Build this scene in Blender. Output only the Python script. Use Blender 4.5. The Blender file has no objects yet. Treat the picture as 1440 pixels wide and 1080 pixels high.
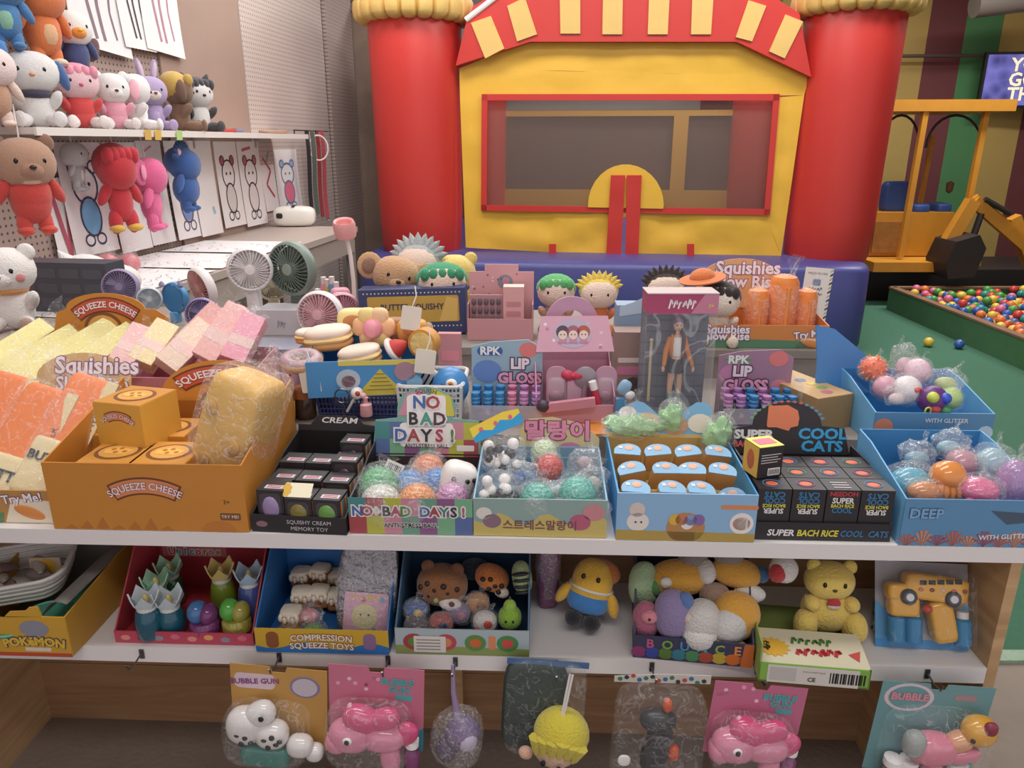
import bpy, bmesh, math, random
from mathutils import Vector, Matrix, Euler, noise
R = math.radians
PI = math.pi
rnd = random.Random(7)
SC = bpy.context.scene
COL = SC.collection
# ------------------------------------------------------------------ camera, world, lights, exposure
FPX, PITCH, CAMZ = 1050.0, R(17.9), 1.5
cam_d = bpy.data.cameras.new('camera'); cam = bpy.data.objects.new('camera', cam_d); COL.objects.link(cam)
cam_d.sensor_fit = 'HORIZONTAL'; cam_d.sensor_width = 36; cam_d.lens = FPX / 1440 * 36
cam.location = (0, 0, CAMZ); cam.rotation_euler = (R(90) - PITCH, 0, 0)
cam_d.clip_start = .02; cam_d.clip_end = 100
SC.camera = cam
w = bpy.data.worlds.new('world'); SC.world = w; w.use_nodes = True
bg = w.node_tree.nodes['Background']; bg.inputs[0].default_value = (1, .94, .99, 1); bg.inputs[1].default_value = .46
def area(name, loc, size, power, rot=(0, 0, 0), colr=(1, .97, .95)):
    d = bpy.data.lights.new(name, 'AREA'); d.shape = 'RECTANGLE'; d.size, d.size_y = size; d.energy = power; d.color = colr
    o = bpy.data.objects.new(name, d); COL.objects.link(o); o.location = loc; o.rotation_euler = rot
    return o
area('ceiling_light_panel', (-.3, 1.3, 3.55), (2.4, .5), 27)
area('ceiling_light_panel', (.2, 3.2, 3.55), (2.4, .5), 30)
area('ceiling_light_panel', (.3, -.9, 3.55), (2.4, .5), 24)
area('ceiling_light_panel', (-1.0, 4.9, 3.55), (2.0, .5), 34)
area('ceiling_light_panel', (1.9, 4.6, 3.55), (2.4, .5), 40)
area('ceiling_light_panel', (4.2, 6.6, 3.55), (2.4, .5), 75)
area('ceiling_light_panel', (1.4, 8.0, 3.55), (2.4, .5), 44)
vs = SC.view_settings
vs.view_transform = 'Standard'; vs.look = 'None'; vs.gamma = 1; vs.use_curve_mapping = False; vs.exposure = .66
# ------------------------------------------------------------------ projection helpers (measuring only)
CP, SP = math.cos(PITCH), math.sin(PITCH)
def ray(px, py):
    u, v = (px - 720) / FPX, (py - 540) / FPX
    return Vector((u, CP - v * SP, -SP - v * CP))
def at(px, py, Y):
    d = ray(px, py); t = Y / d.y
    return Vector((d.x * t, Y, CAMZ + d.z * t))
def atz(px, py, Z):
    d = ray(px, py); t = (Z - CAMZ) / d.z
    return Vector((d.x * t, d.y * t, Z))
class Frame:                       # a vertical reference frame on the floor: x right, y away, z up
    def __init__(s, o, rz):
        s.o = Vector((o[0], o[1], 0)); s.rz = rz
        s.ex = Vector((math.cos(rz), math.sin(rz), 0)); s.ey = Vector((-math.sin(rz), math.cos(rz), 0))
    def loc(s, px, py, off):       # local (x, z) of the point seen at the pixel on the plane y = off
        d = ray(px, py); c = Vector((0, 0, CAMZ))
        t = (off - (c - s.o).dot(s.ey)) / d.dot(s.ey)
        p = c + d * t
        return (p - s.o).dot(s.ex), p.z
    def w(s, x, y, z):
        p = s.o + s.ex * x + s.ey * y
        return Vector((p.x, p.y, z))
# ------------------------------------------------------------------ materials
def hexc(h):
    h = h.lstrip('#')
    r = [int(h[i:i + 2], 16) / 255 for i in (0, 2, 4)]
    return tuple(c / 12.92 if c <= .04045 else ((c + .055) / 1.055) ** 2.4 for c in r) + (1,)
MATS = {}
def mat(h, rough=.55, bump=0, bs=80, var=0, vs_=6, metal=0, alpha=1, trans=0, coat=0, sheen=0, emit=0):
    k = (h, rough, bump, bs, var, vs_, metal, alpha, trans, coat, sheen, emit)
    if k in MATS: return MATS[k]
    m = bpy.data.materials.new('m_' + h.lstrip('#')); m.use_nodes = True
    nt = m.node_tree; b = nt.nodes['Principled BSDF']
    b.inputs['Base Color'].default_value = hexc(h); b.inputs['Roughness'].default_value = rough
    b.inputs['Metallic'].default_value = metal; b.inputs['Alpha'].default_value = alpha
    b.inputs['Transmission Weight'].default_value = trans; b.inputs['Coat Weight'].default_value = coat
    b.inputs['Sheen Weight'].default_value = sheen
    if emit:
        b.inputs['Emission Color'].default_value = hexc(h); b.inputs['Emission Strength'].default_value = emit
    if bump or var:
        tc = nt.nodes.new('ShaderNodeTexCoord')
    if bump:
        n = nt.nodes.new('ShaderNodeTexNoise'); n.inputs['Scale'].default_value = bs; n.inputs['Detail'].default_value = 3
        bp = nt.nodes.new('ShaderNodeBump'); bp.inputs['Strength'].default_value = bump; bp.inputs['Distance'].default_value = .01
        nt.links.new(tc.outputs['Object'], n.inputs['Vector']); nt.links.new(n.outputs[0], bp.inputs['Height'])
        nt.links.new(bp.outputs[0], b.inputs['Normal'])
    if var:
        n = nt.nodes.new('ShaderNodeTexNoise'); n.inputs['Scale'].default_value = vs_; n.inputs['Detail'].default_value = 4
        hs = nt.nodes.new('ShaderNodeMapRange'); hs.inputs[3].default_value = 1 - var; hs.inputs[4].default_value = 1 + var
        mx = nt.nodes.new('ShaderNodeMix'); mx.data_type = 'RGBA'; mx.blend_type = 'MULTIPLY'; mx.inputs[0].default_value = 1
        mx.inputs[6].default_value = hexc(h)
        cb = nt.nodes.new('ShaderNodeCombineColor')
        nt.links.new(tc.outputs['Object'], n.inputs['Vector']); nt.links.new(n.outputs[0], hs.inputs[0])
        for i in range(3): nt.links.new(hs.outputs[0], cb.inputs[i])
        nt.links.new(cb.outputs[0], mx.inputs[7]); nt.links.new(mx.outputs[2], b.inputs['Base Color'])
    MATS[k] = m
    return m
def fur(h): return mat(h, .9, .5, 220, .06, 18, sheen=.3)
def card(h): return mat(h, .5, 0, 0, .035, 25)
def gloss(h): return mat(h, .18, 0, coat=.4)
def jelly(h): return mat(h, .12, alpha=.86, coat=.5)
def wood(h, h2, sx=1, sz=14, name='wood'):
    k = (name, h, h2, sx, sz)
    if k in MATS: return MATS[k]
    m = bpy.data.materials.new('m_' + name); m.use_nodes = True; nt = m.node_tree; b = nt.nodes['Principled BSDF']
    tc = nt.nodes.new('ShaderNodeTexCoord'); mp = nt.nodes.new('ShaderNodeMapping'); mp.inputs['Scale'].default_value = (sx, sx, sz)
    n = nt.nodes.new('ShaderNodeTexNoise'); n.inputs['Scale'].default_value = 2.2; n.inputs['Detail'].default_value = 7; n.inputs['Distortion'].default_value = 1.6
    cr = nt.nodes.new('ShaderNodeValToRGB'); cr.color_ramp.elements[0].color = hexc(h); cr.color_ramp.elements[1].color = hexc(h2)
    cr.color_ramp.elements[0].position = .32; cr.color_ramp.elements[1].position = .7
    nt.links.new(tc.outputs['Object'], mp.inputs[0]); nt.links.new(mp.outputs[0], n.inputs[0]); nt.links.new(n.outputs[0], cr.inputs[0])
    nt.links.new(cr.outputs[0], b.inputs['Base Color']); b.inputs['Roughness'].default_value = .55
    MATS[k] = m
    return m
def film(h='FFFFFF', cover=.16, rough=.12, bs=60, bump=.6):
    k = ('film', h, cover, rough, bs, bump)
    if k in MATS: return MATS[k]
    m = bpy.data.materials.new('m_clear_film'); m.use_nodes = True; nt = m.node_tree; nt.nodes.clear()
    out = nt.nodes.new('ShaderNodeOutputMaterial'); t = nt.nodes.new('ShaderNodeBsdfTransparent')
    g = nt.nodes.new('ShaderNodeBsdfPrincipled'); g.inputs['Base Color'].default_value = hexc(h); g.inputs['Roughness'].default_value = rough
    g.inputs['Specular IOR Level'].default_value = .9
    mx = nt.nodes.new('ShaderNodeMixShader'); mx.inputs[0].default_value = cover
    if bump:
        tc = nt.nodes.new('ShaderNodeTexCoord'); n = nt.nodes.new('ShaderNodeTexNoise'); n.inputs['Scale'].default_value = bs; n.inputs['Detail'].default_value = 2
        n.inputs['Distortion'].default_value = 1.2
        bp = nt.nodes.new('ShaderNodeBump'); bp.inputs['Strength'].default_value = bump; bp.inputs['Distance'].default_value = .02
        nt.links.new(tc.outputs['Object'], n.inputs[0]); nt.links.new(n.outputs[0], bp.inputs['Height']); nt.links.new(bp.outputs[0], g.inputs['Normal'])
        # white glints along the creases, painted in as thin milky lines of cover
        sb_ = nt.nodes.new('ShaderNodeMath'); sb_.operation = 'SUBTRACT'; sb_.inputs[1].default_value = .5; ab = nt.nodes.new('ShaderNodeMath'); ab.operation = 'ABSOLUTE'
        mr = nt.nodes.new('ShaderNodeMapRange'); mr.inputs[1].default_value = 0; mr.inputs[2].default_value = .03
        mr.inputs[3].default_value = min(1, cover * 2.4); mr.inputs[4].default_value = cover * .6
        nt.links.new(n.outputs[0], sb_.inputs[0]); nt.links.new(sb_.outputs[0], ab.inputs[0]); nt.links.new(ab.outputs[0], mr.inputs[0]); nt.links.new(mr.outputs[0], mx.inputs[0])
    nt.links.new(t.outputs[0], mx.inputs[1]); nt.links.new(g.outputs[0], mx.inputs[2]); nt.links.new(mx.outputs[0], out.inputs[0])
    MATS[k] = m
    return m
BLACK = mat('1B1A1C', .5); WHITE = mat('F2F0EE', .5); EYE = mat('141214', .15)
# ------------------------------------------------------------------ mesh building
def rotm(rx=0, ry=0, rz=0): return Euler((R(rx), R(ry), R(rz))).to_matrix().to_4x4()
class B:
    def __init__(s): s.v = []; s.f = []
    def add(s, vs, fs, m=None):
        o = len(s.v)
        s.v += [tuple(m @ Vector(p)) for p in vs] if m is not None else [tuple(p) for p in vs]
        s.f += [tuple(i + o for i in f) for f in fs]
        return s
    def box(s, c, d, m=None, taper=1):
        x, y, z = d[0] / 2, d[1] / 2, d[2] / 2; a, b_, c_ = c; t = taper
        vs = [(a - x * t, b_ - y * t, c_ - z), (a + x * t, b_ - y * t, c_ - z), (a + x * t, b_ + y * t, c_ - z), (a - x * t, b_ + y * t, c_ - z),
              (a - x, b_ - y, c_ + z), (a + x, b_ - y, c_ + z), (a + x, b_ + y, c_ + z), (a - x, b_ + y, c_ + z)]
        return s.add(vs, [(0, 3, 2, 1), (4, 5, 6, 7), (0, 1, 5, 4), (1, 2, 6, 5), (2, 3, 7, 6), (3, 0, 4, 7)], m)
    def ell(s, c, r, rot=None, n=16, k=10, e=1, nz=0, nf=30, seed=0):
        # ellipsoid; e<1 boxier (superquadric), nz: surface noise
        vs, fs = [], []
        def pw(a): return math.copysign(abs(a) ** e, a)
        if isinstance(r, (int, float)): r = (r, r, r)
        m = Matrix.Translation(c) @ (rotm(*rot) if rot else Matrix.Identity(4))
        for i in range(k + 1):
            th = PI * i / k
            for j in range(n):
                ph = 2 * PI * j / n
                p = Vector((r[0] * pw(math.sin(th)) * pw(math.cos(ph)), r[1] * pw(math.sin(th)) * pw(math.sin(ph)), r[2] * pw(math.cos(th))))
                if nz:
                    q = Vector(p) * nf + Vector((seed * 3.7, seed * 1.3, 0))
                    p = p * (1 + nz * noise.noise(q) + nz * .5 * noise.noise(q * 2.3))
                vs.append(p)
        for i in range(k):
            for j in range(n):
                a, b_ = i * n + j, i * n + (j + 1) % n
                if i == 0: fs.append((a, a + n, b_ + n))
                elif i == k - 1: fs.append((a, a + n, b_))
                else: fs.append((a, a + n, b_ + n, b_))
        return s.add(vs, fs, m)
    def lathe(s, prof, n=20, m=None, cap=True, a0=0, a1=2 * PI):
        vs, fs = [], []; full = abs(a1 - a0 - 2 * PI) < 1e-6; k = n if full else n + 1
        for r, z in prof:
            for j in range(k):
                a = a0 + (a1 - a0) * j / n
                vs.append((r * math.cos(a), r * math.sin(a), z))
        for i in range(len(prof) - 1):
            for j in range(n):
                b_ = (j + 1) % k
                fs.append((i * k + j, i * k + b_, (i + 1) * k + b_, (i + 1) * k + j))
        if cap and full:
            if prof[0][0] > 1e-5: fs.append(tuple(range(k - 1, -1, -1)))
            if prof[-1][0] > 1e-5: fs.append(tuple(range((len(prof) - 1) * k, len(prof) * k)))
        return s.add(vs, fs, m)
    def tube(s, pts, r, n=8, closed=False, m=None):
        pts = [Vector(p) for p in pts]; L = len(pts); vs, fs = [], []
        rr = r if isinstance(r, (list, tuple)) else [r] * L
        up = None
        for i, p in enumerate(pts):
            if closed: t = pts[(i + 1) % L] - pts[i - 1]
            else: t = pts[min(i + 1, L - 1)] - pts[max(i - 1, 0)]
            t.normalize()
            if up is None: up = t.orthogonal().normalized()
            up = (up - t * up.dot(t)); up = up.normalized() if up.length > 1e-6 else t.orthogonal().normalized()
            sd = t.cross(up)
            for j in range(n):
                a = 2 * PI * j / n
                vs.append(p + (up * math.cos(a) + sd * math.sin(a)) * rr[i])
        for i in range(L if closed else L - 1):
            for j in range(n):
                i2 = (i + 1) % L
                fs.append((i * n + j, i * n + (j + 1) % n, i2 * n + (j + 1) % n, i2 * n + j))
        if not closed: fs += [tuple(range(n - 1, -1, -1)), tuple(range((L - 1) * n, L * n))]
        return s.add(vs, fs, m)
    def prism(s, poly, y0, y1, m=None):      # polygon in the xz plane, extruded along y
        n = len(poly)
        vs = [(x, y0, z) for x, z in poly] + [(x, y1, z) for x, z in poly]
        fs = [tuple(range(n)), tuple(range(2 * n - 1, n - 1, -1))] + [(i, i + n, (i + 1) % n + n, (i + 1) % n) for i in range(n)]
        return s.add(vs, fs, m)
    def sheet(s, fn, nu, nv, th=.0006):      # thin two-sided sheet from fn(u,v)->(x,y,z)
        vs = [fn(i / nu, j / nv) for j in range(nv + 1) for i in range(nu + 1)]
        k = len(vs); w_ = nu + 1
        vs2 = [(p[0], p[1] + th, p[2]) for p in vs]
        fs = [(j * w_ + i, j * w_ + i + 1, (j + 1) * w_ + i + 1, (j + 1) * w_ + i) for j in range(nv) for i in range(nu)]
        fs += [tuple(a + k for a in f[::-1]) for f in fs]
        rim = list(range(w_)) + [j * w_ + nu for j in range(1, nv + 1)] + [nv * w_ + i for i in range(nu - 1, -1, -1)] + [j * w_ for j in range(nv - 1, 0, -1)]
        fs += [(rim[i], rim[i] + k, rim[(i + 1) % len(rim)] + k, rim[(i + 1) % len(rim)]) for i in range(len(rim))]
        return s.add(vs + vs2, fs)
    def mesh(s, name='mesh', sharp=42):
        me = bpy.data.meshes.new(name); me.from_pydata(s.v, [], s.f)
        bm = bmesh.new(); bm.from_mesh(me); bmesh.ops.recalc_face_normals(bm, faces=bm.faces); bm.to_mesh(me); bm.free()
        me.polygons.foreach_set('use_smooth', [True] * len(me.polygons))
        me.set_sharp_from_angle(angle=R(sharp))
        return me
def obj(name, b, m, parent=None, loc=(0, 0, 0), rot=(0, 0, 0), scale=None, label=None):
    me = b.mesh(name) if isinstance(b, B) else b
    if m is not None:
        me.materials.clear(); me.materials.append(m)
    o = bpy.data.objects.new(name, me); COL.objects.link(o)
    o.parent = parent; o.location = loc; o.rotation_euler = [R(a) for a in rot]
    if scale: o.scale = scale
    if label: o['label'] = label
    return o
def thing(name, label, cat, loc=(0, 0, 0), rot=(0, 0, 0), group=None, scale=None):
    o = bpy.data.objects.new(name, None); COL.objects.link(o); o.empty_display_size = .02
    o.location = loc; o.rotation_euler = [R(a) for a in rot]; o['label'] = label; o['category'] = cat
    if group: o['group'] = group
    if scale: o.scale = (scale,) * 3 if isinstance(scale, (int, float)) else scale
    return o
def tag(o, label, cat, group=None):
    o['label'] = label; o['category'] = cat
    if group: o['group'] = group
    return o
def struct(name, b, m, parent=None, **k):
    o = obj(name, b, m, parent, **k)
    if parent is None: o['kind'] = 'structure'
    return o
KIDS = {}
def dup(root, loc=None, rot=None, label=None, group=None, name=None):
    def cp(o, par):
        c = o.copy(); COL.objects.link(c); c.parent = par
        for ch in [x for x in bpy.data.objects if x.parent == o]: cp(ch, c)
        return c
    r = cp(root, None)
    if loc is not None: r.location = loc
    if rot is not None: r.rotation_euler = [R(a) for a in rot]
    if label: r['label'] = label
    if group: r['group'] = group
    return r
TXT = {}
def text(s, size, m, parent, loc=(0, 0, 0), outline=None, ow=.05, bold=.0, arc=None, wx=1, name='lettering', shear=0, rot=(0, 0, 0), spacing=1, flip=False, step=.0007):
    # raised print in the local xz plane, facing -y; arc = radius of a circle that the base line follows
    def make(off):
        k = (s, off, shear, spacing)
        if k not in TXT:
            c = bpy.data.curves.new('t', 'FONT'); c.body = s; c.align_x = 'CENTER'; c.align_y = 'CENTER'; c.resolution_u = 2
            c.offset = off; c.shear = shear; c.space_character = spacing; c.size = 1; c.extrude = 0
            t = bpy.data.objects.new('t', c)
            me = bpy.data.meshes.new_from_object(t)
            TXT[k] = ([tuple(v.co) for v in me.vertices], [tuple(p.vertices) for p in me.polygons])
            bpy.data.objects.remove(t); bpy.data.curves.remove(c); bpy.data.meshes.remove(me)
        return TXT[k]
    def put(off, mm, dy, nm):
        vs, fs = make(off); q = []
        for x, y, z in vs:
            x, y = x * size * wx, y * size
            if flip: x, y = -x, -y
            if arc:
                a = x / arc; rr = arc + y
                x, y = rr * math.sin(a), rr * math.cos(a) - arc
            q.append((x, dy, y))
        b = B(); b.v = q; b.f = list(fs)
        me = bpy.data.meshes.new(nm); me.from_pydata(b.v, [], b.f); me.materials.append(mm)
        o = bpy.data.objects.new(nm, me); COL.objects.link(o); o.parent = parent; o.location = loc; o.rotation_euler = [R(a) for a in rot]
        return o
    if outline is not None: put(ow, outline, -step, 'lettering_outline')
    return put(bold, m, -step * 2 if outline is not None else -step, name)
def scribble(par, x0, x1, z, h, m, y=-.0012, n=9, wd=None, seed=1, name='lettering'):   # print too blurred to read: strokes only
    rs = random.Random(seed); b = B(); wd = wd or h * .16
    for i in range(n):
        a_, c_ = x0 + (x1 - x0) * i / n, x0 + (x1 - x0) * (i + .8) / n
        pts = [(a_, z + h * rs.uniform(-.5, -.2)), ((a_ + c_) / 2, z + h * rs.uniform(.2, .5)), (c_, z + h * rs.uniform(-.5, .2)), (c_ - (c_ - a_) * .3, z + h * rs.uniform(-.1, .5))]
        for (p, q), (r_, s) in zip(pts, pts[1:]):
            d = Vector((r_ - p, s - q)); nn = Vector((-d.y, d.x)).normalized() * wd / 2
            b.add([(p - nn.x, y, q - nn.y), (r_ - nn.x, y, s - nn.y), (r_ + nn.x, y, s + nn.y), (p + nn.x, y, q + nn.y)], [(0, 1, 2, 3)])
    o = obj(name, b, m, par); o['kind'] = 'stuff'
    return o
def disc(c, r, n=20, sx=1): return [(c[0] + sx * r * math.cos(2 * PI * i / n), c[1] + r * math.sin(2 * PI * i / n)) for i in range(n)]
def rrect(x0, z0, x1, z1, r, n=4):
    p = []
    for cx, cz, a0 in ((x1 - r, z0 + r, -90), (x1 - r, z1 - r, 0), (x0 + r, z1 - r, 90), (x0 + r, z0 + r, 180)):
        for i in range(n + 1):
            a = R(a0 + 90 * i / n); p.append((cx + r * math.cos(a), cz + r * math.sin(a)))
    return p
def patch(parent, poly, m, y=-.0006, name='print', th=.0005):   # flat printed or glued-on shape on a panel's front
    return obj(name, B().prism(poly, y, y + th), m, parent)
def arcband(r0, r1, a0, a1, cz=0, n=12):       # curved ribbon outline, angles from straight up
    p = [(r1 * math.sin(R(a0 + (a1 - a0) * i / n)), cz + r1 * math.cos(R(a0 + (a1 - a0) * i / n))) for i in range(n + 1)]
    return p + [(r0 * math.sin(R(a1 - (a1 - a0) * i / n)), cz + r0 * math.cos(R(a1 - (a1 - a0) * i / n))) for i in range(n + 1)]
# ================================================================== the room
LW = Frame((-1.745 - .1317 * 5.17, 0), R(-7.5))      # left wall frame: ey runs along the wall, ex points into the room
def wallpt(px, py, off=0):                              # point on the left wall (offset off into the room)
    d = ray(px, py); c = Vector((0, 0, CAMZ))
    t = (off - (c - LW.o).dot(LW.ex)) / d.dot(LW.ex)
    return c + d * t
WRZ = 82.5                                             # rz of a thing that faces out of the left wall
def slab(c, d, rz=0): return B().box((0, 0, 0), d)
floor_m = mat('8B7F74', .75, .25, 60, .16, 9)
struct('floor', B().box((0, 0, -.05), (16, 3.0, .1)), floor_m, loc=(0, .42, 0))
struct('floor_turf', B().box((0, 0, -.045), (16, 8.6, .1)), mat('4A7C62', .95, .8, 400, .1, 30), loc=(0, 6.22, 0))
struct('trim_1', B().box((0, 0, .006), (16, .05, .012)), mat('8FA791', .7, .4, 90, .2, 40), loc=(0, 1.915, 0))
# perforated board wall
peg = mat('B9A79E', .8, .15, 40, .05, 3)
def pegboard(h, hd, sc):
    m = bpy.data.materials.new('m_pegboard'); m.use_nodes = True; nt = m.node_tree; b = nt.nodes['Principled BSDF']
    tc = nt.nodes.new('ShaderNodeTexCoord'); sp = nt.nodes.new('ShaderNodeSeparateXYZ'); cb = nt.nodes.new('ShaderNodeCombineXYZ')
    vo = nt.nodes.new('ShaderNodeTexVoronoi'); vo.voronoi_dimensions = '2D'; vo.inputs['Randomness'].default_value = 0; vo.inputs['Scale'].default_value = sc
    mr = nt.nodes.new('ShaderNodeMapRange'); mr.inputs[1].default_value = .17; mr.inputs[2].default_value = .22
    mx = nt.nodes.new('ShaderNodeMix'); mx.data_type = 'RGBA'; mx.inputs[6].default_value = hexc(hd); mx.inputs[7].default_value = hexc(h)
    nt.links.new(tc.outputs['Object'], sp.inputs[0]); nt.links.new(sp.outputs['X'], cb.inputs[0]); nt.links.new(sp.outputs['Z'], cb.inputs[1])
    nt.links.new(cb.outputs[0], vo.inputs['Vector']); nt.links.new(vo.outputs['Distance'], mr.inputs[0]); nt.links.new(mr.outputs[0], mx.inputs[0])
    nt.links.new(mx.outputs[2], b.inputs['Base Color']); b.inputs['Roughness'].default_value = .7
    return m
wl = obj('wall_left', B().box((0, 0, 0), (9.5, .06, 3.6)), pegboard('A8948B', '574A46', 34), loc=LW.w(-.032, 2.45, 1.8), rot=(0, 0, WRZ)); wl['kind'] = 'structure'
def wallpanel(px0, px1, m, th, nm, z0=.0, z1=3.3):
    a, b_ = wallpt(px0, 200), wallpt(px1, 200)
    s0, s1 = (a - LW.o).dot(LW.ey), (b_ - LW.o).dot(LW.ey)
    o = obj(nm, B().box((0, 0, 0), (s1 - s0, th, z1 - z0)), m, loc=LW.w(th / 2, (s0 + s1) / 2, (z0 + z1) / 2), rot=(0, 0, WRZ)); o['kind'] = 'structure'
    return o
wallpanel(238, 351, mat('A58D80', .7, .1, 30, .06, 5), .012, 'wall_panel_brown')
wallpanel(352, 462, pegboard('C9BBB4', '8D7F7A', 34), .014, 'wall_panel_white')
wallpanel(465, 500, pegboard('B5A59D', '84766F', 34), .03, 'wall_panel_end')
e = wallpt(500, 200)
pe = struct('wall_panel_wood', B().box((0, 0, 0), (.9, .04, 2.62)), wood('7E6A5E', '9A8373', 1, .8, 'ply_brown'), loc=(e.x + .46, e.y + .02, 1.31), rot=(0, 0, -7))
struct('trim_2', B().box((0, 0, 0), (.9, .06, .06)), wood('8A7567', 'A28B7B', 1, .8, 'ply_edge'), loc=(e.x + .46, e.y, 2.65), rot=(0, 0, -7))
# striped back wall: each painted stripe is a panel
wb = struct('wall_back', B().box((0, 0, 0), (14, .1, 3.6)), mat('9B968F', .8), loc=(3, 9.75, 1.8))
sx0 = at(1276, 230, 9.68).x; sw = .437
pal = ['B59A58', '6E3A3C', '4F8554', 'B59A58']
for i in range(-6, 9):
    c = [pal[0], pal[1], pal[2]][(i + 30) % 3]
    hx = {0: 'B59A58', 1: '6E3A3C', 2: '4F8554'}[(i + 31) % 3]
    obj('stripe_panel', B().box((0, 0, 0), (sw, .02, 3.6)), mat(hx, .75, .1, 20, .06, 4), wb, loc=(sx0 + sw * (i + .5) - 3, -.06, 0))
obj('ceiling', B().box((0, 0, 0), (14, 14, .1)), mat('BDB8B2', .9), loc=(2, 3.8, 3.66))['kind'] = 'structure'
struct('wall_right', B().box((0, 0, 0), (.1, 8, 3.6)), mat('6E3A3C', .8), loc=(6.6, 5.8, 1.8))
# pipe along the back wall
a, b_ = at(1240, 79, 9.5), at(1400, 78, 9.5)
tag(obj('wall_pipe', B().tube([a, b_], .02), mat('5B5148', .5)), 'thin dark pipe running level across the striped back wall', 'pipe')
# ================================================================== bounce house
BH = Frame((.9, 5.88), R(-6.5))
red = mat('C4352F', .42, .12, 7, .05, 3); yel = mat('E3B23C', .5, .35, 9, .06, 4); blu = mat('494A88', .42, .15, 6, .06, 3)
cream = mat('D9B56A', .55, .25, 12, .06, 4)
bh = thing('bounce_house', 'red and yellow inflatable bounce house with striped arch on a blue base', 'bounce house', BH.w(0, 0, 0), (0, 0, -6.5))
P = lambda px, py, off=0: BH.loc(px, py, off)
def inflated(x0, x1, y0, y1, z0, z1, e=.22):
    return B().ell(((x0 + x1) / 2, (y0 + y1) / 2, (z0 + z1) / 2), ((x1 - x0) / 2, (y1 - y0) / 2, (z1 - z0) / 2), n=48, k=20, e=e)
xl, xr = P(590, 340)[0], P(1168, 340)[0]
ztop = P(590, 34)[1]
obj('base', inflated(xl - .46, P(1236, 420, -.42)[0], -.42, 3.5, 0, .68, .12), blu, bh)
for x, r in ((xl, .335), (xr, .325)):
    prof = [(r * .86, .62), (r * .95, .7), (r * .99, .95), (r, 1.3), (r * 1.03, 1.9), (r * 1.05, ztop), (r * 1.0, ztop + .05)]
    c = obj('column', B().lathe(prof, 28), red, bh, loc=(x, .1, 0))
    b = B()
    for i in range(22):     # padded collar with seams between its lobes
        a_ = 2 * PI * i / 22
        b.ell((math.cos(a_) * r * 1.06, math.sin(a_) * r * 1.06, ztop + .1), (.1, .066, .095), (0, 0, math.degrees(a_)), n=10, k=8, e=.7)
    obj('collar', b.lathe([(0, ztop + .02), (r * 1.1, ztop + .03), (r * 1.1, ztop + .17), (0, ztop + .19)], 24), cream, c)
    c2 = obj('rear_column', B().lathe(prof, 20), red, bh, loc=(x, 3.0, 0))
# front panel: cloth with a big window opening
Pf = -.02
out = [P(x, y, Pf) for x, y in ((655, 348), (646, 96), (745, 56), (1037, 56), (1138, 108), (1098, 362))]
win = [P(x, y, Pf) for x, y in ((681, 292), (682, 137), (1091, 137), (1078, 298))]
def lerp(a, b_, t): return (a[0] + (b_[0] - a[0]) * t, a[1] + (b_[1] - a[1]) * t)
def clothpiece(nm, quad, m, y=Pf, n=10, k=10, wr=.012, parent=bh, seed=0, th=.01):
    a, b_, c, d = quad
    def fn(u, v):
        p = lerp(lerp(a, b_, u), lerp(d, c, u), v)
        ww = wr * (noise.noise((p[0] * 3 + seed, p[1] * 6, 0)) + .5 * noise.noise((p[0] * 9 + seed, p[1] * 4 + p[0] * 6, 2)))
        return (p[0], y + ww * min(1, 6 * min(u, 1 - u) + .3), p[1])
    return obj(nm, B().sheet(fn, n, k, th), m, parent)
xm = (win[0][0] + win[3][0]) / 2
clothpiece('front_panel_top', [lerp(out[1], out[1], 0), lerp(out[4], out[4], 0), out[3], out[2]], yel, seed=1, n=30)
zt = win[1][1]
clothpiece('front_panel_top', [(out[1][0] + .0, zt), (out[4][0] - .02, zt), out[4], out[1]], yel, seed=1, n=30, k=6, wr=.008)
clothpiece('front_panel_left', [out[0], win[0], win[1], (out[1][0], zt)], yel, seed=3, n=5, k=18, wr=.01)
clothpiece('front_panel_right', [win[3], out[5], (out[4][0] - .02, zt), win[2]], yel, seed=4, n=5, k=18, wr=.01)
sl = P(857, 294, Pf)[0], P(902, 294, Pf)[0]; slb = P(855, 362, Pf)[0], P(897, 362, Pf)[0]
zb, zw = P(870, 360, Pf)[1], P(870, 294, Pf)[1]
clothpiece('front_panel_bottom', [out[0], (slb[0] + .02, zb), (sl[0] + .02, zw), win[0]], yel, seed=5, n=22, k=9, wr=.022)
clothpiece('front_panel_bottom', [(slb[1] - .02, zb), out[5], win[3], (sl[1] - .02, zw)], yel, seed=6, n=22, k=9, wr=.022)
# net in the window
net = film('6E5A50', .34, .7, 50, 0)
obj('window_net', B().prism(win, .0, .004), net, bh)
rb = B()
for a_, b_ in ((win[0], win[1]), (win[1], win[2]), (win[2], win[3]), (win[3], win[0])):
    d = (Vector(b_) - Vector(a_)).normalized(); nn = Vector((-d.y, d.x)) * .022; ex = d * .02
    q = [Vector(a_) - nn - ex, Vector(b_) - nn + ex, Vector(b_) + nn + ex, Vector(a_) + nn - ex]
    rb.prism([tuple(p) for p in q], -.045, -.03)
obj('window_border', rb, red, bh)
dome = [P(827, 291, Pf)] + [P(880 - 53 * math.cos(R(t)), 288 - 57 * math.sin(R(t)), Pf) for t in range(0, 181, 12)] + [P(932, 293, Pf)]
obj('door_dome', B().prism(dome, -.055, -.035), yel, bh)
for s in (-1, 1):
    quad = [(P(852 if s < 0 else 879, 362, Pf)), (P(873 if s < 0 else 897, 362, Pf)), P(879 if s < 0 else 902, 246, Pf), P(859 if s < 0 else 881, 246, Pf)]
    clothpiece('door_strap', quad, red, y=-.075, n=3, k=12, wr=.008, seed=9 + s, th=.012)
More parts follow.
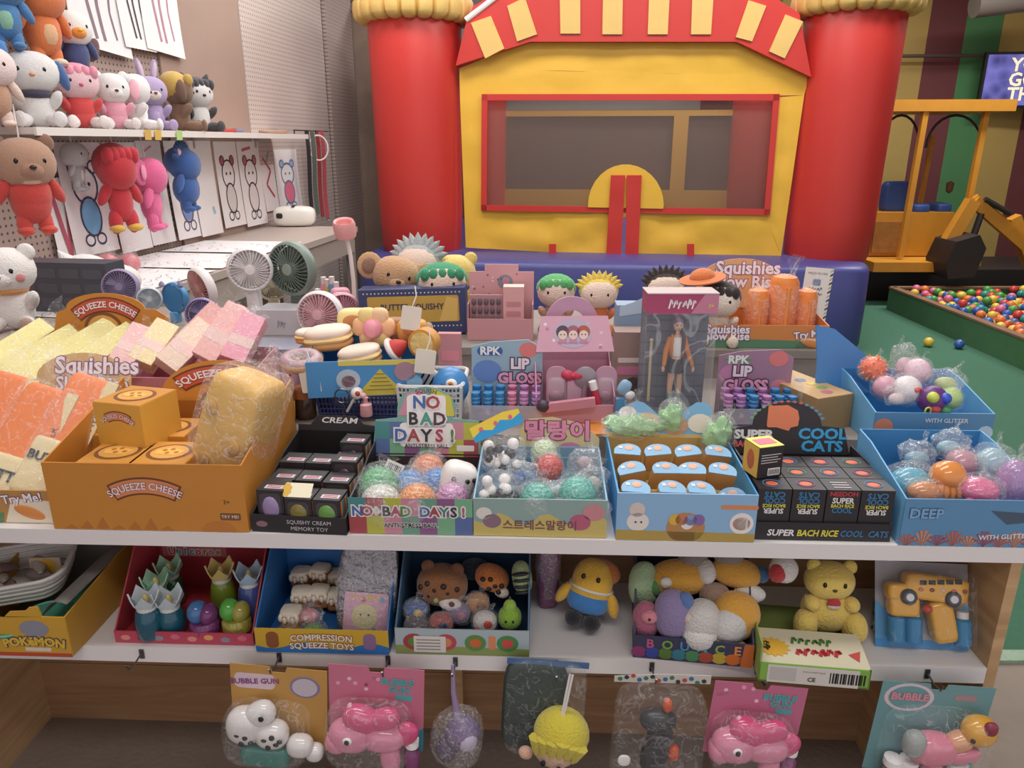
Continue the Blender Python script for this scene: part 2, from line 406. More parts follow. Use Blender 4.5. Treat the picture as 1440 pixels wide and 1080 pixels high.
for px in (777, 971):
    q = [P(px - 5, 374, -.1), P(px + 5, 374, -.1), P(px + 5, 343, -.1), P(px - 5, 343, -.1)]
    obj('tether_strap', B().prism(q, -.11, -.1), red, bh)
# arch over the front with raised stripes
ao = [P(x, y, -.12) for x, y in ((640, 92), (655, 30), (665, 8), (740, -36), (800, -50), (985, -50), (1045, -34), (1125, 18), (1142, 108), (1037, 58), (745, 58))]
ar = obj('arch', B().prism(ao, -.1, .25), red, bh)
for (a0, a1, a2, a3) in (((662, 32), (690, 22), (709, 68), (682, 82)), ((713, 8), (738, -4), (755, 48), (727, 58)), ((787, -10), (816, -10), (816, 47), (788, 47)), ((848, -10), (876, -10), (875, 48), (847, 48)),
                         ((913, -10), (942, -10), (939, 48), (911, 48)), ((974, -10), (1004, -10), (1000, 48), (972, 48)), ((1053, 0), (1078, 8), (1058, 58), (1035, 52)), ((1105, 20), (1130, 30), (1104, 82), (1082, 72))):
    q = [P(x, y, -.12) for x, y in (a0, a1, a2, a3)]
    obj('arch_stripe', B().prism(q, -.112, -.095), cream, ar)
pip = [P(x, y, -.1) for x, y in ((655, 28), (740, -36), (800, -50))]
obj('arch_piping', B().tube([(p[0], -.1, p[1]) for p in pip], .02), WHITE, ar)
# rear wall inside with its own window
zi0, zi1 = .95, 1.92
RO = [BH.loc(px, py, 3.0) for px, py in ((707, 266), (948, 163))]; (ox0, oz0), (ox1, oz1) = RO
rw = B()
for x0_, x1_, z0_, z1_ in ((xl, xr, .6, oz0), (xl, xr, oz1, oz1 + .06), (ox0 - .14, ox0, oz0, oz1), (ox1, ox1 + .16, oz0, oz1)): rw.box(((x0_ + x1_) / 2, 3.0, (z0_ + z1_) / 2), (x1_ - x0_, .05, z1_ - z0_))
obj('rear_wall', rw, mat('CF9C3C', .6, .2, 9), bh)
for x in (xl - .12, xr + .12): obj('side_net', B().box((x, 1.5, 1.45), (.02, 2.6, 1.6)), film('5E4A42', .45, .8, 40, 0), bh)
obj('rear_net', B().box((0, 3.04, 1.4), (xr - xl, .01, .9)), film('5E4A44', .78, .8, 40, 0), bh)
# ================================================================== ball pit, loose balls
pg = mat('3F6B45', .8, .2, 50, .15, 10); pe_ = wood('7A5B44', '8E6E52', 1, 10, 'pit_edge')
X0, X1, Y0, Y1, PH = 3.56, 5.7, 4.1, 6.92, .2
bp = thing('ball_pit', 'low green walled ball pit with wooden edge on the turf', 'ball pit', (X0, Y0, .005))
for c, d in (((0, (Y1 - Y0) / 2, PH / 2), (.06, Y1 - Y0, PH)), (((X1 - X0) / 2, Y1 - Y0, PH / 2), (X1 - X0, .06, PH)), (((X1 - X0) / 2, 0, PH / 2), (X1 - X0, .06, PH)), ((X1 - X0, (Y1 - Y0) / 2, PH / 2), (.06, Y1 - Y0, PH))):
    wl_ = obj('side_board', B().box(c, d), pg, bp)
    obj('edge_strip', B().box((c[0], c[1], PH + .008), (d[0] + .01, d[1] + .01, .016)), pe_, wl_)
obj('pit_base', B().box(((X1 - X0) / 2, (Y1 - Y0) / 2, .04), (X1 - X0 - .1, Y1 - Y0 - .1, .08)), pg, bp)
ballm = {}
bcol = [('red', 'C8403A'), ('orange', 'DE7A3A'), ('yellow', 'DDC04A'), ('green', '4E9A48'), ('blue', '3A5FA8'), ('pink', 'D86E93'), ('teal', '2F8F8A')]
for nme, h in bcol:
    ballm[nme] = B().ell((0, 0, 0), .037, n=12, k=8).mesh('ball'); ballm[nme].materials.append(mat(h, .3))
seen = 0; yy = Y0 + .85
while yy < Y1 - .05:
    xx = X0 + .08
    while xx < min(X1 - .1, yy * .735):
        nme, h = rnd.choice(bcol)
        o = bpy.data.objects.new('pit_ball', ballm[nme]); COL.objects.link(o)
        o.location = (xx + rnd.uniform(-.012, .012), yy + rnd.uniform(-.012, .012), .16 + rnd.uniform(-.03, .06))
        tag(o, nme + ' plastic ball lying in the green walled ball pit', 'ball', nme + ' balls in the ball pit'); seen += 1
        xx += .083
    yy += .078
print('pit balls', seen)
for px, py, nme, h in ((1306, 481, 'yellow', 'D9C24E'), (1349, 484, 'blue', '2E4B96')):
    p = atz(px, py, .042); o = bpy.data.objects.new('loose_ball', ballm[nme]); COL.objects.link(o); o.location = p; o.location.z = .042
    tag(o, nme + ' plastic ball alone on the green turf floor', 'ball')
# ================================================================== ride-on digger with canopy
EX = 7.4
dy = mat('C98B2E', .45, .1, 30, .12, 8); dk = mat('2A2423', .5); dseat = mat('33508F', .4)
dg = thing('digger_ride', 'yellow ride-on toy digger with canopy and blue seat by striped wall', 'ride', (0, 0, 0))
def E(px, py, y=EX): return at(px, py, y)
def beam(nm, a, b_, r, m, par=dg, sq=True):
    return obj(nm, B().tube([a, b_], r, 4 if sq else 10), m, par)
ra, rb_ = E(1238, 152), E(1412, 147)
obj('canopy', B().box((0, 0, 0), (rb_.x - ra.x, .9, .1)), dy, dg, loc=((ra.x + rb_.x) / 2, EX + .25, (ra.z + rb_.z) / 2), rot=(0, 0, -3))
for (x0, y0, x1, y1, dd) in ((1302, 152, 1280, 362, -.15), (1388, 152, 1366, 362, -.12), (1240, 150, 1226, 350, .45), (1312, 190, 1301, 300, .5)):
    p0 = E(x0, y0, EX + dd); p1 = Vector((p0.x - .02, p0.y, E(x1, y1, EX + dd).z))
    beam('canopy_post', p0, p1, .035 if dd < 0 else .028, dy)
for x0, x1 in ((1240, 1296), (1306, 1384)):
    pts = []
    for i in range(13):
        t = PI * i / 12; pts.append(E((x0 + x1) / 2 - (x1 - x0) / 2 * math.cos(t) - 4 * (1 - math.sin(t)), 208 - 46 * math.sin(t), EX + .05))
    obj('canopy_bow', B().tube(pts, .012, 6), dk, dg)
def sbox(nm, x0, x1, y0, y1, dep, m, yy=EX, e=.18):
    a, b_ = E(x0, y1, yy), E(x1, y0, yy)
    return obj(nm, B().ell((0, 0, 0), ((b_.x - a.x) / 2, dep / 2, (b_.z - a.z) / 2), n=24, k=12, e=e), m, dg, loc=((a.x + b_.x) / 2, yy + dep / 2, (a.z + b_.z) / 2))
st = sbox('seat_back', 1241, 1287, 255, 300, .14, dseat, EX + .15, .35); sbox('seat_cushion', 1285, 1312, 287, 302, .3, dseat, EX + .05, .4)
sbox('seat_cushion', 1318, 1342, 286, 302, .25, dseat, EX + .1, .4)
obj('body_box', B().box((0, 0, 0), (E(1345, 300).x - E(1222, 300).x, .55, .42)), dy, dg, loc=((E(1222, 300).x + E(1345, 300).x) / 2, EX + .3, E(1280, 330).z))
obj('worn_panel', B().box((0, 0, 0), (.32, .02, .3)), mat('9C6A2E', .7, .4, 20, .3, 12), dg, loc=(E(1252, 330).x, EX + .012, E(1252, 334).z))
obj('step', B().box((0, 0, 0), (E(1310, 365).x - E(1206, 365).x, .6, .09)), dy, dg, loc=((E(1206, 365).x + E(1310, 365).x) / 2, EX - .05, E(1250, 368).z))
obj('step', B().box((0, 0, 0), (.28, .2, .09)), dy, dg, loc=(E(1360, 368).x, EX + .1, E(1360, 368).z))
obj('chassis', B().box((0, 0, 0), (2.6, .9, .3)), dk, dg, loc=(E(1380, 385).x, EX + .4, .16))
for a_, b_, r in (((1330, 345), (1368, 282), .075), ((1368, 282), (1440, 345), .07), ((1372, 276), (1436, 330), .03)):
    beam('boom', E(*a_, EX - .35), E(*b_, EX - .35), r, dy)
for a_, b_, r in (((1350, 385), (1380, 300), .03), ((1360, 390), (1372, 340), .025), ((1385, 280), (1420, 300), .025)):
    obj('hydraulic_ram', B().tube([E(*a_, EX - .4), E(*b_, EX - .4)], r, 8), dk, dg)
bk = B(); bk.prism([(0, 0), (.24, .02), (.3, .28), (.22, .4), (.02, .34), (-.04, .15)], -.18, .18)
obj('bucket', bk, dk, dg, loc=E(1318, 388, EX - .4))
beam('grab_arm', E(1425, 305, EX - .2), E(1448, 370, EX - .2), .07, dy)
obj('handle_knob', B().lathe([(0, 0), (.03, .02), (.035, .1), (.0, .12)], 10), mat('6A4A2E'), dg, loc=E(1334, 272, EX + .2))
# ================================================================== wall screen
s0, s1 = at(1378, 152, 9.3), at(1516, 72, 9.3)
tv = thing('wall_screen', 'flat screen with bold white words on a blue picture, mounted on striped wall', 'screen', ((s0.x + s1.x) / 2, 9.3, s0.z), (0, 0, -8))
W_, H_ = s1.x - s0.x, s1.z - s0.z
obj('bezel', B().box((0, .03, H_ / 2), (W_, .06, H_)), BLACK, tv)
sm = bpy.data.materials.new('m_screen'); sm.use_nodes = True; nt = sm.node_tree; b = nt.nodes['Principled BSDF']
vo = nt.nodes.new('ShaderNodeTexVoronoi'); vo.inputs['Scale'].default_value = 7; cr = nt.nodes.new('ShaderNodeValToRGB'); tc = nt.nodes.new('ShaderNodeTexCoord')
cr.color_ramp.elements[0].color = hexc('2B2A7C'); cr.color_ramp.elements[1].color = hexc('8F8BE8'); cr.color_ramp.elements[1].position = .8
nt.links.new(tc.outputs['Object'], vo.inputs[0]); nt.links.new(vo.outputs['Distance'], cr.inputs[0]); nt.links.new(cr.outputs[0], b.inputs['Emission Color']); b.inputs['Emission Strength'].default_value = .4; b.inputs['Base Color'].default_value = (.03, .03, .08, 1)
dsp = obj('display', B().box((0, -.002, H_ / 2), (W_ - .06, .004, H_ - .06)), sm, tv)
for i, t_ in enumerate(('YOU', 'GOT', 'THIS')):
    text(t_, .2, mat('F5EBD0', .5, emit=.35), dsp, (.0, -.004, H_ * (.76 - .26 * i)), outline=mat('3A3560', .5), ow=.05, bold=.03)
tag(obj('ceiling_duct', B().tube([at(1370, 8, 8.6), at(1480, -6, 8.6)], .12, 14), mat('7D766F', .5)), 'grey ventilation duct above the wall screen', 'duct')
# ================================================================== soft toys
CAM = Vector((0, 0, CAMZ)); FW = Vector((0, CP, -SP))
def dep(p): return (Vector(p) - CAM).dot(FW)
def mpx(p): return dep(p) / FPX                # metres per pixel at a point
def plush(name, label, loc, h, body, head=None, limb=None, rot=(0, 0, 0), pose='sit', ear=None, earc=None, inner=None, belly=None, muzzle=None, nose='2A2020',
          eyes=True, hair=None, hairk='cap', feet=None, top=None, cord=0, hw=1.0, group=None, cat='plush toy', tail=None, wings=None, scarf=None, n=16, fat=1.0, cheeks=None, collar=None):
    t = thing(name, label, cat, loc, rot, group)
    bm, hm = fur(body), fur(head or body); lm = fur(limb or body); fm = fur(feet) if feet else lm
    H = h
    def el(nm, c, r, m, rt=None, par=t, k=None, **kw):
        nn = k or n
        return obj(nm, B().ell([a * H for a in c], [a * H for a in r] if not isinstance(r, float) else r * H, rt, n=nn, k=max(6, nn * 5 // 8), **kw), m, par)
    zb = {'sit': .26, 'hang': .36, 'stand': .36}[pose]
    hz = {'sit': .68, 'hang': .74, 'stand': .74}[pose]
    bd = el('body', (0, 0, zb), (.2 * fat, .17 * fat, .26), bm, e=.9)
    if belly: el('belly', (0, -.035 * fat, zb - .02), (.15 * fat, .15 * fat, .19), fur(belly), par=bd)
    if top: el('top', (0, -.004, zb + .06), (.21 * fat, .18 * fat, .2), fur(top), par=t, e=.85)
    hd = el('head', (0, -.02, hz), (.29 * hw, .25, .26), hm, e=.92)
    for s in (-1, 1):
        if pose == 'sit':
            el('arm', (s * .22 * fat, -.08, zb + .08), (.07, .08, .15), fur(top) if top else lm, (35, s * 28, 0), k=12)
            el('leg', (s * .17, -.2, .09), (.085, .19, .085), lm, (4, 0, s * 18), k=12)
            el('foot', (s * .22, -.35, .1), (.085, .05, .1), fm, k=12)
        else:
            el('arm', (s * .25 * fat, -.02, zb + .1), (.065, .07, .17), fur(top) if top else lm, (8, s * -28, 0), k=12)
            el('leg', (s * .1, -.01, .12), (.08, .085, .16), lm, (0, s * -4, 0), k=12)
            el('foot', (s * .11, -.05, .035), (.085, .12, .05), fm, k=12)
    if muzzle: el('muzzle', (0, -.2, hz - .07), (.13, .1, .095), fur(muzzle), par=hd, k=14)
    if nose: el('nose', (0, -.3 if muzzle else -.265, hz - .04), (.035, .025, .025), mat(nose, .4), par=hd, k=10)
    if eyes:
        for s in (-1, 1): el('eye', (s * .12 * hw, -.235, hz + .02), (.028, .02, .036), EYE, par=hd, k=10)
    if cheeks:
        for s in (-1, 1): el('cheek', (s * .19 * hw, -.2, hz - .06), (.05, .02, .05), fur(cheeks), (0, 0, s * 30), par=hd, k=10)
    em = fur(earc or head or body)
    for s in (-1, 1):
        if ear == 'round': a = el('ear', (s * .22 * hw, 0, hz + .2), (.1, .05, .1), em, par=hd, k=12)
        elif ear == 'big': a = el('ear', (s * .33 * hw, .02, hz + .06), (.17, .04, .18), em, (0, 0, s * 18), par=hd, k=14)
        elif ear == 'long': a = el('ear', (s * .12 * hw, .02, hz + .36), (.065, .04, .2), em, (0, s * 10, 0), par=hd, k=12)
        elif ear == 'flop': a = el('ear', (s * .3 * hw, -.02, hz - .03), (.07, .09, .19), em, (0, s * -14, 0), par=hd, k=12)
        elif ear == 'point':
            b = B().lathe([(.1 * H, 0), (.075 * H, .09 * H), (.03 * H, .17 * H), (0, .2 * H)], 10, Matrix.Diagonal((1, .5, 1, 1)))
            a = obj('ear', b, em, hd, loc=(s * .19 * hw * H, 0, (hz + .17) * H), rot=(0, s * 22, 0))
        else: break
        if inner and ear != 'point': obj('ear_inner', B().ell((0, -.014 * H, 0), (.06 * H, .04 * H, .065 * H) if ear == 'round' else (.1 * H, .034 * H, .11 * H) if ear == 'big' else (.04 * H, .03 * H, .14 * H), n=10, k=8), fur(inner), hd,
                           loc={'round': (s * .22 * hw * H, -.02 * H, (hz + .2) * H), 'big': (s * .34 * hw * H, -.005 * H, (hz + .06) * H), 'long': (s * .12 * hw * H, -.006 * H, (hz + .36) * H), 'flop': (s * .3 * H, -.06 * H, (hz - .03) * H)}[ear], rot=(0, s * 10 if ear == 'long' else 0, 0))
    if hair:
        b = B()
        b.ell((0, .035 * H, (hz + .05) * H), (.31 * hw * H, .26 * H, .25 * H), n=n, k=10)
        if hairk == 'tuft':
            for i in range(11):
                a = R(-75 + 15 * i); c = Vector((math.sin(a) * .26 * hw, .0, math.cos(a) * .2 + hz + .08)) * H
                b.lathe([(.07 * H, 0), (.03 * H, .1 * H), (0, .15 * H)], 8, Matrix.Translation(c) @ rotm(0, math.degrees(a), 0))
        else:
            for i in range(5): b.ell(((-.2 + .1 * i) * hw * H, -.17 * H, (hz + .15) * H), (.07 * H, .08 * H, .1 * H), n=10, k=8)
        obj('hair', b, fur(hair), hd)
    if scarf: el('scarf', (0, -.03, zb + .2), (.19, .18, .06), fur(scarf))
    if collar: el('collar', (0, -.06, zb + .15), (.19, .15, .07), fur(collar))
    if tail: el('tail', (.16, .2, .14), (.07, .12, .07), fur(tail), (0, 0, 30))
    if wings:
        for s in (-1, 1): el('wing', (s * .3, .04, zb + .1), (.12, .03, .2), fur(wings), (0, s * 30, s * 20))
    if cord: obj('hanging_cord', B().tube([(0, 0, (hz + .24) * H), (.004, .01, (hz + .24) * H + cord)], .003, 6), mat('E6DFD8', .7), t)
    return t
def wplush(name, label, px, pyb, pyt, off, rz=-30, **k):
    p = wallpt(px, pyb, off); h = (pyb - pyt) * mpx(p) / CP
    hh = h / (.94 if k.get('pose', 'sit') == 'sit' else 1.0)
    if k.get('ear') == 'long': hh *= .76
    elif k.get('ear') in ('round', 'point'): hh *= .94
    r = k.pop('rx', 0), k.pop('ry', 0), WRZ + rz
    return plush(name, label, p, hh, rot=r, **k)
# upper wall shelf: board, its bracket lip, things on it
p0, p1 = wallpt(48, 186, .28), wallpt(432, 196, .28)
s0, s1 = (p0 - LW.o).dot(LW.ey), (p1 - LW.o).dot(LW.ey); zs = 1.555
sh = thing('wall_shelf', 'long narrow white wall shelf holding a row of soft toys', 'shelf', LW.w(.0, (s0 + s1) / 2, zs), (0, 0, WRZ))
obj('board', B().box((0, -.15, -.012), (s1 - s0, .26, .024)), mat('D8CFCB', .5), sh)
obj('lip', B().box((0, -.285, -.014), (s1 - s0, .012, .03)), mat('E4DDD8', .5), sh)
for x in (-.4, .1, .4): obj('bracket', B().box((0, -.07, -.034), (.015, .1, .02)).box((0, -.02, -.055), (.015, .012, .06)), mat('B9B0AC', .4, metal=.5), sh, loc=(x * (s1 - s0), 0, 0))
def shelfy(px, off): return wallpt(px, 180, off)
def onshelf(name, label, px, pyt, off=.15, rz=-35, **k):
    d = wallpt(px, 180, off); p = Vector((d.x, d.y, zs + .002))
    top = at(px, pyt, d.y).z
    h = top - zs
    hh = h / {'long': 1.22, 'round': 1.0, 'point': 1.0}.get(k.get('ear'), .94)
    return plush(name, label, p, hh, rot=(k.pop('rx', 0), k.pop('ry', 0), WRZ + rz), **k)
onshelf('plush_dog', 'white floppy-eared plush wearing dark striped bib, leftmost on wall shelf', 58, 72, .16, -50, body='E9E6E4', ear='flop', earc='4C6AA0', nose='E0A070', collar='454056', hw=1.15)
onshelf('plush_cat', 'pink-headed white plush in red dress on the wall shelf', 118, 92, .17, -40, body='D9534F', head='F0C9CF', limb='F1E6E4', hair='EE9FB4', nose='D8597A', hw=1.1, top='DB4C4C')
onshelf('plush_bear', 'white plush bear in pale pink smock on the wall shelf', 165, 98, .17, -40, body='EBA9BC', head='F1EEEC', limb='EBE4E2', ear='round', earc='F1EEEC', muzzle='F5F2EE', nose='5A3A34', top='ECA6B9')
onshelf('plush_rabbit', 'white plush with pink ears, seen from its side on wall shelf', 196, 104, .18, 30, body='F2EFED', ear='flop', earc='F0B5C4', eyes=False)
onshelf('plush_rabbit', 'lavender fluffy plush rabbit with upright ears on the wall shelf', 218, 84, .15, -40, body='B3A0C8', head='B9A6CD', ear='long', inner='E3C9D8', belly='BBA9CF', muzzle='EBD9D3', nose='7A4A50')
onshelf('plush_dog', 'brown plush dog turned away, with yellow cap on wall shelf', 255, 104, .17, 40, body='8A6A55', head='84644F', ear='flop', earc='6E5040', hair='C9A654', eyes=False)
onshelf('plush_cat', 'black and white plush cat with pointed ears on wall shelf', 282, 106, .15, -30, body='E4E0DE', head='E4E0DE', limb='4A4648', ear='point', earc='3F3C42', hair='4A474C')
# higher toys, each on its own peg above the shelf
def peg_plush(name, label, px, pyb, pyt, off=.14, rz=-40, **k):
    t = wplush(name, label, px, pyb, pyt, off, rz, **k)
    return t
peg_plush('plush_dragon', 'blue plush creature with pale green belly at the top left corner', 14, 68, -40, .14, -45, body='4F83B8', belly='8FBFA6', ear='point', pose='hang', hw=1.1, cord=.1)
peg_plush('plush_fox', 'orange plush creature with cream feet hung high on the perforated wall', 68, 92, -22, .14, -20, body='E07B45', belly='E3B489', feet='EBD9C0', pose='hang', eyes=False, nose=None, tail='E8853F', cord=.1)
peg_plush('plush_bird', 'white-headed plush bird with big orange beak and navy jacket', 112, 112, 28, .13, -30, body='44507E', head='F0EEE8', limb='44507E', feet='6E4A44', pose='hang', muzzle='EE9A45', nose='F0C54C', wings='6B4747', cord=.1)
peg_plush('plush_bear', 'blue plush bear partly cut off at the left picture edge', -2, 118, 60, .15, -50, body='3F7FC0', limb='D9A98C', cord=.05)
peg_plush('plush_cat', 'pale pink plush in tan jacket at the left picture edge', 0, 178, 78, .2, -40, body='C69A80', head='F1DCD8', limb='E7CFC4', pose='hang', hw=1.1, cord=.05)
# hanging below the shelf
wplush('plush_capybara', 'tan plush with long muzzle wearing red racing suit, hanging below shelf', 52, 328, 198, .24, -35, body='C8463F', head='B08972', limb='CF4B42', feet='C8402F', pose='hang', ear='round', earc='8A6553', muzzle='A87F69', hw=1.05, top='C9443D', cord=.12, scarf='DDB9A4', rx=0)
wplush('plush_shark', 'grey plush shark hanging behind the red-suited toy', 112, 268, 206, .1, 10, body='B3AEB0', belly='D8D4D4', pose='hang', hw=1.2, fat=.8, cord=.1, nose=None)
wplush('plush_bear', 'red fluffy plush with yellow and black feet hanging below shelf', 176, 324, 216, .2, -30, body='C5363F', feet='D9B04A', pose='hang', cord=.12, hair='C12F3A', fat=.7, hw=.75, eyes=False, nose=None)
wplush('plush_pig', 'pink plush hanging head turned aside beside the red one', 218, 322, 230, .2, 20, body='E36A9B', pose='hang', ear='big', inner='F19CBC', fat=.85, hw=.8, cord=.12, eyes=False, nose=None)
wplush('plush_bear', 'royal blue shaggy plush with pink inner ear hanging below shelf', 266, 296, 212, .18, 10, body='3A5F9E', pose='hang', ear='round', inner='E9B7C2', hair='35588F', hairk='tuft', cord=.1, eyes=False, nose=None, fat=1.2)
# ------------------------------------------------------------------ papers
def stroke(b, pts, wd, y=-.0012):
    for (x0, z0), (x1, z1) in zip(pts, pts[1:]):
        d = Vector((x1 - x0, z1 - z0)); L = d.length
        if L < 1e-6: continue
        nn = Vector((-d.y, d.x)) / L * wd / 2
        b.add([(x0 - nn.x, y, z0 - nn.y), (x1 - nn.x, y, z1 - nn.y), (x1 + nn.x, y, z1 + nn.y), (x0 + nn.x, y, z0 + nn.y)], [(0, 1, 2, 3)])
paper = mat('ECE8E8', .7, .05, 20, .03, 8)
def poster(label, px0, px1, pyt, pyb, off=.012, draw=None, name='paper_sheet', curl=.02, cat='drawing', group='paper drawings pinned to the left wall', tilt=0):
    a, b_ = wallpt(px0, (pyt + pyb) / 2, off), wallpt(px1, (pyt + pyb) / 2, off)
    c = (a + b_) / 2; w_ = (b_ - a).length
    zt_, zb_ = at((px0 + px1) / 2, pyt, c.y).z, at((px0 + px1) / 2, pyb, c.y).z
    h_ = zt_ - zb_
    t = thing(name, label, cat, (c.x, c.y, zb_), (0, tilt, WRZ), group)
    def bend(v): return -curl * (1 - v) ** 2
    obj('sheet', B().sheet(lambda u, v: ((u - .5) * w_, bend(v), v * h_), 4, 6), paper, t)
    if draw:
        for hx, shapes in draw:
            b = B()
            for s_ in shapes:
                if s_[0] == 'l': stroke(b, [(x * w_, z * h_) for x, z in s_[1]], s_[2] * w_)
                else: b.prism([(x * w_, z * h_) for x, z in s_[1]], -.0016, -.0009)
            if b.v:
                b.v = [(x, y + bend(max(0, z / h_)) - .0005, z) for x, y, z in b.v]
                obj('drawn_marks', b, mat(hx, .7), t)['kind'] = 'stuff'
    return t
def bearsk(line, fill1, fill2=None, cx=0):       # a plain teddy sketch: round head, ears, tunic
    ol = []
    cir = lambda x, z, r, s=.62: [(cx + x + r * math.cos(2 * PI * i / 16), z + r * s * math.sin(2 * PI * i / 16)) for i in range(17)]
    ol += [('l', cir(0, .62, .27), .035), ('l', cir(-.22, .78, .09), .03), ('l', cir(.22, .78, .09), .03), ('l', cir(0, .34, .22, .8), .035), ('l', cir(-.13, .13, .1, .5), .03), ('l', cir(.13, .13, .1, .5), .03)]
    ol += [('p', cir(-.09, .63, .03)[:-1]), ('p', cir(.09, .63, .03)[:-1])]
    return [(fill1, [('p', cir(0, .34, .2, .8)[:-1])]), (line, ol)] + ([(fill2, [('p', cir(-.22, .78, .07)[:-1]), ('p', cir(.22, .78, .07)[:-1])])] if fill2 else [])
def legsk(line): return [(line, [('l', [(-.2, 1), (-.17, .6), (-.12, .3), (-.1, .14)], .05), ('l', [(.0, 1), (-.01, .6), (.02, .3), (.04, .14)], .05), ('l', [(.22, .95), (.2, .55), (.26, .2)], .03)])]
poster('white sketch sheet with grey leg lines at the top of the wall', 92, 172, -40, 72, .012, legsk('8A7480'), tilt=4)
poster('white sketch sheet with black boots drawn, second at the top', 165, 208, -40, 70, .016, legsk('4A4048'))
poster('white sketch sheet with pink boots drawn, rightmost at the top', 196, 248, -40, 76, .02, legsk('B98A9A'), tilt=3)
poster('white sheet with red trouser sketch beside the red-suited toy', 72, 105, 250, 384, .012, [('B9566A', [('l', [(-.3, .9), (.05, .1)], .16), ('l', [(.3, .9), (.0, .1)], .12)])])
poster('large white sheet with blue-tunic teddy drawing on the left wall', 88, 152, 200, 356, .02, bearsk('3A3F5E', '6FA3CC'))
poster('blank white sheet hanging behind the red plush', 155, 200, 200, 352, .012)
poster('white sheet hanging behind the pink plush', 200, 234, 198, 342, .012, [('D9899E', [('l', [(-.2, .9), (.1, .95)], .04)])])
poster('white sheet with blue trousers and pink shoes drawn behind blue plush', 238, 276, 198, 334, .012, bearsk('58506E', '7A93C4', 'D58AA0'))
poster('white sheet with pale blue smear hanging behind blue plush', 272, 303, 198, 330, .02, [('9DC3D6', [('l', [(.2, .3), (.25, .22)], .1)])])
poster('white sheet with dark grey teddy drawing beside the wall gap', 306, 337, 199, 318, .012, bearsk('3A363C', 'D9D4D4', 'B0586A'))
poster('white sheet with dark grey teddy and pink caption marks', 338, 368, 199, 316, .016, bearsk('4A464C', 'E4D9DC', 'C46A7C') + [('C46A7C', [('l', [(-.3, .9), (.1, .93)], .06)])])
poster('narrow sheet with red and teal scribbles', 367, 386, 202, 296, .012, [('B9566A', [('l', [(-.3, .8), (.2, .6), (-.2, .4), (.25, .2)], .09)]), ('6FA3A8', [('l', [(.2, .9), (-.1, .7)], .1)])])
poster('white sheet with pink-dress teddy drawing at the end of the row', 388, 420, 210, 300, .016, bearsk('6A7A9A', 'D9728C', '9DB4D6'))
a, b_ = wallpt(415, 200, .16), wallpt(462, 198, .16); a.z = b_.z = zs + .03
tag(obj('lanyard_rod', B().tube([a, a + Vector((0, 0, -.04)), a, b_], .005, 6), mat('3A3638', .4)), 'thin black rod at the shelf end that carries lanyards', 'rod')
# lanyards, belts and a band looped at the shelf end
for i, (px, py0, py1, hx, lb) in enumerate(((432, 200, 312, '33333B', 'black patterned lanyard hanging at the shelf end'), (446, 195, 305, '8E2F38', 'dark red patterned lanyard hanging at the shelf end'), (456, 236, 306, 'A8434A', 'short red beaded lanyard hanging at shelf end'), (440, 205, 300, '4E5A4E', 'grey green lanyard hanging between the darker ones'))):
    a, b_ = wallpt(px, py0, .14 + .02 * i), wallpt(px + 4, py1, .13 + .02 * i); b_.x, b_.y = a.x, a.y; a.z = zs + .03
    t = thing('lanyard', lb, 'lanyard', (a.x, a.y, b_.z), (0, 0, WRZ - 30), 'lanyards hanging at the shelf end'); L = a.z - b_.z
    obj('strap', B().sheet(lambda u, v: ((u - .5) * .035, .01 * math.sin(v * 6), v * L), 2, 10, .003), mat(hx, .7, .4, 300, .3, 60), t)
    obj('clasp', B().tube([(.012 * math.cos(a_ / 8 * 2 * PI), 0, .012 * math.sin(a_ / 8 * 2 * PI) - .012) for a_ in range(8)], .003, 6, True), mat('9A9AA0', .3, metal=.9), t)
c = wallpt(448, 208, .18)
tag(obj('hair_band', B().tube([(.07 * math.cos(a), 0, .09 * math.sin(a)) for a in [2 * PI * i / 24 for i in range(24)]], .006, 6, True), mat('D9D2D2', .5), loc=c, rot=(0, 0, 20)), 'white and red hoop band looped over the lanyards', 'band')
for nm, lb, px, hx, sz in (('toy_pack', 'small red toy pack lying on the wall shelf', 312, 'C2473F', (.05, .16, .02)), ('toy_pack', 'small blue grey toy pack lying on the wall shelf', 328, '6A7FA8', (.04, .1, .02)), ('sandal', 'small tan slipper toy lying near the shelf end', 385, 'B0907C', (.05, .2, .025))):
    d = wallpt(px, 186, .2)
    t = thing(nm, lb, 'toy', (d.x, d.y, zs + .001), (0, 0, WRZ + 80)); obj('body', B().ell((0, 0, sz[2] / 2), (sz[0], sz[1] / 1.6, sz[2] / 2), n=16, k=8, e=.5), mat(hx, .5), t); obj('band', B().box((0, 0, sz[2] / 2 + .002), (sz[0] * 1.2, .02, sz[2])), mat('5A5A66', .5), t)
for px, hx, lb in ((208, 'D9B25E', 'yellow price sticker on the shelf front'), (222, 'E0B85A', 'second yellow price sticker on the shelf front'), (252, 'B8D68A', 'light green price tag hanging off the shelf front')):
    d = wallpt(px, 190, .296)
    tag(obj('price_tag', B().sheet(lambda u, v: ((u - .5) * .05, -.004 * v, (v - .9) * .045), 2, 3), mat(hx, .6), loc=(d.x, d.y, zs - .002), rot=(0, 0, WRZ)), lb, 'tag')
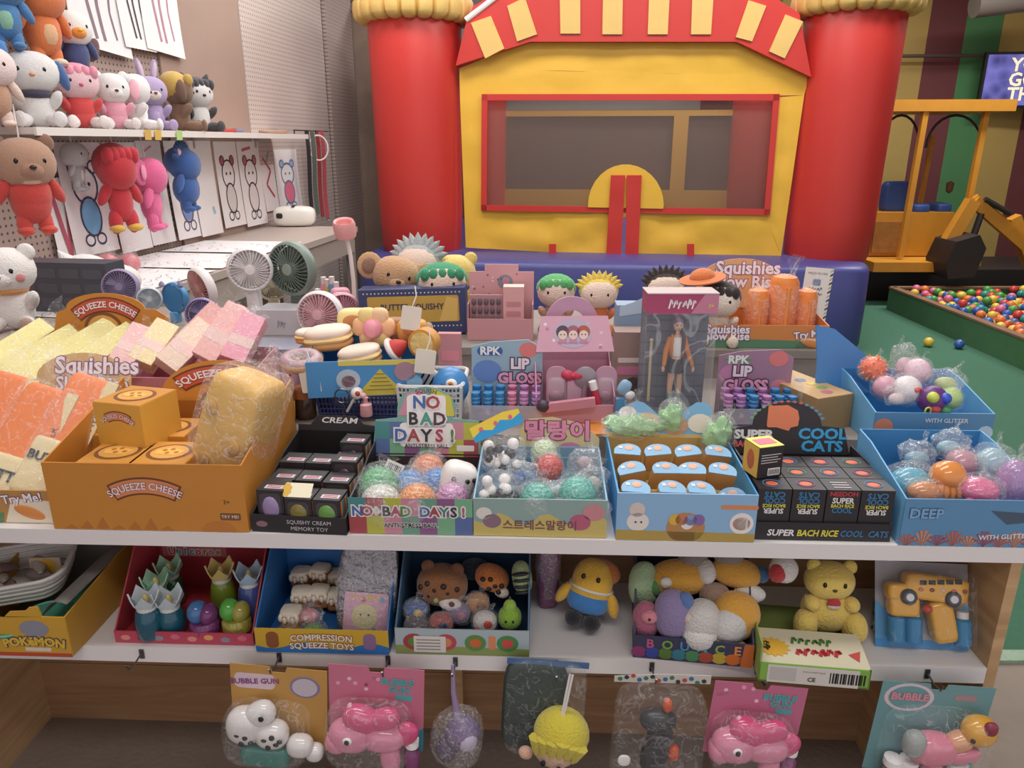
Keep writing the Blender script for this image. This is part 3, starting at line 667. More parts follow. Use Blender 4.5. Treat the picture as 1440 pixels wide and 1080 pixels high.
# ------------------------------------------------------------------ long table under the posters
TZ = .95
ta, tb = wallpt(20, 391, .03), wallpt(392, 318, .03)
t0 = .6; t1 = (atz(480, 318, TZ) - LW.o).dot(LW.ey)
tab = thing('wall_table', 'long table along the left wall under the posters', 'table', LW.w(.34, (t0 + t1) / 2, 0), (0, 0, WRZ))
TL = t1 - t0
obj('table_top', B().box((0, 0, TZ - .02), (TL, .64, .035)), mat('B4A69E', .5, .1, 20, .05, 5), tab)
obj('apron', B().box((0, -.3, TZ - .1), (TL - .1, .02, .13)), mat('A3958E', .6), tab)
for x in (-TL / 2 + .06, 0, TL / 2 - .06):
    for y in (-.28, .28): obj('leg', B().box((x, y, (TZ - .04) / 2), (.05, .05, TZ - .04)), mat('8F817A', .6), tab)
doodle = mat('6E6A70', .7)
k = 0
for s_ in (2.75, 3.25, 3.75, 4.25):
    for x in (.19, .48):
        k += 1
        t = thing('colouring_sheet', ('nearest', 'second', 'third', 'farthest')[round((s_ - 2.75) / .5)] + [' white colouring sheet lying along the wall side of the table', ' white colouring sheet lying along the front edge of wall table'][x > .3], 'paper', LW.w(x, s_, TZ + .0005 * k), (0, 0, WRZ + rnd.uniform(-4, 4)), 'colouring sheets spread on the wall table' + (' front' if x > .3 else ' back'))
        obj('sheet', B().box((0, 0, .0006), (.46, .3, .0008)), paper, t)
        b = B()
        for j in range(16):
            x_, y_ = rnd.uniform(-.2, .18), rnd.uniform(-.13, .11); a_ = rnd.uniform(0, 6)
            pts = [(x_ + .03 * math.cos(a_ + i * .5) * (1 + .1 * i), y_ + .02 * math.sin(a_ + i * .7)) for i in range(6)]
            for q, r_ in zip(pts, pts[1:]):
                d = Vector((r_[0] - q[0], r_[1] - q[1])); nn = Vector((-d.y, d.x)).normalized() * .0013
                b.add([(q[0] - nn.x, q[1] - nn.y, .0014), (r_[0] - nn.x, r_[1] - nn.y, .0014), (r_[0] + nn.x, r_[1] + nn.y, .0014), (q[0] + nn.x, q[1] + nn.y, .0014)], [(0, 1, 2, 3)])
        obj('line_art', b, doodle, t)['kind'] = 'stuff'
# white speaker-like roll at the far end of the table
a, b_ = atz(384, 320, TZ), atz(444, 318, TZ); c = (a + b_) / 2; L = (b_ - a).length
t = thing('white_case', 'white rounded tube case with dark slot at far end of wall table', 'case', (c.x, c.y, TZ), (0, 0, 8))
obj('shell', B().ell((0, .06, .068), (L / 2, .07, .068), n=28, k=14, e=.55), mat('EEEAE0', .35), t)
obj('slot', B().ell((-L * .33, -.006, .075), (.022, .006, .018), n=14, k=8, e=.6), BLACK, t)
obj('dark_strap', B().box((0, .05, .138), (.02, .1, .006)), mat('3A3534', .6), t)  # narrow dark strip across the top of the case
d = atz(404, 306, TZ)
tag(obj('black_bag', B().ell((0, 0, .07), (.13, .06, .075), n=16, k=8, nz=.15, nf=12), mat('2E2B2E', .6), loc=(d.x - .02, d.y + .2, TZ), rot=(0, 0, 10)), 'small black cloth bag behind the white case', 'bag')
# dark carton stack and things at the near end of the table
d = atz(90, 440, TZ)
t = thing('dark_carton', 'dark grey printed carton standing behind the white plush bear', 'carton', (d.x, d.y, TZ), (0, 0, -8))
obj('body', B().box((0, .05, .085), (.36, .1, .17)), card('4A4A52'), t)
for i in range(3):
    for j in range(4): patch(t, rrect(-.16 + .085 * j, .018 + .05 * i, -.09 + .085 * j, .05 + .05 * i, .008), mat('55555E', .5), -.001)
# ================================================================== the display stand
ST = Frame((0, 1.2), R(-2.2)); SRZ = -2.2
Z0, Z1, Z2, ZL = .82, .90, .98, .564
XL, XR = -1.3, ST.loc(1437, 800, 0)[0]
def X(px, py, off): return ST.loc(px, py, off)[0]
def Zp(px, py, off): return ST.loc(px, py, off)[1]
def TS(name, label, cat, x, off, z, rot=(0, 0, 0), group=None):
    return thing(name, label, cat, ST.w(x, off, z), (rot[0], rot[1], rot[2] + SRZ), group)
def C(px, py, off):
    x, z = ST.loc(px, py, off); return x, off, z
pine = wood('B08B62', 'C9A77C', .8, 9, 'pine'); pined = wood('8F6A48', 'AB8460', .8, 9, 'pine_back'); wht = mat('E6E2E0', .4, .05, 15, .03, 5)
stand = TS('display_stand', 'white and pine stepped display stand full of toys', 'display stand', 0, 0, 0)
W_ = XR - XL; cx = (XL + XR) / 2
def sb(nm, x0, x1, y0, y1, z0, z1, m): return obj(nm, B().box(((x0 + x1) / 2, (y0 + y1) / 2, (z0 + z1) / 2), (x1 - x0, y1 - y0, z1 - z0)), m, stand)
sb('top_board', XL, XR, -.002, .32, Z0 - .03, Z0, wht)
gst = mat('8F867F', .6, .05, 15, .06, 5); sb('step_riser', XL, XR, .305, .32, Z0, Z1 - .02, gst); sb('step_board', XL, XR, .3, .74, Z1 - .02, Z1, gst)
X3 = X(1166, 500, .74); sb('step_riser', XL, X3, .725, .74, Z1, Z2 - .02, gst); sb('step_board', XL, X3, .72, 1.2, Z2 - .02, Z2, gst)
sb('lower_shelf', XL + .02, XR - .02, 0, .26, ZL - .034, ZL, wht)
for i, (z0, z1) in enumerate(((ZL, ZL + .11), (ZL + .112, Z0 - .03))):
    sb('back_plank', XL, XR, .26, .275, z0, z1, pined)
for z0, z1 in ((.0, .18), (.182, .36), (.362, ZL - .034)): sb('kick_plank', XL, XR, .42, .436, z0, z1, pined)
sb('side_panel', XR - .02, XR, .0, 1.2, 0, Z0 - .03, pine); sb('side_panel', X3 - .02, X3, .74, 1.2, Z0, Z2 - .02, pine)
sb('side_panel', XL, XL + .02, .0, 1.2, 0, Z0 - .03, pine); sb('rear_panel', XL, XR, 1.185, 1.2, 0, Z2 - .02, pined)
xs = X(645, 980, .4); sb('stud', xs - .012, xs + .012, .39, .42, 0, ZL - .034, pine)
hk = mat('6A6A6E', .3, metal=.8)
def hook(px, py=925):       # wire hook that clips over the lower shelf front
    x = X(px, py, -.005)
    return obj('hook', B().box((0, -.002, ZL - .014), (.009, .002, .02)).tube([(0, -.004, ZL - .012), (0, -.03, ZL - .016), (0, -.05, ZL - .012), (0, -.056, ZL + .002)], .0018, 6), hk, stand, loc=(x, 0, 0))
for px in (199, 392, 545, 640, 782, 918, 1068, 1310): hook(px)
# ------------------------------------------------------------------ builders
def tray(name, label, px0, px1, off, z, hf, d, hb=None, m=None, mi=None, rz=0, group=None, py=None, side=None, cat='display box', th=.003, ms=None):
    py = py or 745
    x0, x1 = X(px0, py, off), X(px1, py, off); w_ = x1 - x0; hb = hb or hf
    t = TS(name, label, cat, (x0 + x1) / 2, off, z + .001, (0, 0, rz), group)
    ms = ms or m
    fp = obj('front_panel', B().box((0, th / 2, hf / 2), (w_, th, hf)), m, t)
    bk = obj('back_panel', B().box((0, d - th / 2, hb / 2), (w_, th, hb)), mi or m, t)
    sides = []
    for s in (-1, 1):
        prof = side or [(th, 0), (d - th, 0), (d - th, hb), (d * .75, hb * .9 + hf * .1), (th, hf)]
        # side profile in (y, z); build as a prism along x
        b = B(); n = len(prof); xa, xb = s * w_ / 2 - s * th, s * w_ / 2
        b.add([(xa, y, zz) for y, zz in prof] + [(xb, y, zz) for y, zz in prof], [tuple(range(n)), tuple(range(2 * n - 1, n - 1, -1))] + [(i, i + n, (i + 1) % n + n, (i + 1) % n) for i in range(n)])
        sides.append(obj('side_panel', b, ms, t))
    obj('base', B().box((0, d / 2, .0015), (w_ - 2 * th, d - 2 * th, .003)), mi or m, t)
    return t, fp, bk, sides, w_
def header(t, poly, y, z, m, tilt=8, th=.003):
    return obj('header_card', B().prism(poly, 0, th), m, t, loc=(0, y, z), rot=(-tilt, 0, 0))
def fitz(hc, z, f):
    hc.location.z = z; hc.scale = (1, 1, f)
def bag(parent, c, r, seed=0, e=.8, h='FFFFFF', cover=.15, n=18, k=12, nz=.14, nf=26, tuft=True, rot=None, tv=(.3, .2, 1), bs=70):
    b = B().ell(c, r, rot, n=n, k=k, e=e, nz=nz, nf=nf, seed=seed)
    if tuft:     # the twisted, flattened end of the bag
        q = Vector(tv).normalized(); rr = Vector(r); base = Vector(c) + Vector((q.x * rr.x, q.y * rr.y, q.z * rr.z)) * .8
        sz = max(r) * .75; sd = q.orthogonal().normalized(); rs = random.Random(seed)
        vs = [base - sd * sz * .3, base + sd * sz * .3]; m_ = 5
        g = []
        for i in range(4):
            for j in range(m_ + 1):
                f = j / m_ - .5
                g.append(base + sd * sz * f * (.5 + .9 * i / 3) + q * sz * (i / 3) + q.cross(sd) * sz * rs.uniform(-.16, .16))
        b.add(g, [(i * (m_ + 1) + j, i * (m_ + 1) + j + 1, (i + 1) * (m_ + 1) + j + 1, (i + 1) * (m_ + 1) + j) for i in range(3) for j in range(m_)])
    return obj('clear_wrapper', b, film(h, cover, .1, bs), parent)
def ball(name, label, c, r, m, parts=None, bagged=None, cat='ball', nz=0, nf=60, group=None, sq=1.0, tv=(.3, .2, 1)):
    t = TS(name, label, cat, c[0], c[1], c[2], (0, 0, rnd.uniform(-40, 40)), group)
    obj('ball_body', B().ell((0, 0, 0), (r, r, r * sq), n=20, k=12, nz=nz, nf=nf), m, t)
    if bagged is not None: bag(t, (0, 0, 0), (r * 1.16, r * 1.16, r * 1.12), bagged, tv=tv)
    return t
BEAD = lambda h: mat(h, .15, 1.0, 160, .12, 60, coat=.5)
def carton(name, label, x, off, z, w_, d, h, m, rot=(0, 0, 0), cat='carton', group=None, top=None):
    t = TS(name, label, cat, x, off, z + .001, rot, group)
    b = obj('carton_body', B().box((0, d / 2, h / 2), (w_, d, h)), m, t)
    if top: obj('lid_panel', B().box((0, d / 2, h + .0006), (w_ * .995, d * .99, .001)), top, t)
    return t, b
def zigzag(x0, x1, z0, dz, n):
    return [(x0 + (x1 - x0) * i / n, z0 + (dz if i % 2 else 0)) for i in range(n + 1)]
# ================================================================== front row on the top board
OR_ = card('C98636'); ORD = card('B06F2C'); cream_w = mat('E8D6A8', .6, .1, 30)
# --- butter squishies tray, far left
t, fp, bk, sd, w_ = tray('butter_squishy_tray', 'tan display tray of orange butter squishies at the left picture edge', -70, 84, .02, Z0, .066, .3, .16, card('B98A4E'))
patch(fp, [(w_ / 2 - .1, .0), (w_ / 2 - .002, .0), (w_ / 2 - .002, .045), (w_ / 2 - .08, .05)], mat('E9DCC4', .5)); patch(fp, [(-w_ / 2, 0), (w_ / 2 - .105, 0), (w_ / 2 - .1, .02), (-w_ / 2, .02)], mat('5C8A62', .6))
b = B().ell((w_ / 2 - .05, -.001, .022), (.03, .002, .012), (0, 20, 0)); obj('print', b, mat('D98C4A', .6), fp)
text('Try Me!', .024, mat('F4EEF2', .5), fp, (w_ / 2 - .06, 0, .05), outline=mat('7A4A6E', .5), bold=.02, ow=.07, rot=(0, -6, 0))
hc = header(t, [(-w_ / 2, 0), (w_ / 2, 0)] + [(w_ / 2 * math.cos(R(a)), .06 + .055 * math.sin(R(a))) for a in range(0, 181, 15)], .295, .13, card('D9B983'), 20)
text('Squishies', .052, mat('F6EFF4', .5), hc, (.03, 0, .085), outline=mat('8A5A86', .5), bold=.025, ow=.07)
text('Slow Rise', .042, mat('F6EFF4', .5), hc, (.02, 0, .045), outline=mat('8A5A86', .5), bold=.025, ow=.07)
def butter(label, px, py, off, L, w2, rot, lab=True, cen='EE8443', end='E4D3A2', seed=0, name='butter_squishy', word='BUTTER', group='orange butter squishies'):
    x, o_, z = C(px, py, off)
    q = TS(name, label, 'squishy toy', x, off, z, rot, group)
    obj('core', B().ell((0, 0, 0), (w2 / 2, .026, L / 2), n=24, k=14, e=.22), mat(cen, .5, .1, 60, .05, 20), q)
    sl = obj('wrapper_sleeve', B().ell((0, 0, -L * .31), (w2 / 2 + .003, .029, L * .24), n=24, k=12, e=.2), mat(end, .5, .1, 60, .04, 20), q)
    if lab: text(word, w2 * .27, mat('3A3C48', .5), sl, (0, -.031, -L * .24), bold=.03)
    s2 = obj('wrapper_strip', B().box((w2 / 2 - .008, -.0005, .02), (.022, .056, L * .82)), mat(end, .5), q)
    if lab: text(word, .018, mat('3A3C48', .5), s2, (w2 / 2 - .008, -.0295, .02), rot=(0, -90, 0))
    bag(q, (0, 0, 0), (w2 / 2 + .007, .036, L / 2 + .007), seed, e=.2, cover=.1, tuft=True, tv=(.0, .2, 1), nz=.015, n=28, bs=30)
    return q
butter('orange butter squishy in clear wrap, front one in the left tray', 38, 632, .13, .26, .105, (-38, 18, 0), seed=1)
butter('orange butter squishy leaning right beside the cheese box', 98, 612, .16, .25, .09, (-38, 22, 6), seed=2)
butter('orange butter squishy cut off at the left picture edge', -12, 612, .17, .26, .1, (-38, 16, 0), seed=3)
butter('orange butter squishy at the back right of the left tray', 108, 655, .15, .17, .07, (-38, 24, 4), seed=4, lab=False)
# --- big cheese box
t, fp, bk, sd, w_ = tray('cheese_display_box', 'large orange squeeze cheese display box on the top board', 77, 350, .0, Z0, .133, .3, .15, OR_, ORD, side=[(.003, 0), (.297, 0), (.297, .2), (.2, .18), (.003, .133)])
def ribbon(par, z, r, a, size, y=0, inner='D98A5A'):
    # arched name ribbon with dark edge
    w1 = size * 1.15
    patch(par, [(x, zz + z) for x, zz in arcband(r - w1 * .78, r + w1 * .78, -a - 4, a + 4, -r)], mat('6E3E2A', .5), -.0008)
    patch(par, [(x, zz + z) for x, zz in arcband(r - w1 * .62, r + w1 * .62, -a - 2.6, a + 2.6, -r)], mat(inner, .5), -.0014)
    text('SQUEEZE CHEESE', size, mat('F3DCE4', .5), par, (0, -.0012, z), arc=r, bold=.02, outline=mat('8A4A3A', .5), ow=.05, wx=.95)
def cheese_print(par, c, r, y=-.0008):
    patch(par, disc(c, r, 24, 1.12), mat('7E4F2B', .5), y); patch(par, disc(c, r * .82, 24, 1.12), mat('DBA152', .5), y - .0006)
    patch(par, [(c[0] - r * .6, c[1] - r * .3), (c[0] + r * .5, c[1] - r * .42), (c[0] + r * .75, c[1] + r * .1), (c[0] - r * .1, c[1] + r * .5), (c[0] - r * .7, c[1] + r * .15)], mat('EBB75F', .5), y - .0012)
    for a, q in ((-.3, .16), (.38, -.1), (.05, .28), (-.05, -.18)): patch(par, disc((c[0] + a * r, c[1] + q * r), r * .12, 10), mat('B9752F', .5), y - .0018)
ribbon(fp, .09, .13, 24, .019)
patch(fp, rrect(w_ / 2 - .05, .024, w_ / 2 - .012, .038, .003), mat('7E4F2B', .5)); text('TRY ME!', .009, mat('F3E6D8', .5), fp, (w_ / 2 - .031, -.0006, .031))
text('3+', .012, mat('5A3A22', .5), fp, (w_ / 2 - .035, -.0004, .06)); patch(fp, [(w_ / 2 - .055 + .04 * math.cos(R(a)) * .8, .022 * math.sin(R(a))) for a in range(0, 181, 20)], mat('C07A35', .5))
for i in range(7): patch(fp, [(-w_ / 2 + .02 + i * .03, .002), (-w_ / 2 + .035 + i * .03, .002 + .008 * (1 + i % 3)), (-w_ / 2 + .045 + i * .03, .002)], mat('B8742F', .5))
hw_ = w_ * .36
hp = [(-w_ / 2 + .05, 0), (w_ / 2, 0), (w_ / 2, .06)] + [(.02 + hw_ * math.cos(R(a)), .07 + .1 * math.sin(R(a))) for a in range(0, 181, 12)] + [(-w_ / 2 + .05, .05)]
hc = header(t, hp, .296, .13, OR_, 12)
def ribbon_at(par, x, z, r, a, size, inner='C8563C'):
    w1 = size * 1.15
    patch(par, [(xx + x, zz + z) for xx, zz in arcband(r - w1 * .78, r + w1 * .78, -a - 4, a + 4, -r)], mat('6E3E2A', .5), -.0008)
    patch(par, [(xx + x, zz + z) for xx, zz in arcband(r - w1 * .62, r + w1 * .62, -a - 2.6, a + 2.6, -r)], mat(inner, .5), -.0014)
    text('SQUEEZE CHEESE', size, mat('F6E4E8', .5), par, (x, -.0012, z), arc=r, bold=.025, outline=mat('8A4A3A', .5), ow=.05)
fitz(hc, .1, .8); ribbon_at(hc, .02, .135, .14, 36, .026); cheese_print(hc, (.03, .05), .05)
def cheese_carton(label, px, py, off, s, rz=0, group='small squeeze cheese cartons', hh=None):
    x, o_, z = C(px, py, off)
    q = TS('cheese_carton', label, 'carton', x, off, z, (0, 0, rz), group); hh = hh or s
    bd = obj('carton_body', B().box((0, s / 2, hh / 2), (s, s, hh)), card('DBA545'), q)
    ribbon(bd, hh * .78, s * .5, 26, s * .1)
    if hh > .07: patch(bd, rrect(-s * .12, hh * .1, s * .14, hh * .2, .002), mat('9A6A34', .5)); text('TRY ME', s * .065, mat('F3E6D8', .5), bd, (s * .01, -.0008, hh * .15))
    tp = obj('lid_panel', B().box((0, 0, 0), (s * .98, .001, s * .98)), card('C98B3A'), q, loc=(0, s / 2, hh + .0006), rot=(-90, 0, 0)); cheese_print(tp, (0, 0), s * .34, -.001)
    return q
s = .105
cheese_carton('squeeze cheese carton stacked on top of the others', 175, 641, .1, s, -12, hh=s)
zt_ = Zp(150, 686, .02) - .1
for lb, px, o_ in (('front left squeeze cheese carton packed in orange box', 150, .02), ('front middle squeeze cheese carton packed in orange box', 224, .02), ('rear middle squeeze cheese carton packed in orange box', 232, .15), ('rear left squeeze cheese carton packed in orange box', 158, .15)):
    x = X(px, 680, o_); q = TS('cheese_carton', lb, 'carton', x, o_, Z0 + .005, (0, 0, 0), 'small squeeze cheese cartons')
    bd = obj('carton_body', B().box((0, s / 2, .06), (s, s, .12)), card('CF9038'), q)
    tp = obj('lid_panel', B().box((0, 0, 0), (s * .98, .001, s * .98)), card('C98B3A'), q, loc=(0, s / 2, .1206), rot=(-90, 0, 0)); cheese_print(tp, (0, 0), s * .36, -.001)
x, o_, z = C(325, 600, .1)
q = TS('cheese_squishy', 'large wrapped yellow cheese block squishy standing in the orange box', 'squishy toy', x + .006, .12, z - .006, (-8, 17, -10))
obj('cheese_block', B().ell((0, 0, 0), (.056, .06, .105), n=28, k=18, e=.28, nz=.05, nf=20), mat('DDAE4E', .5, .3, 30, .14, 18), q)
for a in ((-.03, -.062, .04), (.03, -.062, -.02), (-.02, -.06, -.06)): obj('cheese_hole', B().ell(a, (.012, .004, .015)), mat('C8973C', .6), q)
bag(q, (0, 0, .005), (.066, .07, .116), 5, e=.3, cover=.17, nz=.05, nf=30, tv=(.25, 0, 1), bs=34, n=28, k=18)
# --- black mini squishy box
t, fp, bk, sd, w_ = tray('black_squishy_box', 'black display box packed with small black window cartons', 353, 488, .0, Z0, .034, .26, .1, card('2A2629'), card('232022'), side=[(.003, 0), (.257, 0), (.257, .1), (.17, .085), (.003, .034)], rz=-3)
text('SQUISHY CREAM', .011, mat('CFC9CC', .5), fp, (.02, 0, .022)); text('MEMORY TOY', .011, mat('CFC9CC', .5), fp, (.02, 0, .009)); patch(fp, disc((-w_ / 2 + .02, .016), .006, 14, 1.8), mat('8A6A70', .5))
hc = header(t, [(-w_ / 2, 0), (w_ / 2, 0), (w_ / 2, .03), (w_ * .3, .035), (w_ * .2, .06), (-w_ * .25, .06), (-w_ * .35, .03), (-w_ / 2, .03)], .257, .19, card('2E2A2D'), 10)
fitz(hc, .09, .7); text('CREAM', .024, mat('E9E4E6', .5), hc, (0, 0, .045), bold=.02, shear=.2)
mini = [(-.055, .008, 'A791BE', 'purple'), (0, .006, '8A7F3A', 'olive'), (.052, .006, '6FA24F', 'green')]
side_stripe = ['D98A4A', '4A9A9A', 'B8607A', 'D9B04A', '5A7FB0']
def minibox(label, x, y, z, h, hx, rz=-4, win=True):
    p = t.matrix_basis @ Vector((x, y, z))
    q = thing('mini_squishy_carton', label, 'carton', p, (0, 0, SRZ - 3 + rz * .3), 'small black squishy cartons')
    b_ = obj('carton_body', B().box((0, .024, h / 2), (.05, .048, h)), card('302B2E'), q)
    if win:
        patch(b_, rrect(-.02, .01, .02, h - .006, .008), mat('4A4448', .3), -.0006, 'window')
        obj('squishy', B().ell((0, -.001, h * .52), (.016, .004, h * .32), n=12, k=8), jelly(hx), q)
    for i, hc_ in enumerate(side_stripe): obj('side_print', B().box((.0253, .009 + .0078 * i, h * .55), (.0006, .0076, h * .7)), mat(hc_, .5), q)
    tp = obj('top_label', B().box((.004, .014, h + .0006), (.034, .014, .001)), mat('CFC4CA', .5), q)
    for k_ in range(2): obj('label_line', B().box((.004, .011 + .006 * k_, h + .0014), (.026, .002, .0006)), mat('B0405A', .5), tp)
    return q
minibox('black mini carton with purple squishy in its window, front left', -.052, .008, .006, .074, 'A791BE')
minibox('black mini carton with olive squishy in its window, front middle', .0, .006, .006, .06, '8A7F3A')
minibox('black mini carton with green squishy in its window, front right', .053, .006, .006, .06, '6FA24F')
minibox('black mini carton stacked second row right, striped side showing', .053, .062, .006, .068, '7A5060')
minibox('black mini carton in the third row right, taller', .053, .118, .006, .086, '5A3A4A')
minibox('black mini carton in the back row right, tallest', .053, .176, .006, .102, '5A3A4A')
minibox('black mini carton lying second row left', -.052, .064, .006, .07, '4A4448', win=False)
minibox('black mini carton second row middle', .0, .062, .006, .07, '4A4448', win=False)
minibox('black mini carton third row left', -.052, .12, .006, .08, '4A4448', win=False)
minibox('black mini carton third row middle', .0, .12, .006, .08, '4A4448', win=False)
p = t.matrix_basis @ Vector((0, .005, .07))
q = thing('price_card', 'small cream price card with yellow burst on the black cartons', 'price card', p, (-50, 0, -6))
obj('card_sheet', B().box((0, 0, .014), (.05, .001, .028)), mat('EDE6C8', .6), q); obj('burst_print', B().prism([(-.022 + .008 * (1 + .3 * (i % 2)) * math.cos(2 * PI * i / 16), .014 + .012 * (1 + .2 * (i % 2)) * math.sin(2 * PI * i / 16)) for i in range(16)], -.0012, -.0006), mat('D9B04A', .6), q)
# --- NO BAD DAYS box
t, fp, bk, sd, w_ = tray('stress_ball_box', 'colourful patchwork stress ball display box reading NO BAD DAYS', 492, 665, .005, Z0, .066, .21, .07, card('6E8F8C'), mat('4E3A3E', .6), ms=card('4A4048'))
pc = ['A84A50', '6E9E88', '5A6FA0', 'B8B84A', '8A5A86', '4A8A8A', 'C88A9A', '7AB08A']
for i in range(7):
    for j in range(2):
        patch(fp, [(-w_ / 2 + w_ / 7 * i, .036 * j), (-w_ / 2 + w_ / 7 * (i + 1), .036 * j), (-w_ / 2 + w_ / 7 * (i + 1), .036 * (j + 1)), (-w_ / 2 + w_ / 7 * i, .036 * (j + 1))], mat(pc[(i * 3 + j * 5) % 8], .5), -.0004, th=.0004)
def multi(s_, size, par, z, cols, x=0, gap=.95, ol='EDE8E6', ow=.12, bold=.03, y=0, dx=None):
    dx = dx or size * .74; n = len(s_)
    for i, ch in enumerate(s_):
        if ch == ' ': continue
        text(ch, size, mat(cols[i % len(cols)], .5), par, (x + (i - (n - 1) / 2) * dx, -.0006 + y, z), outline=mat(ol, .5), ow=ow, bold=bold, step=.0008)
NB = ['4A6AA8', 'A84A50', '4A8A7A', '35333A', 'B0607A', '5A8A4A', '6A4A8A']
multi('NO BAD DAYS!', .027, fp, .045, NB, dx=.0175); text('ANTI-STRESS BALL', .012, mat('2A282C', .5), fp, (.0, -.0006, .018), outline=mat('EDE8E6', .5), ow=.1, bold=.02)
hp = [(-w_ / 2, 0), (w_ / 2, 0), (w_ / 2 - .005, .075), (.055, .08)] + [(.06 * math.cos(R(a)), .1 + .045 * math.sin(R(a))) for a in range(0, 181, 15)] + [(-.06, .08), (-w_ / 2 + .008, .075)]
hc = header(t, hp, .207, .064, card('7AA59C'), 10)
for i in range(7):
    for j in range(2):
        xa, xb = -w_ / 2 + .006 + (w_ - .012) / 7 * i, -w_ / 2 + .006 + (w_ - .012) / 7 * (i + 1)
        patch(hc, [(xa, .036 * j), (xb, .036 * j), (xb, .036 * (j + 1)), (xa, .036 * (j + 1))], mat(pc[(i * 5 + j * 3 + 2) % 8], .5), -.0005, th=.0004)
patch(hc, [(-.058, .085), (-.005, .085), (-.005, .14), (-.04, .13)], mat('C88A9A', .5), -.0004, th=.0004); patch(hc, [(.01, .085), (.058, .085), (.05, .125), (.01, .143)], mat('C9C04A', .5), -.0004, th=.0004)
patch(hc, rrect(-.055, .02, .055, .07, .008), mat('EDE8E6', .5), -.0012); patch(hc, rrect(-.04, .06, .04, .128, .008), mat('EDE8E6', .5), -.0012)
multi('NO', .036, hc, .112, NB, dx=.028, y=-.001); multi('BAD', .036, hc, .078, ['35333A', '4A9A8A', '5A3A4A'], dx=.027, y=-.001); multi('DAYS!', .036, hc, .043, ['4A6AA8', 'A84A50', '35333A', 'B0405A', '5A8A4A'], dx=.0265, y=-.001)
text('ANTI-STRESS BALL', .011, mat('2A282C', .5), hc, (0, -.0015, .022), bold=.015); patch(hc, rrect(.062, .012, .098, .024, .002), mat('E6E0DC', .5), -.001)
text('SQUISH', .013, mat('5A3A3A', .5), hc, (0, -.0012, .137), arc=.06)
for lb, px, py, of, r, hx, bgd in (('bumpy green stress ball in clear bag, front left of its box', 533, 683, .07, .033, '58B27A', 11), ('green stress ball at the back left of its box', 520, 690, .13, .03, '4FA36E', 12), ('bumpy blue stress ball in clear bag, middle of its box', 577, 685, .1, .031, '5B8FCB', 13),
                                   ('bright blue stress ball beside the dice ball', 613, 680, .11, .028, '4A8AD0', 14), ('orange bumpy stress ball with ribbon, back of its box', 602, 662, .14, .03, 'E8895A', 15), ('orange stress ball at the front of its box', 587, 708, .045, .034, 'E89242', 16),
                                   ('white stress ball with red heart at the front of its box', 535, 706, .04, .033, 'E4E4DC', 17), ('pink stress ball at the front right of its box', 636, 702, .05, .028, 'CF8FC0', 18)):
    q = ball('stress_ball', lb, C(px, py, of), r * 1.12, BEAD(hx), bagged=bgd, group='stress balls in the patchwork box')
    if bgd == 17: obj('heart_print', B().ell((.004, -r * .95, .002), (.009, .004, .008)), mat('C2404A', .5), q, rot=(0, 0, 0))
c = C(644, 675, .1)
q = TS('dice_ball', 'white squeeze ball with black dots like a die', 'ball', *c, (0, 20, 10), 'stress balls in the patchwork box')
obj('ball_body', B().ell((0, 0, 0), (.035, .03, .036), n=20, k=12, e=.62), mat('E6E1DC', .4), q)
for a, bb in ((-.014, .012), (.012, .014), (0, .0), (-.016, -.014), (.014, -.012), (.024, .02)): obj('dot', B().ell((a, -.0297, bb), (.0048, .0035, .0048), n=10, k=6), BLACK, q)
c = C(553, 660, .13)
q = TS('hang_tag', 'red and white barcode tag sticking up among the stress balls', 'tag', *c, (-20, 25, 0)); tb_ = obj('card_sheet', B().box((0, 0, 0), (.036, .0015, .03)), mat('EAE4E0', .5), q); obj('red_edge', B().box((0, -.001, -.013), (.037, .0015, .01)), mat('A83A44', .5), q)
for i in range(8): obj('bar', B().box((-.012 + .0035 * i, -.0012, .004), (.0012 + .0006 * (i % 3), .0006, .012)), BLACK, q)
# --- Korean squishy box
t, fp, bk, sd, w_ = tray('korean_squishy_box', 'pale blue and yellow squishy box with Korean lettering', 666, 853, .005, Z0, .074, .22, .085, card('8FA9A4'), card('86A9C0'), ms=card('8DB6CF'))
wave = [(-w_ / 2, .0), (w_ / 2, 0), (w_ / 2, .034)] + [(w_ / 2 - w_ * i / 16, .034 + .012 * math.sin(i * 1.1)) for i in range(1, 16)] + [(-w_ / 2, .03)]
patch(fp, wave, mat('C9B76A', .5)); text('스트레스말랑이', .021, mat('7A4A58', .5), fp, (.0, -.0006, .022), bold=.02)
for x, z, rr, hx in ((-w_ * .36, .03, .014, '8A6E80'), (w_ * .3, .03, .016, 'B8607A'), (w_ * .4, .05, .017, 'C98A90'), (-w_ * .42, .045, .012, 'E0DCD4')): patch(fp, disc((x, z), rr, 14, 1.2), mat(hx, .5), -.001)
hp = [(-w_ * .18, 0), (w_ / 2, 0), (w_ / 2, .05), (w_ * .36, .085), (w_ * .1, .1), (-w_ * .1, .095), (-w_ * .18, .07)]
hc = header(t, hp, .217, .06, card('C9B98A'), 12); fitz(hc, .06, .85); text('말랑이', .05, mat('D98AA6', .5), hc, (.035, 0, .065), outline=mat('7A3A58', .5), bold=.04, ow=.08)
patch(hc, disc((.06, .022), .018, 14, 1.4), mat('B87A9A', .5)); patch(hc, [(-w_ * .18, 0), (w_ / 2, 0), (w_ / 2, .012), (-w_ * .18, .016)], mat('8FB0A8', .5))
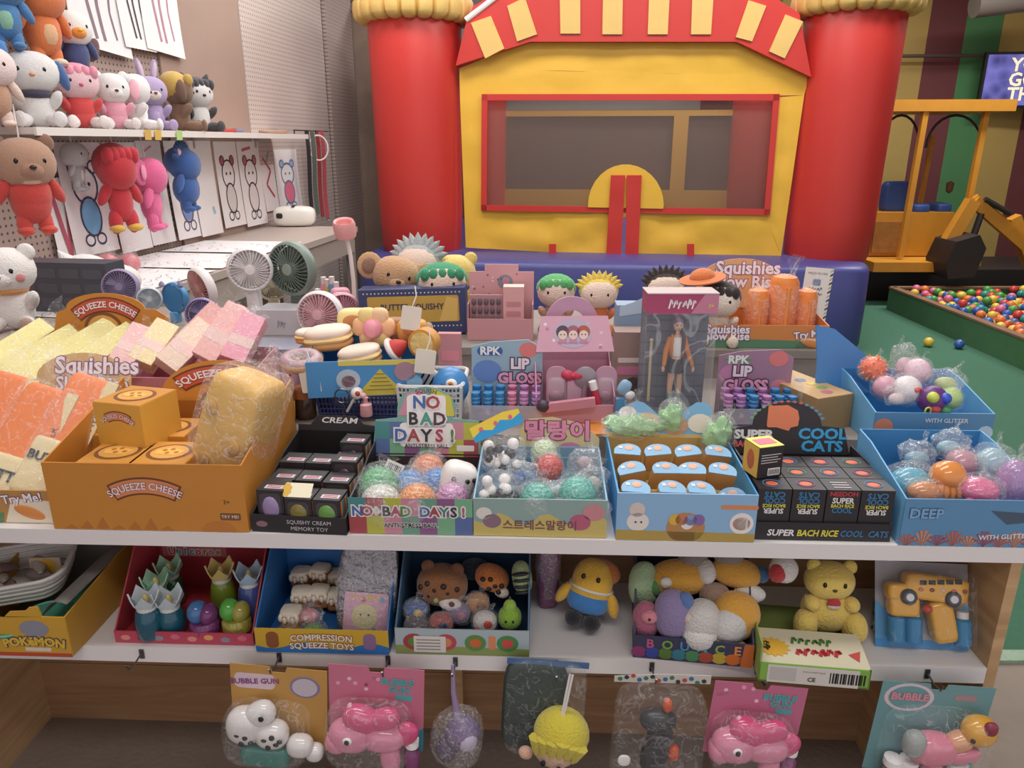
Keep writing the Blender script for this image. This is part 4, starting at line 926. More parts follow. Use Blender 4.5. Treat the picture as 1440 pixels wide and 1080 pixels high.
for lb, px, py, of, r, hx, sd_ in (('teal beaded squeeze ball in crinkled bag, front middle', 755, 703, .04, .033, '4FB6A6', 21), ('teal beaded squeeze ball in crinkled bag, front right', 812, 696, .055, .036, '58BDAE', 22), ('red swirl squeeze ball under crinkled film', 772, 658, .13, .028, 'D8443E', 23), ('clear pale green squeeze ball at back of Korean box', 765, 636, .16, .026, 'C8DDB4', 24)):
    ball('squeeze_ball', lb, C(px, py, of), r, BEAD(hx), bagged=sd_, group='squeeze balls in the Korean box')
for lb, px, py, of, sd_ in (('bag of black and white toy beads at the front left of Korean box', 703, 692, .04, 31), ('bag of black and white beads with blue header card above Korean box', 707, 640, .1, 32)):
    c = C(px, py, of); q = TS('bead_bag', lb, 'bag of toys', *c, (-20, 0, 0), 'bags of black and white beads'); rs = random.Random(sd_)
    for i in range(15):
        hx = '2C2C32' if i % 2 else 'ECE8E6'
        obj('bead', B().ell((rs.uniform(-.028, .028), rs.uniform(-.012, .012), rs.uniform(-.024, .024)), rs.uniform(.009, .012), n=10, k=8), mat(hx, .3), q)
    bag(q, (0, 0, 0), (.044, .026, .042), sd_, cover=.16, tuft=False, nz=.2)
    if sd_ == 32:
        hd_ = obj('header_card', B().prism([(-.05, -.014), (.05, -.014), (.05, .014), (.02, .02), (-.05, .016)], -.001, .001), mat('E6C840', .5), q, loc=(-.012, 0, .055), rot=(0, -24, 0))
        patch(hd_, [(-.05, -.014), (.05, -.014), (.05, .006), (.03, .0), (.01, .008), (-.01, -.004), (-.03, .004), (-.05, -.004)], mat('2F9AD0', .5), -.0016)
        for a in (-.03, .0, .03): patch(hd_, disc((a, .006), .004, 8), mat('D9607A', .5), -.0022)
for lb, px, py, of, sd_, rr in (('empty crumpled clear bag heaped in the middle of Korean box', 745, 672, .12, 41, (.034, .026, .034)), ('crumpled silvery bag at the right side of Korean box', 835, 680, .1, 42, (.03, .026, .034)), ('flat crinkled bag over the right front rim of Korean box', 838, 712, .03, 43, (.026, .02, .014)), ('blue tinted crumpled bag at the left divider of Korean box', 728, 668, .08, 44, (.024, .02, .034)), ('crumpled clear bag lying across the middle front of Korean box', 785, 688, .07, 45, (.034, .02, .02)), ('crumpled clear bag with dark scraps at right front of Korean box', 790, 712, .03, 46, (.024, .016, .014)), ('tall crumpled clear bag at the back right of Korean box', 822, 650, .16, 47, (.034, .022, .03))):
    c = C(px, py, of); q = TS('crinkled_bag', lb, 'plastic bag', *c); bag(q, (0, 0, 0), rr, sd_, cover=.3, nz=.32, nf=40, h='EEF2F4'); obj('contents', B().ell((0, .004, -.006), [a * .55 for a in rr], n=12, k=8, nz=.2), mat(['7F9FC8', 'C9C0B8', '3F5A52', '5A7FC0', 'B8C8C4', '2F3A36', 'C9B0B8'][sd_ - 41], .4), q)
# --- bun box
t, fp, bk, sd, w_ = tray('bun_display_box', 'blue tray box printed with steamed buns, full of half-round cartons', 866, 1062, .0, Z0, .092, .25, .1, card('8FB8DC'), card('C9A86A'), ms=card('4E9FD6'))
patch(fp, [(-w_ / 2, 0), (w_ / 2, 0), (w_ / 2, .016), (-w_ / 2, .02)], card('B59A4E'))
for c_, r_, hx, sx in (((-.085, .036), .018, 'E6DED6', 1.1), ((-.087, .06), .014, 'D8C8C0', 1), ((.0, .026), .03, 'B98A56', 1.15), ((.098, .036), .021, 'EFE6DE', 1), ((.098, .036), .013, 'D9A090', 1.2)): patch(fp, disc(c_, r_, 18, sx), mat(hx, .5), -.0006)
for i, (a, hx) in enumerate(((-.02, 'D9B04A'), (-.008, 'C97A5A'), (.008, '8A9AC8'), (.022, '8A6AA8'), (.002, 'E6E0E0'))): patch(fp, disc((a, .042 if i < 4 else .034), .011, 12), mat(hx, .5), -.0014)
for a in (-.007, .003): patch(fp, disc((-.082 + a, .036), .0018, 8), BLACK, -.0016)
patch(fp, rrect(.06, .064, .125, .072, .003), mat('D98A5A', .5), -.0008)
hp = [(-w_ / 2, 0), (w_ / 2 - .03, 0)] + [(w_ / 2 - .03 - (w_ - .03) * i / 14, .075 + .02 * math.sin(i * .75 + .5)) for i in range(15)]
hc = header(t, hp, .248, .078, card('7FB4D8'), 14); patch(hc, [(-w_ / 2, .0), (w_ / 2 - .03, 0), (w_ / 2 - .03, .026), (-w_ / 2, .03)], card('D3BC7C'))
for c_, r_, hx in (((-.04, .05), .022, 'D9B890'), ((.02, .045), .02, 'C99A78'), ((.07, .05), .02, 'E6DED0'), ((-.08, .07), .014, 'E9E4E0')): patch(hc, disc(c_, r_, 14, 1.3), mat(hx, .5), -.001)
halfm = None
lab = 'half-round kraft bun carton with blue lid'
k = 0
for r_, (of, zz) in enumerate(((.02, .068), (.085, .076), (.15, .085))):
    for i in range(4):
        k += 1
        xx = -w_ / 2 + .038 + .056 * i + rnd.uniform(-.003, .003)
        p = t.matrix_basis @ Vector((xx, of + .02, zz))
        q = thing('bun_carton', lab + {0: ', front row', 1: ', middle row', 2: ', back row'}[r_] + ' ' + ('leftmost', 'second from left', 'third from left', 'rightmost')[i], 'carton', p, (22 if k != 4 else 60, rnd.uniform(-10, 10), SRZ + rnd.uniform(-12, 12)), 'half-round bun cartons')
        pr = [(-.025, -.004)] + [(.026 * math.cos(R(a)), .006 + .02 * math.sin(R(a))) for a in range(180, -1, -20)][0:] + [(.025, -.004)]
        bd = obj('carton_body', B().prism([(a, c_) for a, c_ in pr], 0, .042, rotm(-90, 0, 0) @ Matrix.Identity(4)), card('C4965C'), q, loc=(0, -.01, .0225))
        lid = obj('lid_panel', B().prism([(a * 1.0, c_) for a, c_ in pr], -.002, 0, rotm(-90, 0, 0)), card('8DBBDD'), q, loc=(0, -.01, .0225))
        lid.location = (0, -.01, -.0195 + .0425)
        obj('lid_print', B().ell((.002, .004, .0255), (.009, .007, .0008), n=12, k=6), mat('E3B49A', .5), q); obj('lid_print', B().box((-.014, .004, .0255), (.007, .006, .0008)), mat('E9E4E0', .5), q)
for lb, px, py, of, sd_, rr, hx in (('pale green stretchy squishy in clear bag, left on the bun box header', 890, 598, .26, 51, (.055, .02, .022), 'A9DCA0'), ('green squishy in knotted bag, middle on the bun box header', 945, 588, .27, 52, (.026, .02, .03), '9FD896'), ('green squishy in clear bag at the right corner of the bun box', 1010, 612, .22, 53, (.026, .02, .036), 'A4DA9C')):
    c = C(px, py, of); q = TS('green_squishy', lb, 'squishy toy', *c, (0, 20 if sd_ == 53 else 0, 0), 'green squishies on the bun box'); obj('squishy_body', B().ell((0, 0, 0), rr, n=28, k=18, nz=.4, nf=70), jelly(hx), q); bag(q, (0, 0, 0), [a * 1.3 for a in rr], sd_, cover=.2, nz=.25, tv=(0, 0, 1))
# --- black cats box
t, fp, bk, sd, w_ = tray('cool_cats_box', 'black display box of twelve squeeze toy cubes reading COOL CATS', 1062, 1254, .01, Z0, .034, .21, .08, card('2B282B'), card('252225'), ms=card('302C30'), side=[(.003, 0), (.207, 0), (.207, .1), (.12, .1), (.003, .034)])
text('SUPER', .017, mat('E9E6E4', .5), fp, (-.075, 0, .014), bold=.03, shear=.15); text('BACH RICE', .017, mat('D9D24A', .5), fp, (-.01, 0, .014), bold=.03, wx=.85, shear=.15); text('COOL  CATS', .017, mat('3A7AA8', .5), fp, (.072, 0, .014), bold=.02, wx=.85, shear=.15)
hp = [(-w_ / 2, 0), (w_ / 2, 0), (w_ / 2 - .015, .07), (.06, .075)] + [(-.01 + .068 * math.cos(R(a)), .078 + .052 * math.sin(R(a))) for a in range(15, 166, 15)] + [(-.078, .075), (-w_ / 2, .065)]
hc = header(t, hp, .207, .072, card('343034'), 10); fitz(hc, .072, .88)
blob = [(-.07 + .02, .075), (-.048, .125), (-.04, .12), (-.01, .122), (.01, .11), (.014, .092), (.012, .074), (-.002, .07), (-.006, .062), (-.03, .07), (-.048, .07)]
patch(hc, blob, mat('E8875F', .5), -.001); text('SUPER', .028, mat('E9E6E4', .5), hc, (-.075, 0, .052), bold=.05); text('BACH RICE', .02, mat('E06A6A', .5), hc, (-.075, 0, .03), bold=.04, wx=.8)
text('COOL', .034, mat('3FA9DE', .5), hc, (.062, 0, .055), bold=.04); text('CATS', .034, mat('3FA9DE', .5), hc, (.062, 0, .026), bold=.04)
for i_, a_ in enumerate(range(-70, 71, 10)): patch(hc, disc((-.01 + .0745 * math.sin(R(a_)), .072 + .0585 * math.cos(R(a_))), .003, 6, 1.4), mat(['6FB88A', 'C86A5A', '5A9AC8'][i_ // 5 % 3], .5), -.001)
s = w_ / 4 - .002
for r_ in range(3):
    for i in range(4):
        pos = ('leftmost', 'second from left', 'third from left', 'rightmost')[i] + ' in the ' + ('front', 'middle', 'back')[r_] + ' row'
        p = t.matrix_basis @ Vector((-w_ / 2 + (i + .5) * w_ / 4, .006 + r_ * .05, .005))
        hh = .092
        q = thing('cat_cube', 'black cat toy cube, ' + pos, 'carton', p, (0, 0, SRZ), 'black cat toy cubes')
        bd = obj('carton_body', B().box((0, .024, hh / 2), (s, .048, hh)), card('2E2A2D'), q)
        if r_ == 0:
            fl = i != 2
            zz = (lambda z: hh - z + .012) if fl else (lambda z: z + .022)
            text('CATS' if fl else 'NEEDOH', .015 if fl else .012, mat('3A7AA8' if fl else 'C2404A', .5), bd, (0, 0, zz(.022 if fl else .062)), bold=.03, flip=fl); text('COOL' if fl else 'SUPER', .015, mat('3A7AA8' if fl else 'E9E6E4', .5), bd, (0, 0, zz(.034 if fl else .049)), bold=.03, flip=fl, wx=.9)
            text('BACH RICE', .009, mat('D9D24A', .5), bd, (0, 0, zz(.044 if fl else .039)), bold=.03, flip=fl, wx=.9); text('SUPER' if fl else 'COOL', .014, mat('E9E6E4' if fl else '3A7AA8', .5), bd, (0, 0, zz(.054 if fl else .03)), bold=.03, flip=fl, wx=.9)
        if not (r_ == 0 and i == 2):
            obj('top_print', B().tube([(.016 * math.cos(a), .024 + .014 * math.sin(a), hh) for a in [2 * PI * j / 16 for j in range(16)]], .0012, 4, True), mat(['5A7FA8', '8A4A7A', '4A8A6A'][(i + r_) % 3], .5), q)
            obj('top_print', B().ell((0, .024, hh), (.011, .009, .0012), n=12, k=6), mat('E06A4A', .5), q)
        else:
            for j in range(3): obj('top_print', B().box((0, .01 + .01 * j, hh + .0004), (.03, .003, .0008)), mat('B8B4B4', .5), q)
p = t.matrix_basis @ Vector((-w_ / 2 + .03, .05, .099))
q = thing('cat_cube', 'loose cat toy cube standing up with yellow and pink top', 'carton', p, (0, 0, 16), 'black cat toy cubes')
bd = obj('carton_body', B().box((0, .024, .03), (.05, .048, .06)), card('2C282B'), q)
obj('side_print', B().box((-.0254, .024, .03), (.0006, .046, .058)), mat('D9B04A', .5), q); obj('side_print', B().ell((-.0256, .024, .03), (.001, .012, .02), n=12, k=6), mat('B8603A', .5), q)
obj('lid_panel', B().box((0, .024, .0606), (.05, .048, .001)), mat('E3D860', .5), q); obj('lid_print', B().box((0, .024, .0614), (.036, .024, .001)), mat('E0708A', .5), q)
for j in range(4): patch(bd, [(-.02, .044 - .005 * j), (.02 - .006 * (j % 2), .044 - .005 * j), (.02 - .006 * (j % 2), .0455 - .005 * j), (-.02, .0455 - .005 * j)], mat('C9C4C4', .5))
patch(bd, rrect(-.004, .004, .021, .018, .001), WHITE)
for j in range(7): patch(bd, [(-.002 + .0032 * j, .006), (-.0006 + .0032 * j, .006), (-.0006 + .0032 * j, .016), (-.002 + .0032 * j, .016)], BLACK, -.0012)
# --- sea squishy tray, far right
def seatray(nm, lb, px0, px1, off, z, hf, d, py):
    t, fp, bk, sd, w_ = tray(nm, lb, px0, px1, off, z, hf, d, hf * 1.5, card('5C8FB8'), card('3F86BE'), ms=card('6FB0DE'), py=py)
    for i in range(9):
        x_ = -w_ / 2 + w_ * (i + .5) / 9
        if 3 <= i <= 5 and nm == 'sea_squishy_tray_b': continue
        b = B()
        for a in range(-60, 61, 24):
            b.prism([(x_, .0), (x_ + .02 * math.sin(R(a)) - .003, .03 * math.cos(R(a)) * (.7 + .3 * (i % 2))), (x_ + .02 * math.sin(R(a)) + .003, .03 * math.cos(R(a)) * (.7 + .3 * (i % 2)))], -.001, -.0004)
        obj('coral_print', b, mat(['B86A5A', 'C98A6A', '9A5A6A'][i % 3], .5), fp)
    return t, fp, bk, sd, w_
t, fp, bk, sd, w_ = seatray('sea_squishy_tray', 'blue sea-life tray of jelly squishies at the front right corner', 1266, 1462, .0, Z0, .09, .22, 750)
text('DEEP', .026, mat('7FA8D0', .5), fp, (-w_ * .34, -.0006, .062), bold=.03, outline=mat('3A4A6A', .5)); text('WITH GLITTER', .013, mat('E0E4EA', .5), fp, (w_ * .25, -.0006, .02), bold=.02, rot=(0, -4, 0)); patch(fp, [(w_ * .12, .07), (w_ * .4, .066), (w_ * .44, .05), (w_ * .25, .044)], mat('4A5A6E', .5))
for lb, px, py, of, rr, hx, sd_ in (('orange jelly squishy with tentacles in the sea tray', 1333, 668, .07, (.032, .028, .027), 'EE9A52', 61), ('pink jelly squishy in the sea tray', 1375, 688, .05, (.036, .03, .022), 'E8709E', 62), ('teal jelly squishy at the left of the sea tray', 1280, 680, .09, (.04, .03, .032), '5FB4CC', 63), ('lilac jelly squishy at the right picture edge', 1425, 680, .07, (.03, .03, .045), 'B48AC0', 64), ('amber jelly squishy lying low in the sea tray', 1300, 692, .05, (.03, .022, .02), 'D98A4A', 65), ('pale blue jelly squishy at the back of the sea tray', 1395, 655, .14, (.034, .03, .036), 'A9CBD6', 66), ('rose jelly squishy at the back of the sea tray', 1352, 650, .15, (.03, .028, .026), 'CF9AA6', 67)):
    c = C(px, py, of); q = TS('jelly_squishy', lb, 'squishy toy', *c, (0, 0, 0), 'jelly squishies in the sea tray')
    obj('squishy_body', B().ell((0, 0, 0), rr, n=20, k=12, nz=.05), jelly(hx), q)
    if sd_ in (61, 62):
        for i in range(5): obj('tentacle', B().tube([((-.6 + .3 * i) * rr[0], -rr[1] * .6, -rr[2] * .5), ((-.7 + .35 * i) * rr[0], -rr[1] * .9, -rr[2] * .9), ((-.7 + .35 * i) * rr[0], -rr[1] * .95, -rr[2] * 1.35)], [.007, .006, .003], 8), jelly(hx), q)
    if sd_ != 61: bag(q, (0, 0, .004), [a * 1.15 for a in rr], sd_, cover=.17, nz=.16, tv=(.2, .2, 1))
for lb, px, py, of, sd_ in (('crumpled clear bag at the back left of the sea tray', 1290, 640, .16, 71), ('crumpled clear bag standing at the back of the sea tray', 1335, 625, .18, 72)):
    c = C(px, py, of); q = TS('crinkled_bag', lb, 'plastic bag', *c); bag(q, (0, 0, 0), (.034, .024, .03), sd_, cover=.3, nz=.34, nf=40, h='E9F2F6'); obj('contents', B().ell((0, 0, -.008), (.024, .016, .016), n=12, k=8), jelly('9FC8D8'), q)
# ================================================================== second and third row
def hz(px, pyt, off, zb): return Zp(px, pyt, off) - zb
# --- rear left cheese box with yellow sticks
t, fp, bk, sd, w_ = tray('cheese_stick_box', 'orange squeeze cheese box of yellow sticks at the back left', -60, 152, .36, Z1, .07, .22, .12, OR_, ORD, py=560)
of = .575; xa, xb = X(72, 500, of), X(242, 500, of); cxm = (X(75, 500, .36) * 0 + (xa + xb) / 2)
lx = lambda x: x - (X(-60, 560, .36) + X(152, 560, .36)) / 2
zt = Zp(165, 414, of) - Z1; zsd = Zp(165, 436, of) - Z1
zb_ = .09
hp = [(lx(xa), 0), (lx(xb), 0), (lx(xb), zsd - zb_ - .02), (lx(xb) - .03, zsd - zb_)] + [(lx(cxm) + .1 * math.cos(R(a)), zsd - zb_ + (zt - zsd) * math.sin(R(a))) for a in range(0, 181, 15)] + [(lx(xa) + .03, zsd - zb_ - .01)]
hc = header(t, hp, .217, zb_, OR_, 3); ribbon_at(hc, lx(cxm), zt - zb_ - .028, .12, 36, .021); cheese_print(hc, (lx(cxm) - .01, (zsd - zb_) * .55), .045)
def stick(label, px, py, off, L, w2, rot, hx, seed, group):
    x, o_, z = C(px, py, off); q = TS('foam_stick', label, 'squishy toy', x, off, z, rot, group)
    obj('stick_body', B().box((0, 0, 0), (w2, w2 * .8, L)), mat(hx, .6, .15, 60, .05, 20), q); obj('label_band', B().box((0, 0, -L * .1), (w2 * 1.02, w2 * .82, L * .2)), mat('EFCFC8' if hx != 'E8DC8E' else 'EBE09A', .6), q)
    bag(q, (0, 0, 0), (w2 * .56, w2 * .47, L * .525), seed, e=.22, cover=.1, nz=.02, tv=(0, .2, 1), n=24, bs=34)
for i, (px, py, r_) in enumerate(((40, 508, 62), (95, 498, 60), (128, 506, 64), (5, 500, 60))):
    stick('pale yellow wrapped foam stick, ' + ('second', 'third', 'rightmost', 'leftmost')[i] + ' in the rear cheese box', px, py, .47 + .02 * (i % 2), .25, .05, (-66, 34, -22 + i * 4), 'E8DC8E', 80 + i, 'yellow foam sticks')
# --- pink tray of foam sticks
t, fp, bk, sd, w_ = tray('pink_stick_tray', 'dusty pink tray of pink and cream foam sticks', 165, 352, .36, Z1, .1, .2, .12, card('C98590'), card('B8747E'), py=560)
for i, (px, py, rot, hx, L) in enumerate(((188, 490, (-50, 20, 0), 'EFC0BE', .11), (218, 486, (-50, 25, 0), 'EEDDA8', .12), (275, 472, (-35, 42, 0), 'F0B8B2', .17), (262, 488, (-50, 40, 0), 'EFD6C0', .14), (312, 470, (-40, 30, 0), 'F2BEB8', .15), (318, 496, (-55, 48, 0), 'F0BAB6', .15), (344, 478, (-40, 20, 0), 'F1A9BC', .12))):
    stick(['cream pink foam stick at the left of the pink tray', 'cream foam stick second from left in the pink tray', 'pink foam stick leaning tall in the pink tray', 'peach foam stick below the tall pink one', 'pink foam stick upright beside the pink fan', 'pink foam stick lying at the front of the pink tray', 'rose foam stick with heart at the right of the pink tray'][i], px, py, .46 + .02 * (i % 3), L, .055, rot, hx, 90 + i, 'pink and cream foam sticks')
# --- hand fans
def fan(label, px, py, rpx, off, face=(0, 0), rim='E8E4E4', grille='D9B4B4', hubc=None, handle=True, base=False, hl=None, ears=None, z0=None, stand=Z2, body=None):
    x, o_, z = C(px, py, off); r = rpx * mpx(ST.w(x, off, z))
    q = TS('hand_fan', label, 'fan', x, off, stand + .001, (0, 0, 0), 'small hand fans')
    zc = z - stand
    rm, gm = mat(rim, .4), mat(grille, .45)
    Mx = Matrix.Translation((0, 0, zc)) @ rotm(face[0], 0, face[1]) @ rotm(90, 0, 0)
    hd = obj('housing', B().lathe([(r * .9, .0), (r, r * .08), (r * 1.02, r * .25), (r * .98, r * .42), (r * .9, r * .48), (r * .86, r * .42), (r * .86, r * .06), (r * .9, 0)], 32, Mx, cap=False), rm, q)
    b = B()
    nb = 34
    for i in range(nb):
        a = 2 * PI * i / nb
        for zz, s in ((r * .46, 1), (r * .02, .98)):
            b.tube([(r * .2 * math.cos(a), r * .2 * math.sin(a), zz + r * .07), (r * .6 * math.cos(a + .12), r * .6 * math.sin(a + .12), zz + r * .06), (r * .9 * s * math.cos(a + .2), r * .9 * s * math.sin(a + .2), zz)], r * .017, 4, m=Mx)
    gr = obj('grille', b, gm, q); gr['kind'] = 'stuff'
    obj('hub', B().lathe([(0, r * .57), (r * .2, r * .56), (r * .24, r * .5), (r * .22, r * .05), (0, r * .04)], 20, Mx), mat(hubc or grille, .4), q)
    bl = B()
    for i in range(5):
        a = 2 * PI * i / 5
        bl.add([(r * .2 * math.cos(a), r * .2 * math.sin(a), r * .15), (r * .8 * math.cos(a - .25), r * .8 * math.sin(a - .25), r * .12), (r * .8 * math.cos(a + .35), r * .8 * math.sin(a + .35), r * .32), (r * .2 * math.cos(a + .5), r * .2 * math.sin(a + .5), r * .3)], [(0, 1, 2, 3)], Mx)
    obj('blades', bl, mat(grille, .5), q)
    obj('back_plate', B().lathe([(0, r * -.02), (r * .84, -r * .02), (r * .84, r * .01), (0, r * .01)], 28, Mx), gm, q)
    hb = mat(body or rim, .4)
    if handle:
        d_ = Vector((0, .0, zc - r * .9))
        obj('handle', B().ell((0, r * .1, (zc - r * .9) / 2), (r * .3, r * .3, (zc - r * .8) / 2), n=16, k=12, e=.4), hb, q)
    if base: obj('foot', B().lathe([(r * .7, 0), (r * .72, r * .1), (r * .3, r * .2), (0, r * .22)], 24), hb, q)
    if ears:
        for s in (-1, 1): obj('fan_ear', B().lathe([(r * .2, 0), (r * .14, r * .2), (0, r * .32)], 10, Matrix.Translation((s * r * .6, 0, zc + r * .8))), mat(ears, .5), q)
    return q
fan('white hand fan standing tall on its white handle', 352, 378, 31, .92, (0, 18), 'EDEBEA', 'E2DEDC', base=True)
fan('grey green desk fan with large round head', 417, 377, 38, .95, (0, -22), '7E8C82', '6E7C72', hubc='8F9C92', base=True, body='6A776E')
fan('pink hand fan with white rim turned to the left', 291, 402, 29, .95, (10, -38), 'ECE6E4', 'D39A96')
fan('beige hand fan half hidden behind the white fan', 382, 398, 24, 1.02, (0, 30), 'D6CDB4', 'C6BCA2')
fan('light pink hand fan in front of the white carton', 335, 455, 28, .78, (-5, -12), 'E3B9BC', 'D9A6AC')
fan('purple hand fan low behind the pink sticks', 286, 442, 23, .82, (-10, 10), '8F82B8', '7E719F')
fan('purple hand fan behind the rear cheese box', 172, 404, 25, 1.0, (-10, 10), '9A8DAE', '857A9A')
fan('small pale blue hand fan behind the rear cheese box', 211, 420, 17, .96, (0, 20), 'CBD6DE', 'BCC8D2')
fan('blue cat-eared hand fan seen from behind', 243, 420, 22, .98, (0, 160), '4A8FC4', '3F82B8', ears='8A7F9A')
fan('large pink hand fan with white rim in front of grey carton', 453, 442, 33, .78, (-6, -6), 'EDE3E4', 'DDAEB4', base=False)
fan('rose hand fan tucked behind the large pink one', 480, 436, 26, .88, (0, 24), 'DDA9B4', 'CF98A4')
x0, x1 = X(362, 480, .82), X(432, 480, .82); hh = hz(395, 438, .82, Z2)
t, b_ = carton('fan_carton', 'pale grey carton with faint lettering below the grey fan', (x0 + x1) / 2, .83, Z2, x1 - x0, .1, hh, card('C6C3C8'))
scribble(b_, -.012, .012, hh * .45, hh * .3, mat('A3A0A8', .5), n=3)
x0, x1 = X(345, 520, .66), X(430, 520, .66); t, b_ = carton('grey_carton', 'slate grey carton lying under the pale grey one', (x0 + x1) / 2, .6, Z1, x1 - x0, .12, hz(390, 492, .6, Z1), card('8A8A9A'))
# pink lamp
x, o_, z = C(485, 330, 1.05)
q = TS('desk_lamp', 'small pink desk lamp on a curved white stem', 'lamp', X(497, 420, 1.05), 1.05, Z2)
zr = z - Z2; dx = x - X(497, 420, 1.05)
obj('stem', B().tube([(0, 0, 0), (.004, 0, zr * .45), (0, 0, zr * .75), (dx * .6, 0, zr * .95), (dx, 0, zr + .01)], .0065, 8), mat('E9DEDC', .4), q)
obj('shade', B().lathe([(.014, -.03), (.032, -.026), (.034, .012), (.03, .022), (.024, .018), (.022, .004), (0, .002)], 22, Matrix.Translation((dx, 0, zr + .02)) @ rotm(18, 0, 0)), mat('E9A6A4', .4), q)
obj('foot', B().lathe([(.035, 0), (.035, .01), (.008, .018), (0, .018)], 18), mat('E9A6A4', .4), q)
for i, (px, hx, h_) in enumerate(((455, 'D98AA0', .09), (462, 'C9A84A', .085), (469, '6A93B8', .095), (476, 'B0607A', .08), (451, 'C08A74', .06))):
    q = TS('slim_bottle', ('rose', 'yellow', 'blue', 'dark pink', 'tan')[i] + ' capped slim bottle standing behind the grey green fan', 'bottle', X(px, 395, 1.1), 1.1 - .01 * i, Z2 + .001)
    obj('bottle_body', B().lathe([(.011, 0), (.012, .01), (.012, h_), (.008, h_ + .01)], 12), mat(hx, .35), q); obj('cap', B().lathe([(.009, h_ + .008), (.009, h_ + .03), (0, h_ + .032)], 10), mat('E3D0D0', .4), q)
c = C(478, 405, .98)
q = TS('toy_camera', 'pink toy camera between the fans and the brown plush', 'toy', c[0], .98, Z2 + .001, (0, 0, 20)); zc = c[2] - Z2
obj('camera_body', B().ell((0, 0, zc * .5), (.03, .022, zc * .5), n=18, k=12, e=.4), mat('DFA0AE', .4), q); obj('lens', B().lathe([(.022, 0), (.024, .02), (.018, .022), (.016, .012), (0, .012)], 18, Matrix.Translation((0, -.016, zc * .75)) @ rotm(90, 0, 0)), mat('B0707E', .3), q)
# --- plush along the back edge
def bplush(name, label, px, pyt, off, wpx, z=Z2, rz=0, **k):
    x = X(px, (pyt + 440) / 2, off); h = (Zp(px, pyt, off) - z)
    q = plush(name, label, ST.w(x, off, z), h / k.pop('hs', .94), rot=(k.pop('rx', 0), k.pop('ry', 0), SRZ + rz), **k); return q
bplush('plush_bear', 'tan plush bear with brown inner ears and blue tuft behind the navy carton', 540, 352, .98, 90, body='C79B72', head='C99E76', ear='big', earc='D3A97E', inner='9A7660', muzzle='CFA57E', rz=18, hs=1.0, hw=1.1, ry=14, scarf='5AA6C8')
bplush('plush_doll', 'plush doll with silver hair at the back edge', 590, 338, 1.08, 60, body='5A6A86', head='EAD0C0', hair='AEB4B4', rz=-10, hairk='tuft', hs=1.0, nose=None)
bplush('plush_doll', 'plush doll in a wide green hat behind the navy carton', 622, 372, .94, 70, body='E6D0B8', head='EBCDB8', hair='3E9A6E', rz=10, hw=1.25, hs=.95, nose=None)
bplush('plush_bear', 'pale yellow plush bear behind the green-hatted doll', 640, 352, 1.1, 45, body='E8D07A', eyes=True, hw=1.1, ear='round', hs=1.0)
bplush('plush_doll', 'plush doll in green cap behind the pink purse box', 782, 386, .92, 55, body='C9A08A', head='EBD0C0', hair='5FB46E', nose=None, hw=1.1, hs=.97)
bplush('plush_doll', 'plush doll with spiky yellow hair and orange shirt', 842, 384, .92, 68, body='D9804A', head='F0D6C4', hair='E9CB5A', hairk='tuft', nose=None, hw=1.15, hs=1.05)
bplush('plush_doll', 'plush doll with tufted black hair behind the boxed doll', 935, 376, .95, 62, body='4A4A5E', head='EAD2C2', hair='3A302E', hairk='tuft', nose=None, hw=1.1, hs=1.05)
bplush('plush_doll', 'cream-faced plush doll with black hair and orange hat', 1012, 392, .8, 80, body='EADBC8', head='F0E2D2', hair='3A322E', hairk='cap', nose=None, hw=1.1, hs=1.02, rz=-8)
x, o_, z = C(988, 390, .8)
q = TS('orange_hat', 'orange felt hat on the cream-faced plush doll', 'hat', x, .8, z - .006, (4, -10, 0)); obj('brim', B().lathe([(0, 0), (.06, 0), (.062, .004), (.03, .008), (0, .008)], 24), fur('DA7A3E'), q); obj('crown', B().ell((0, 0, .008), (.034, .034, .022), n=18, k=8), fur('DA7A3E'), q)
# --- navy butter squishy carton
x0, x1 = X(507, 440, .86), X(656, 440, .86); hh = hz(580, 407, .86, Z2)
t, b_ = carton('butter_carton', 'navy carton with gold panel reading BUTTER SQUISHY', (x0 + x1) / 2, .86, Z2, x1 - x0, .07, hh, card('3E466E'), (0, -2, 0))
w_ = x1 - x0; z0_, z1_ = hh - .095, hh - .02
patch(b_, rrect(-w_ * .42, z0_, w_ * .44, z1_, .006), mat('C7A04C', .5, 0, 0, .15, 20)); text('BUTTER SQUISHY', .024, mat('3A3F52', .5), b_, (0, -.0006, (z0_ + z1_) / 2 + .006), bold=.02, wx=.95)
patch(b_, [(w_ * .25, z0_ + .002), (w_ * .42, z0_ + .002), (w_ * .43, z1_ - .01), (w_ * .33, z1_ - .004)], mat('DDB865', .5), -.0012)
for i in range(26):
    for zz in (z0_ - .012, z1_ + .009): patch(b_, disc((-w_ * .45 + w_ * .9 * i / 25, zz), .0022, 6), mat('E6DCC0', .5))
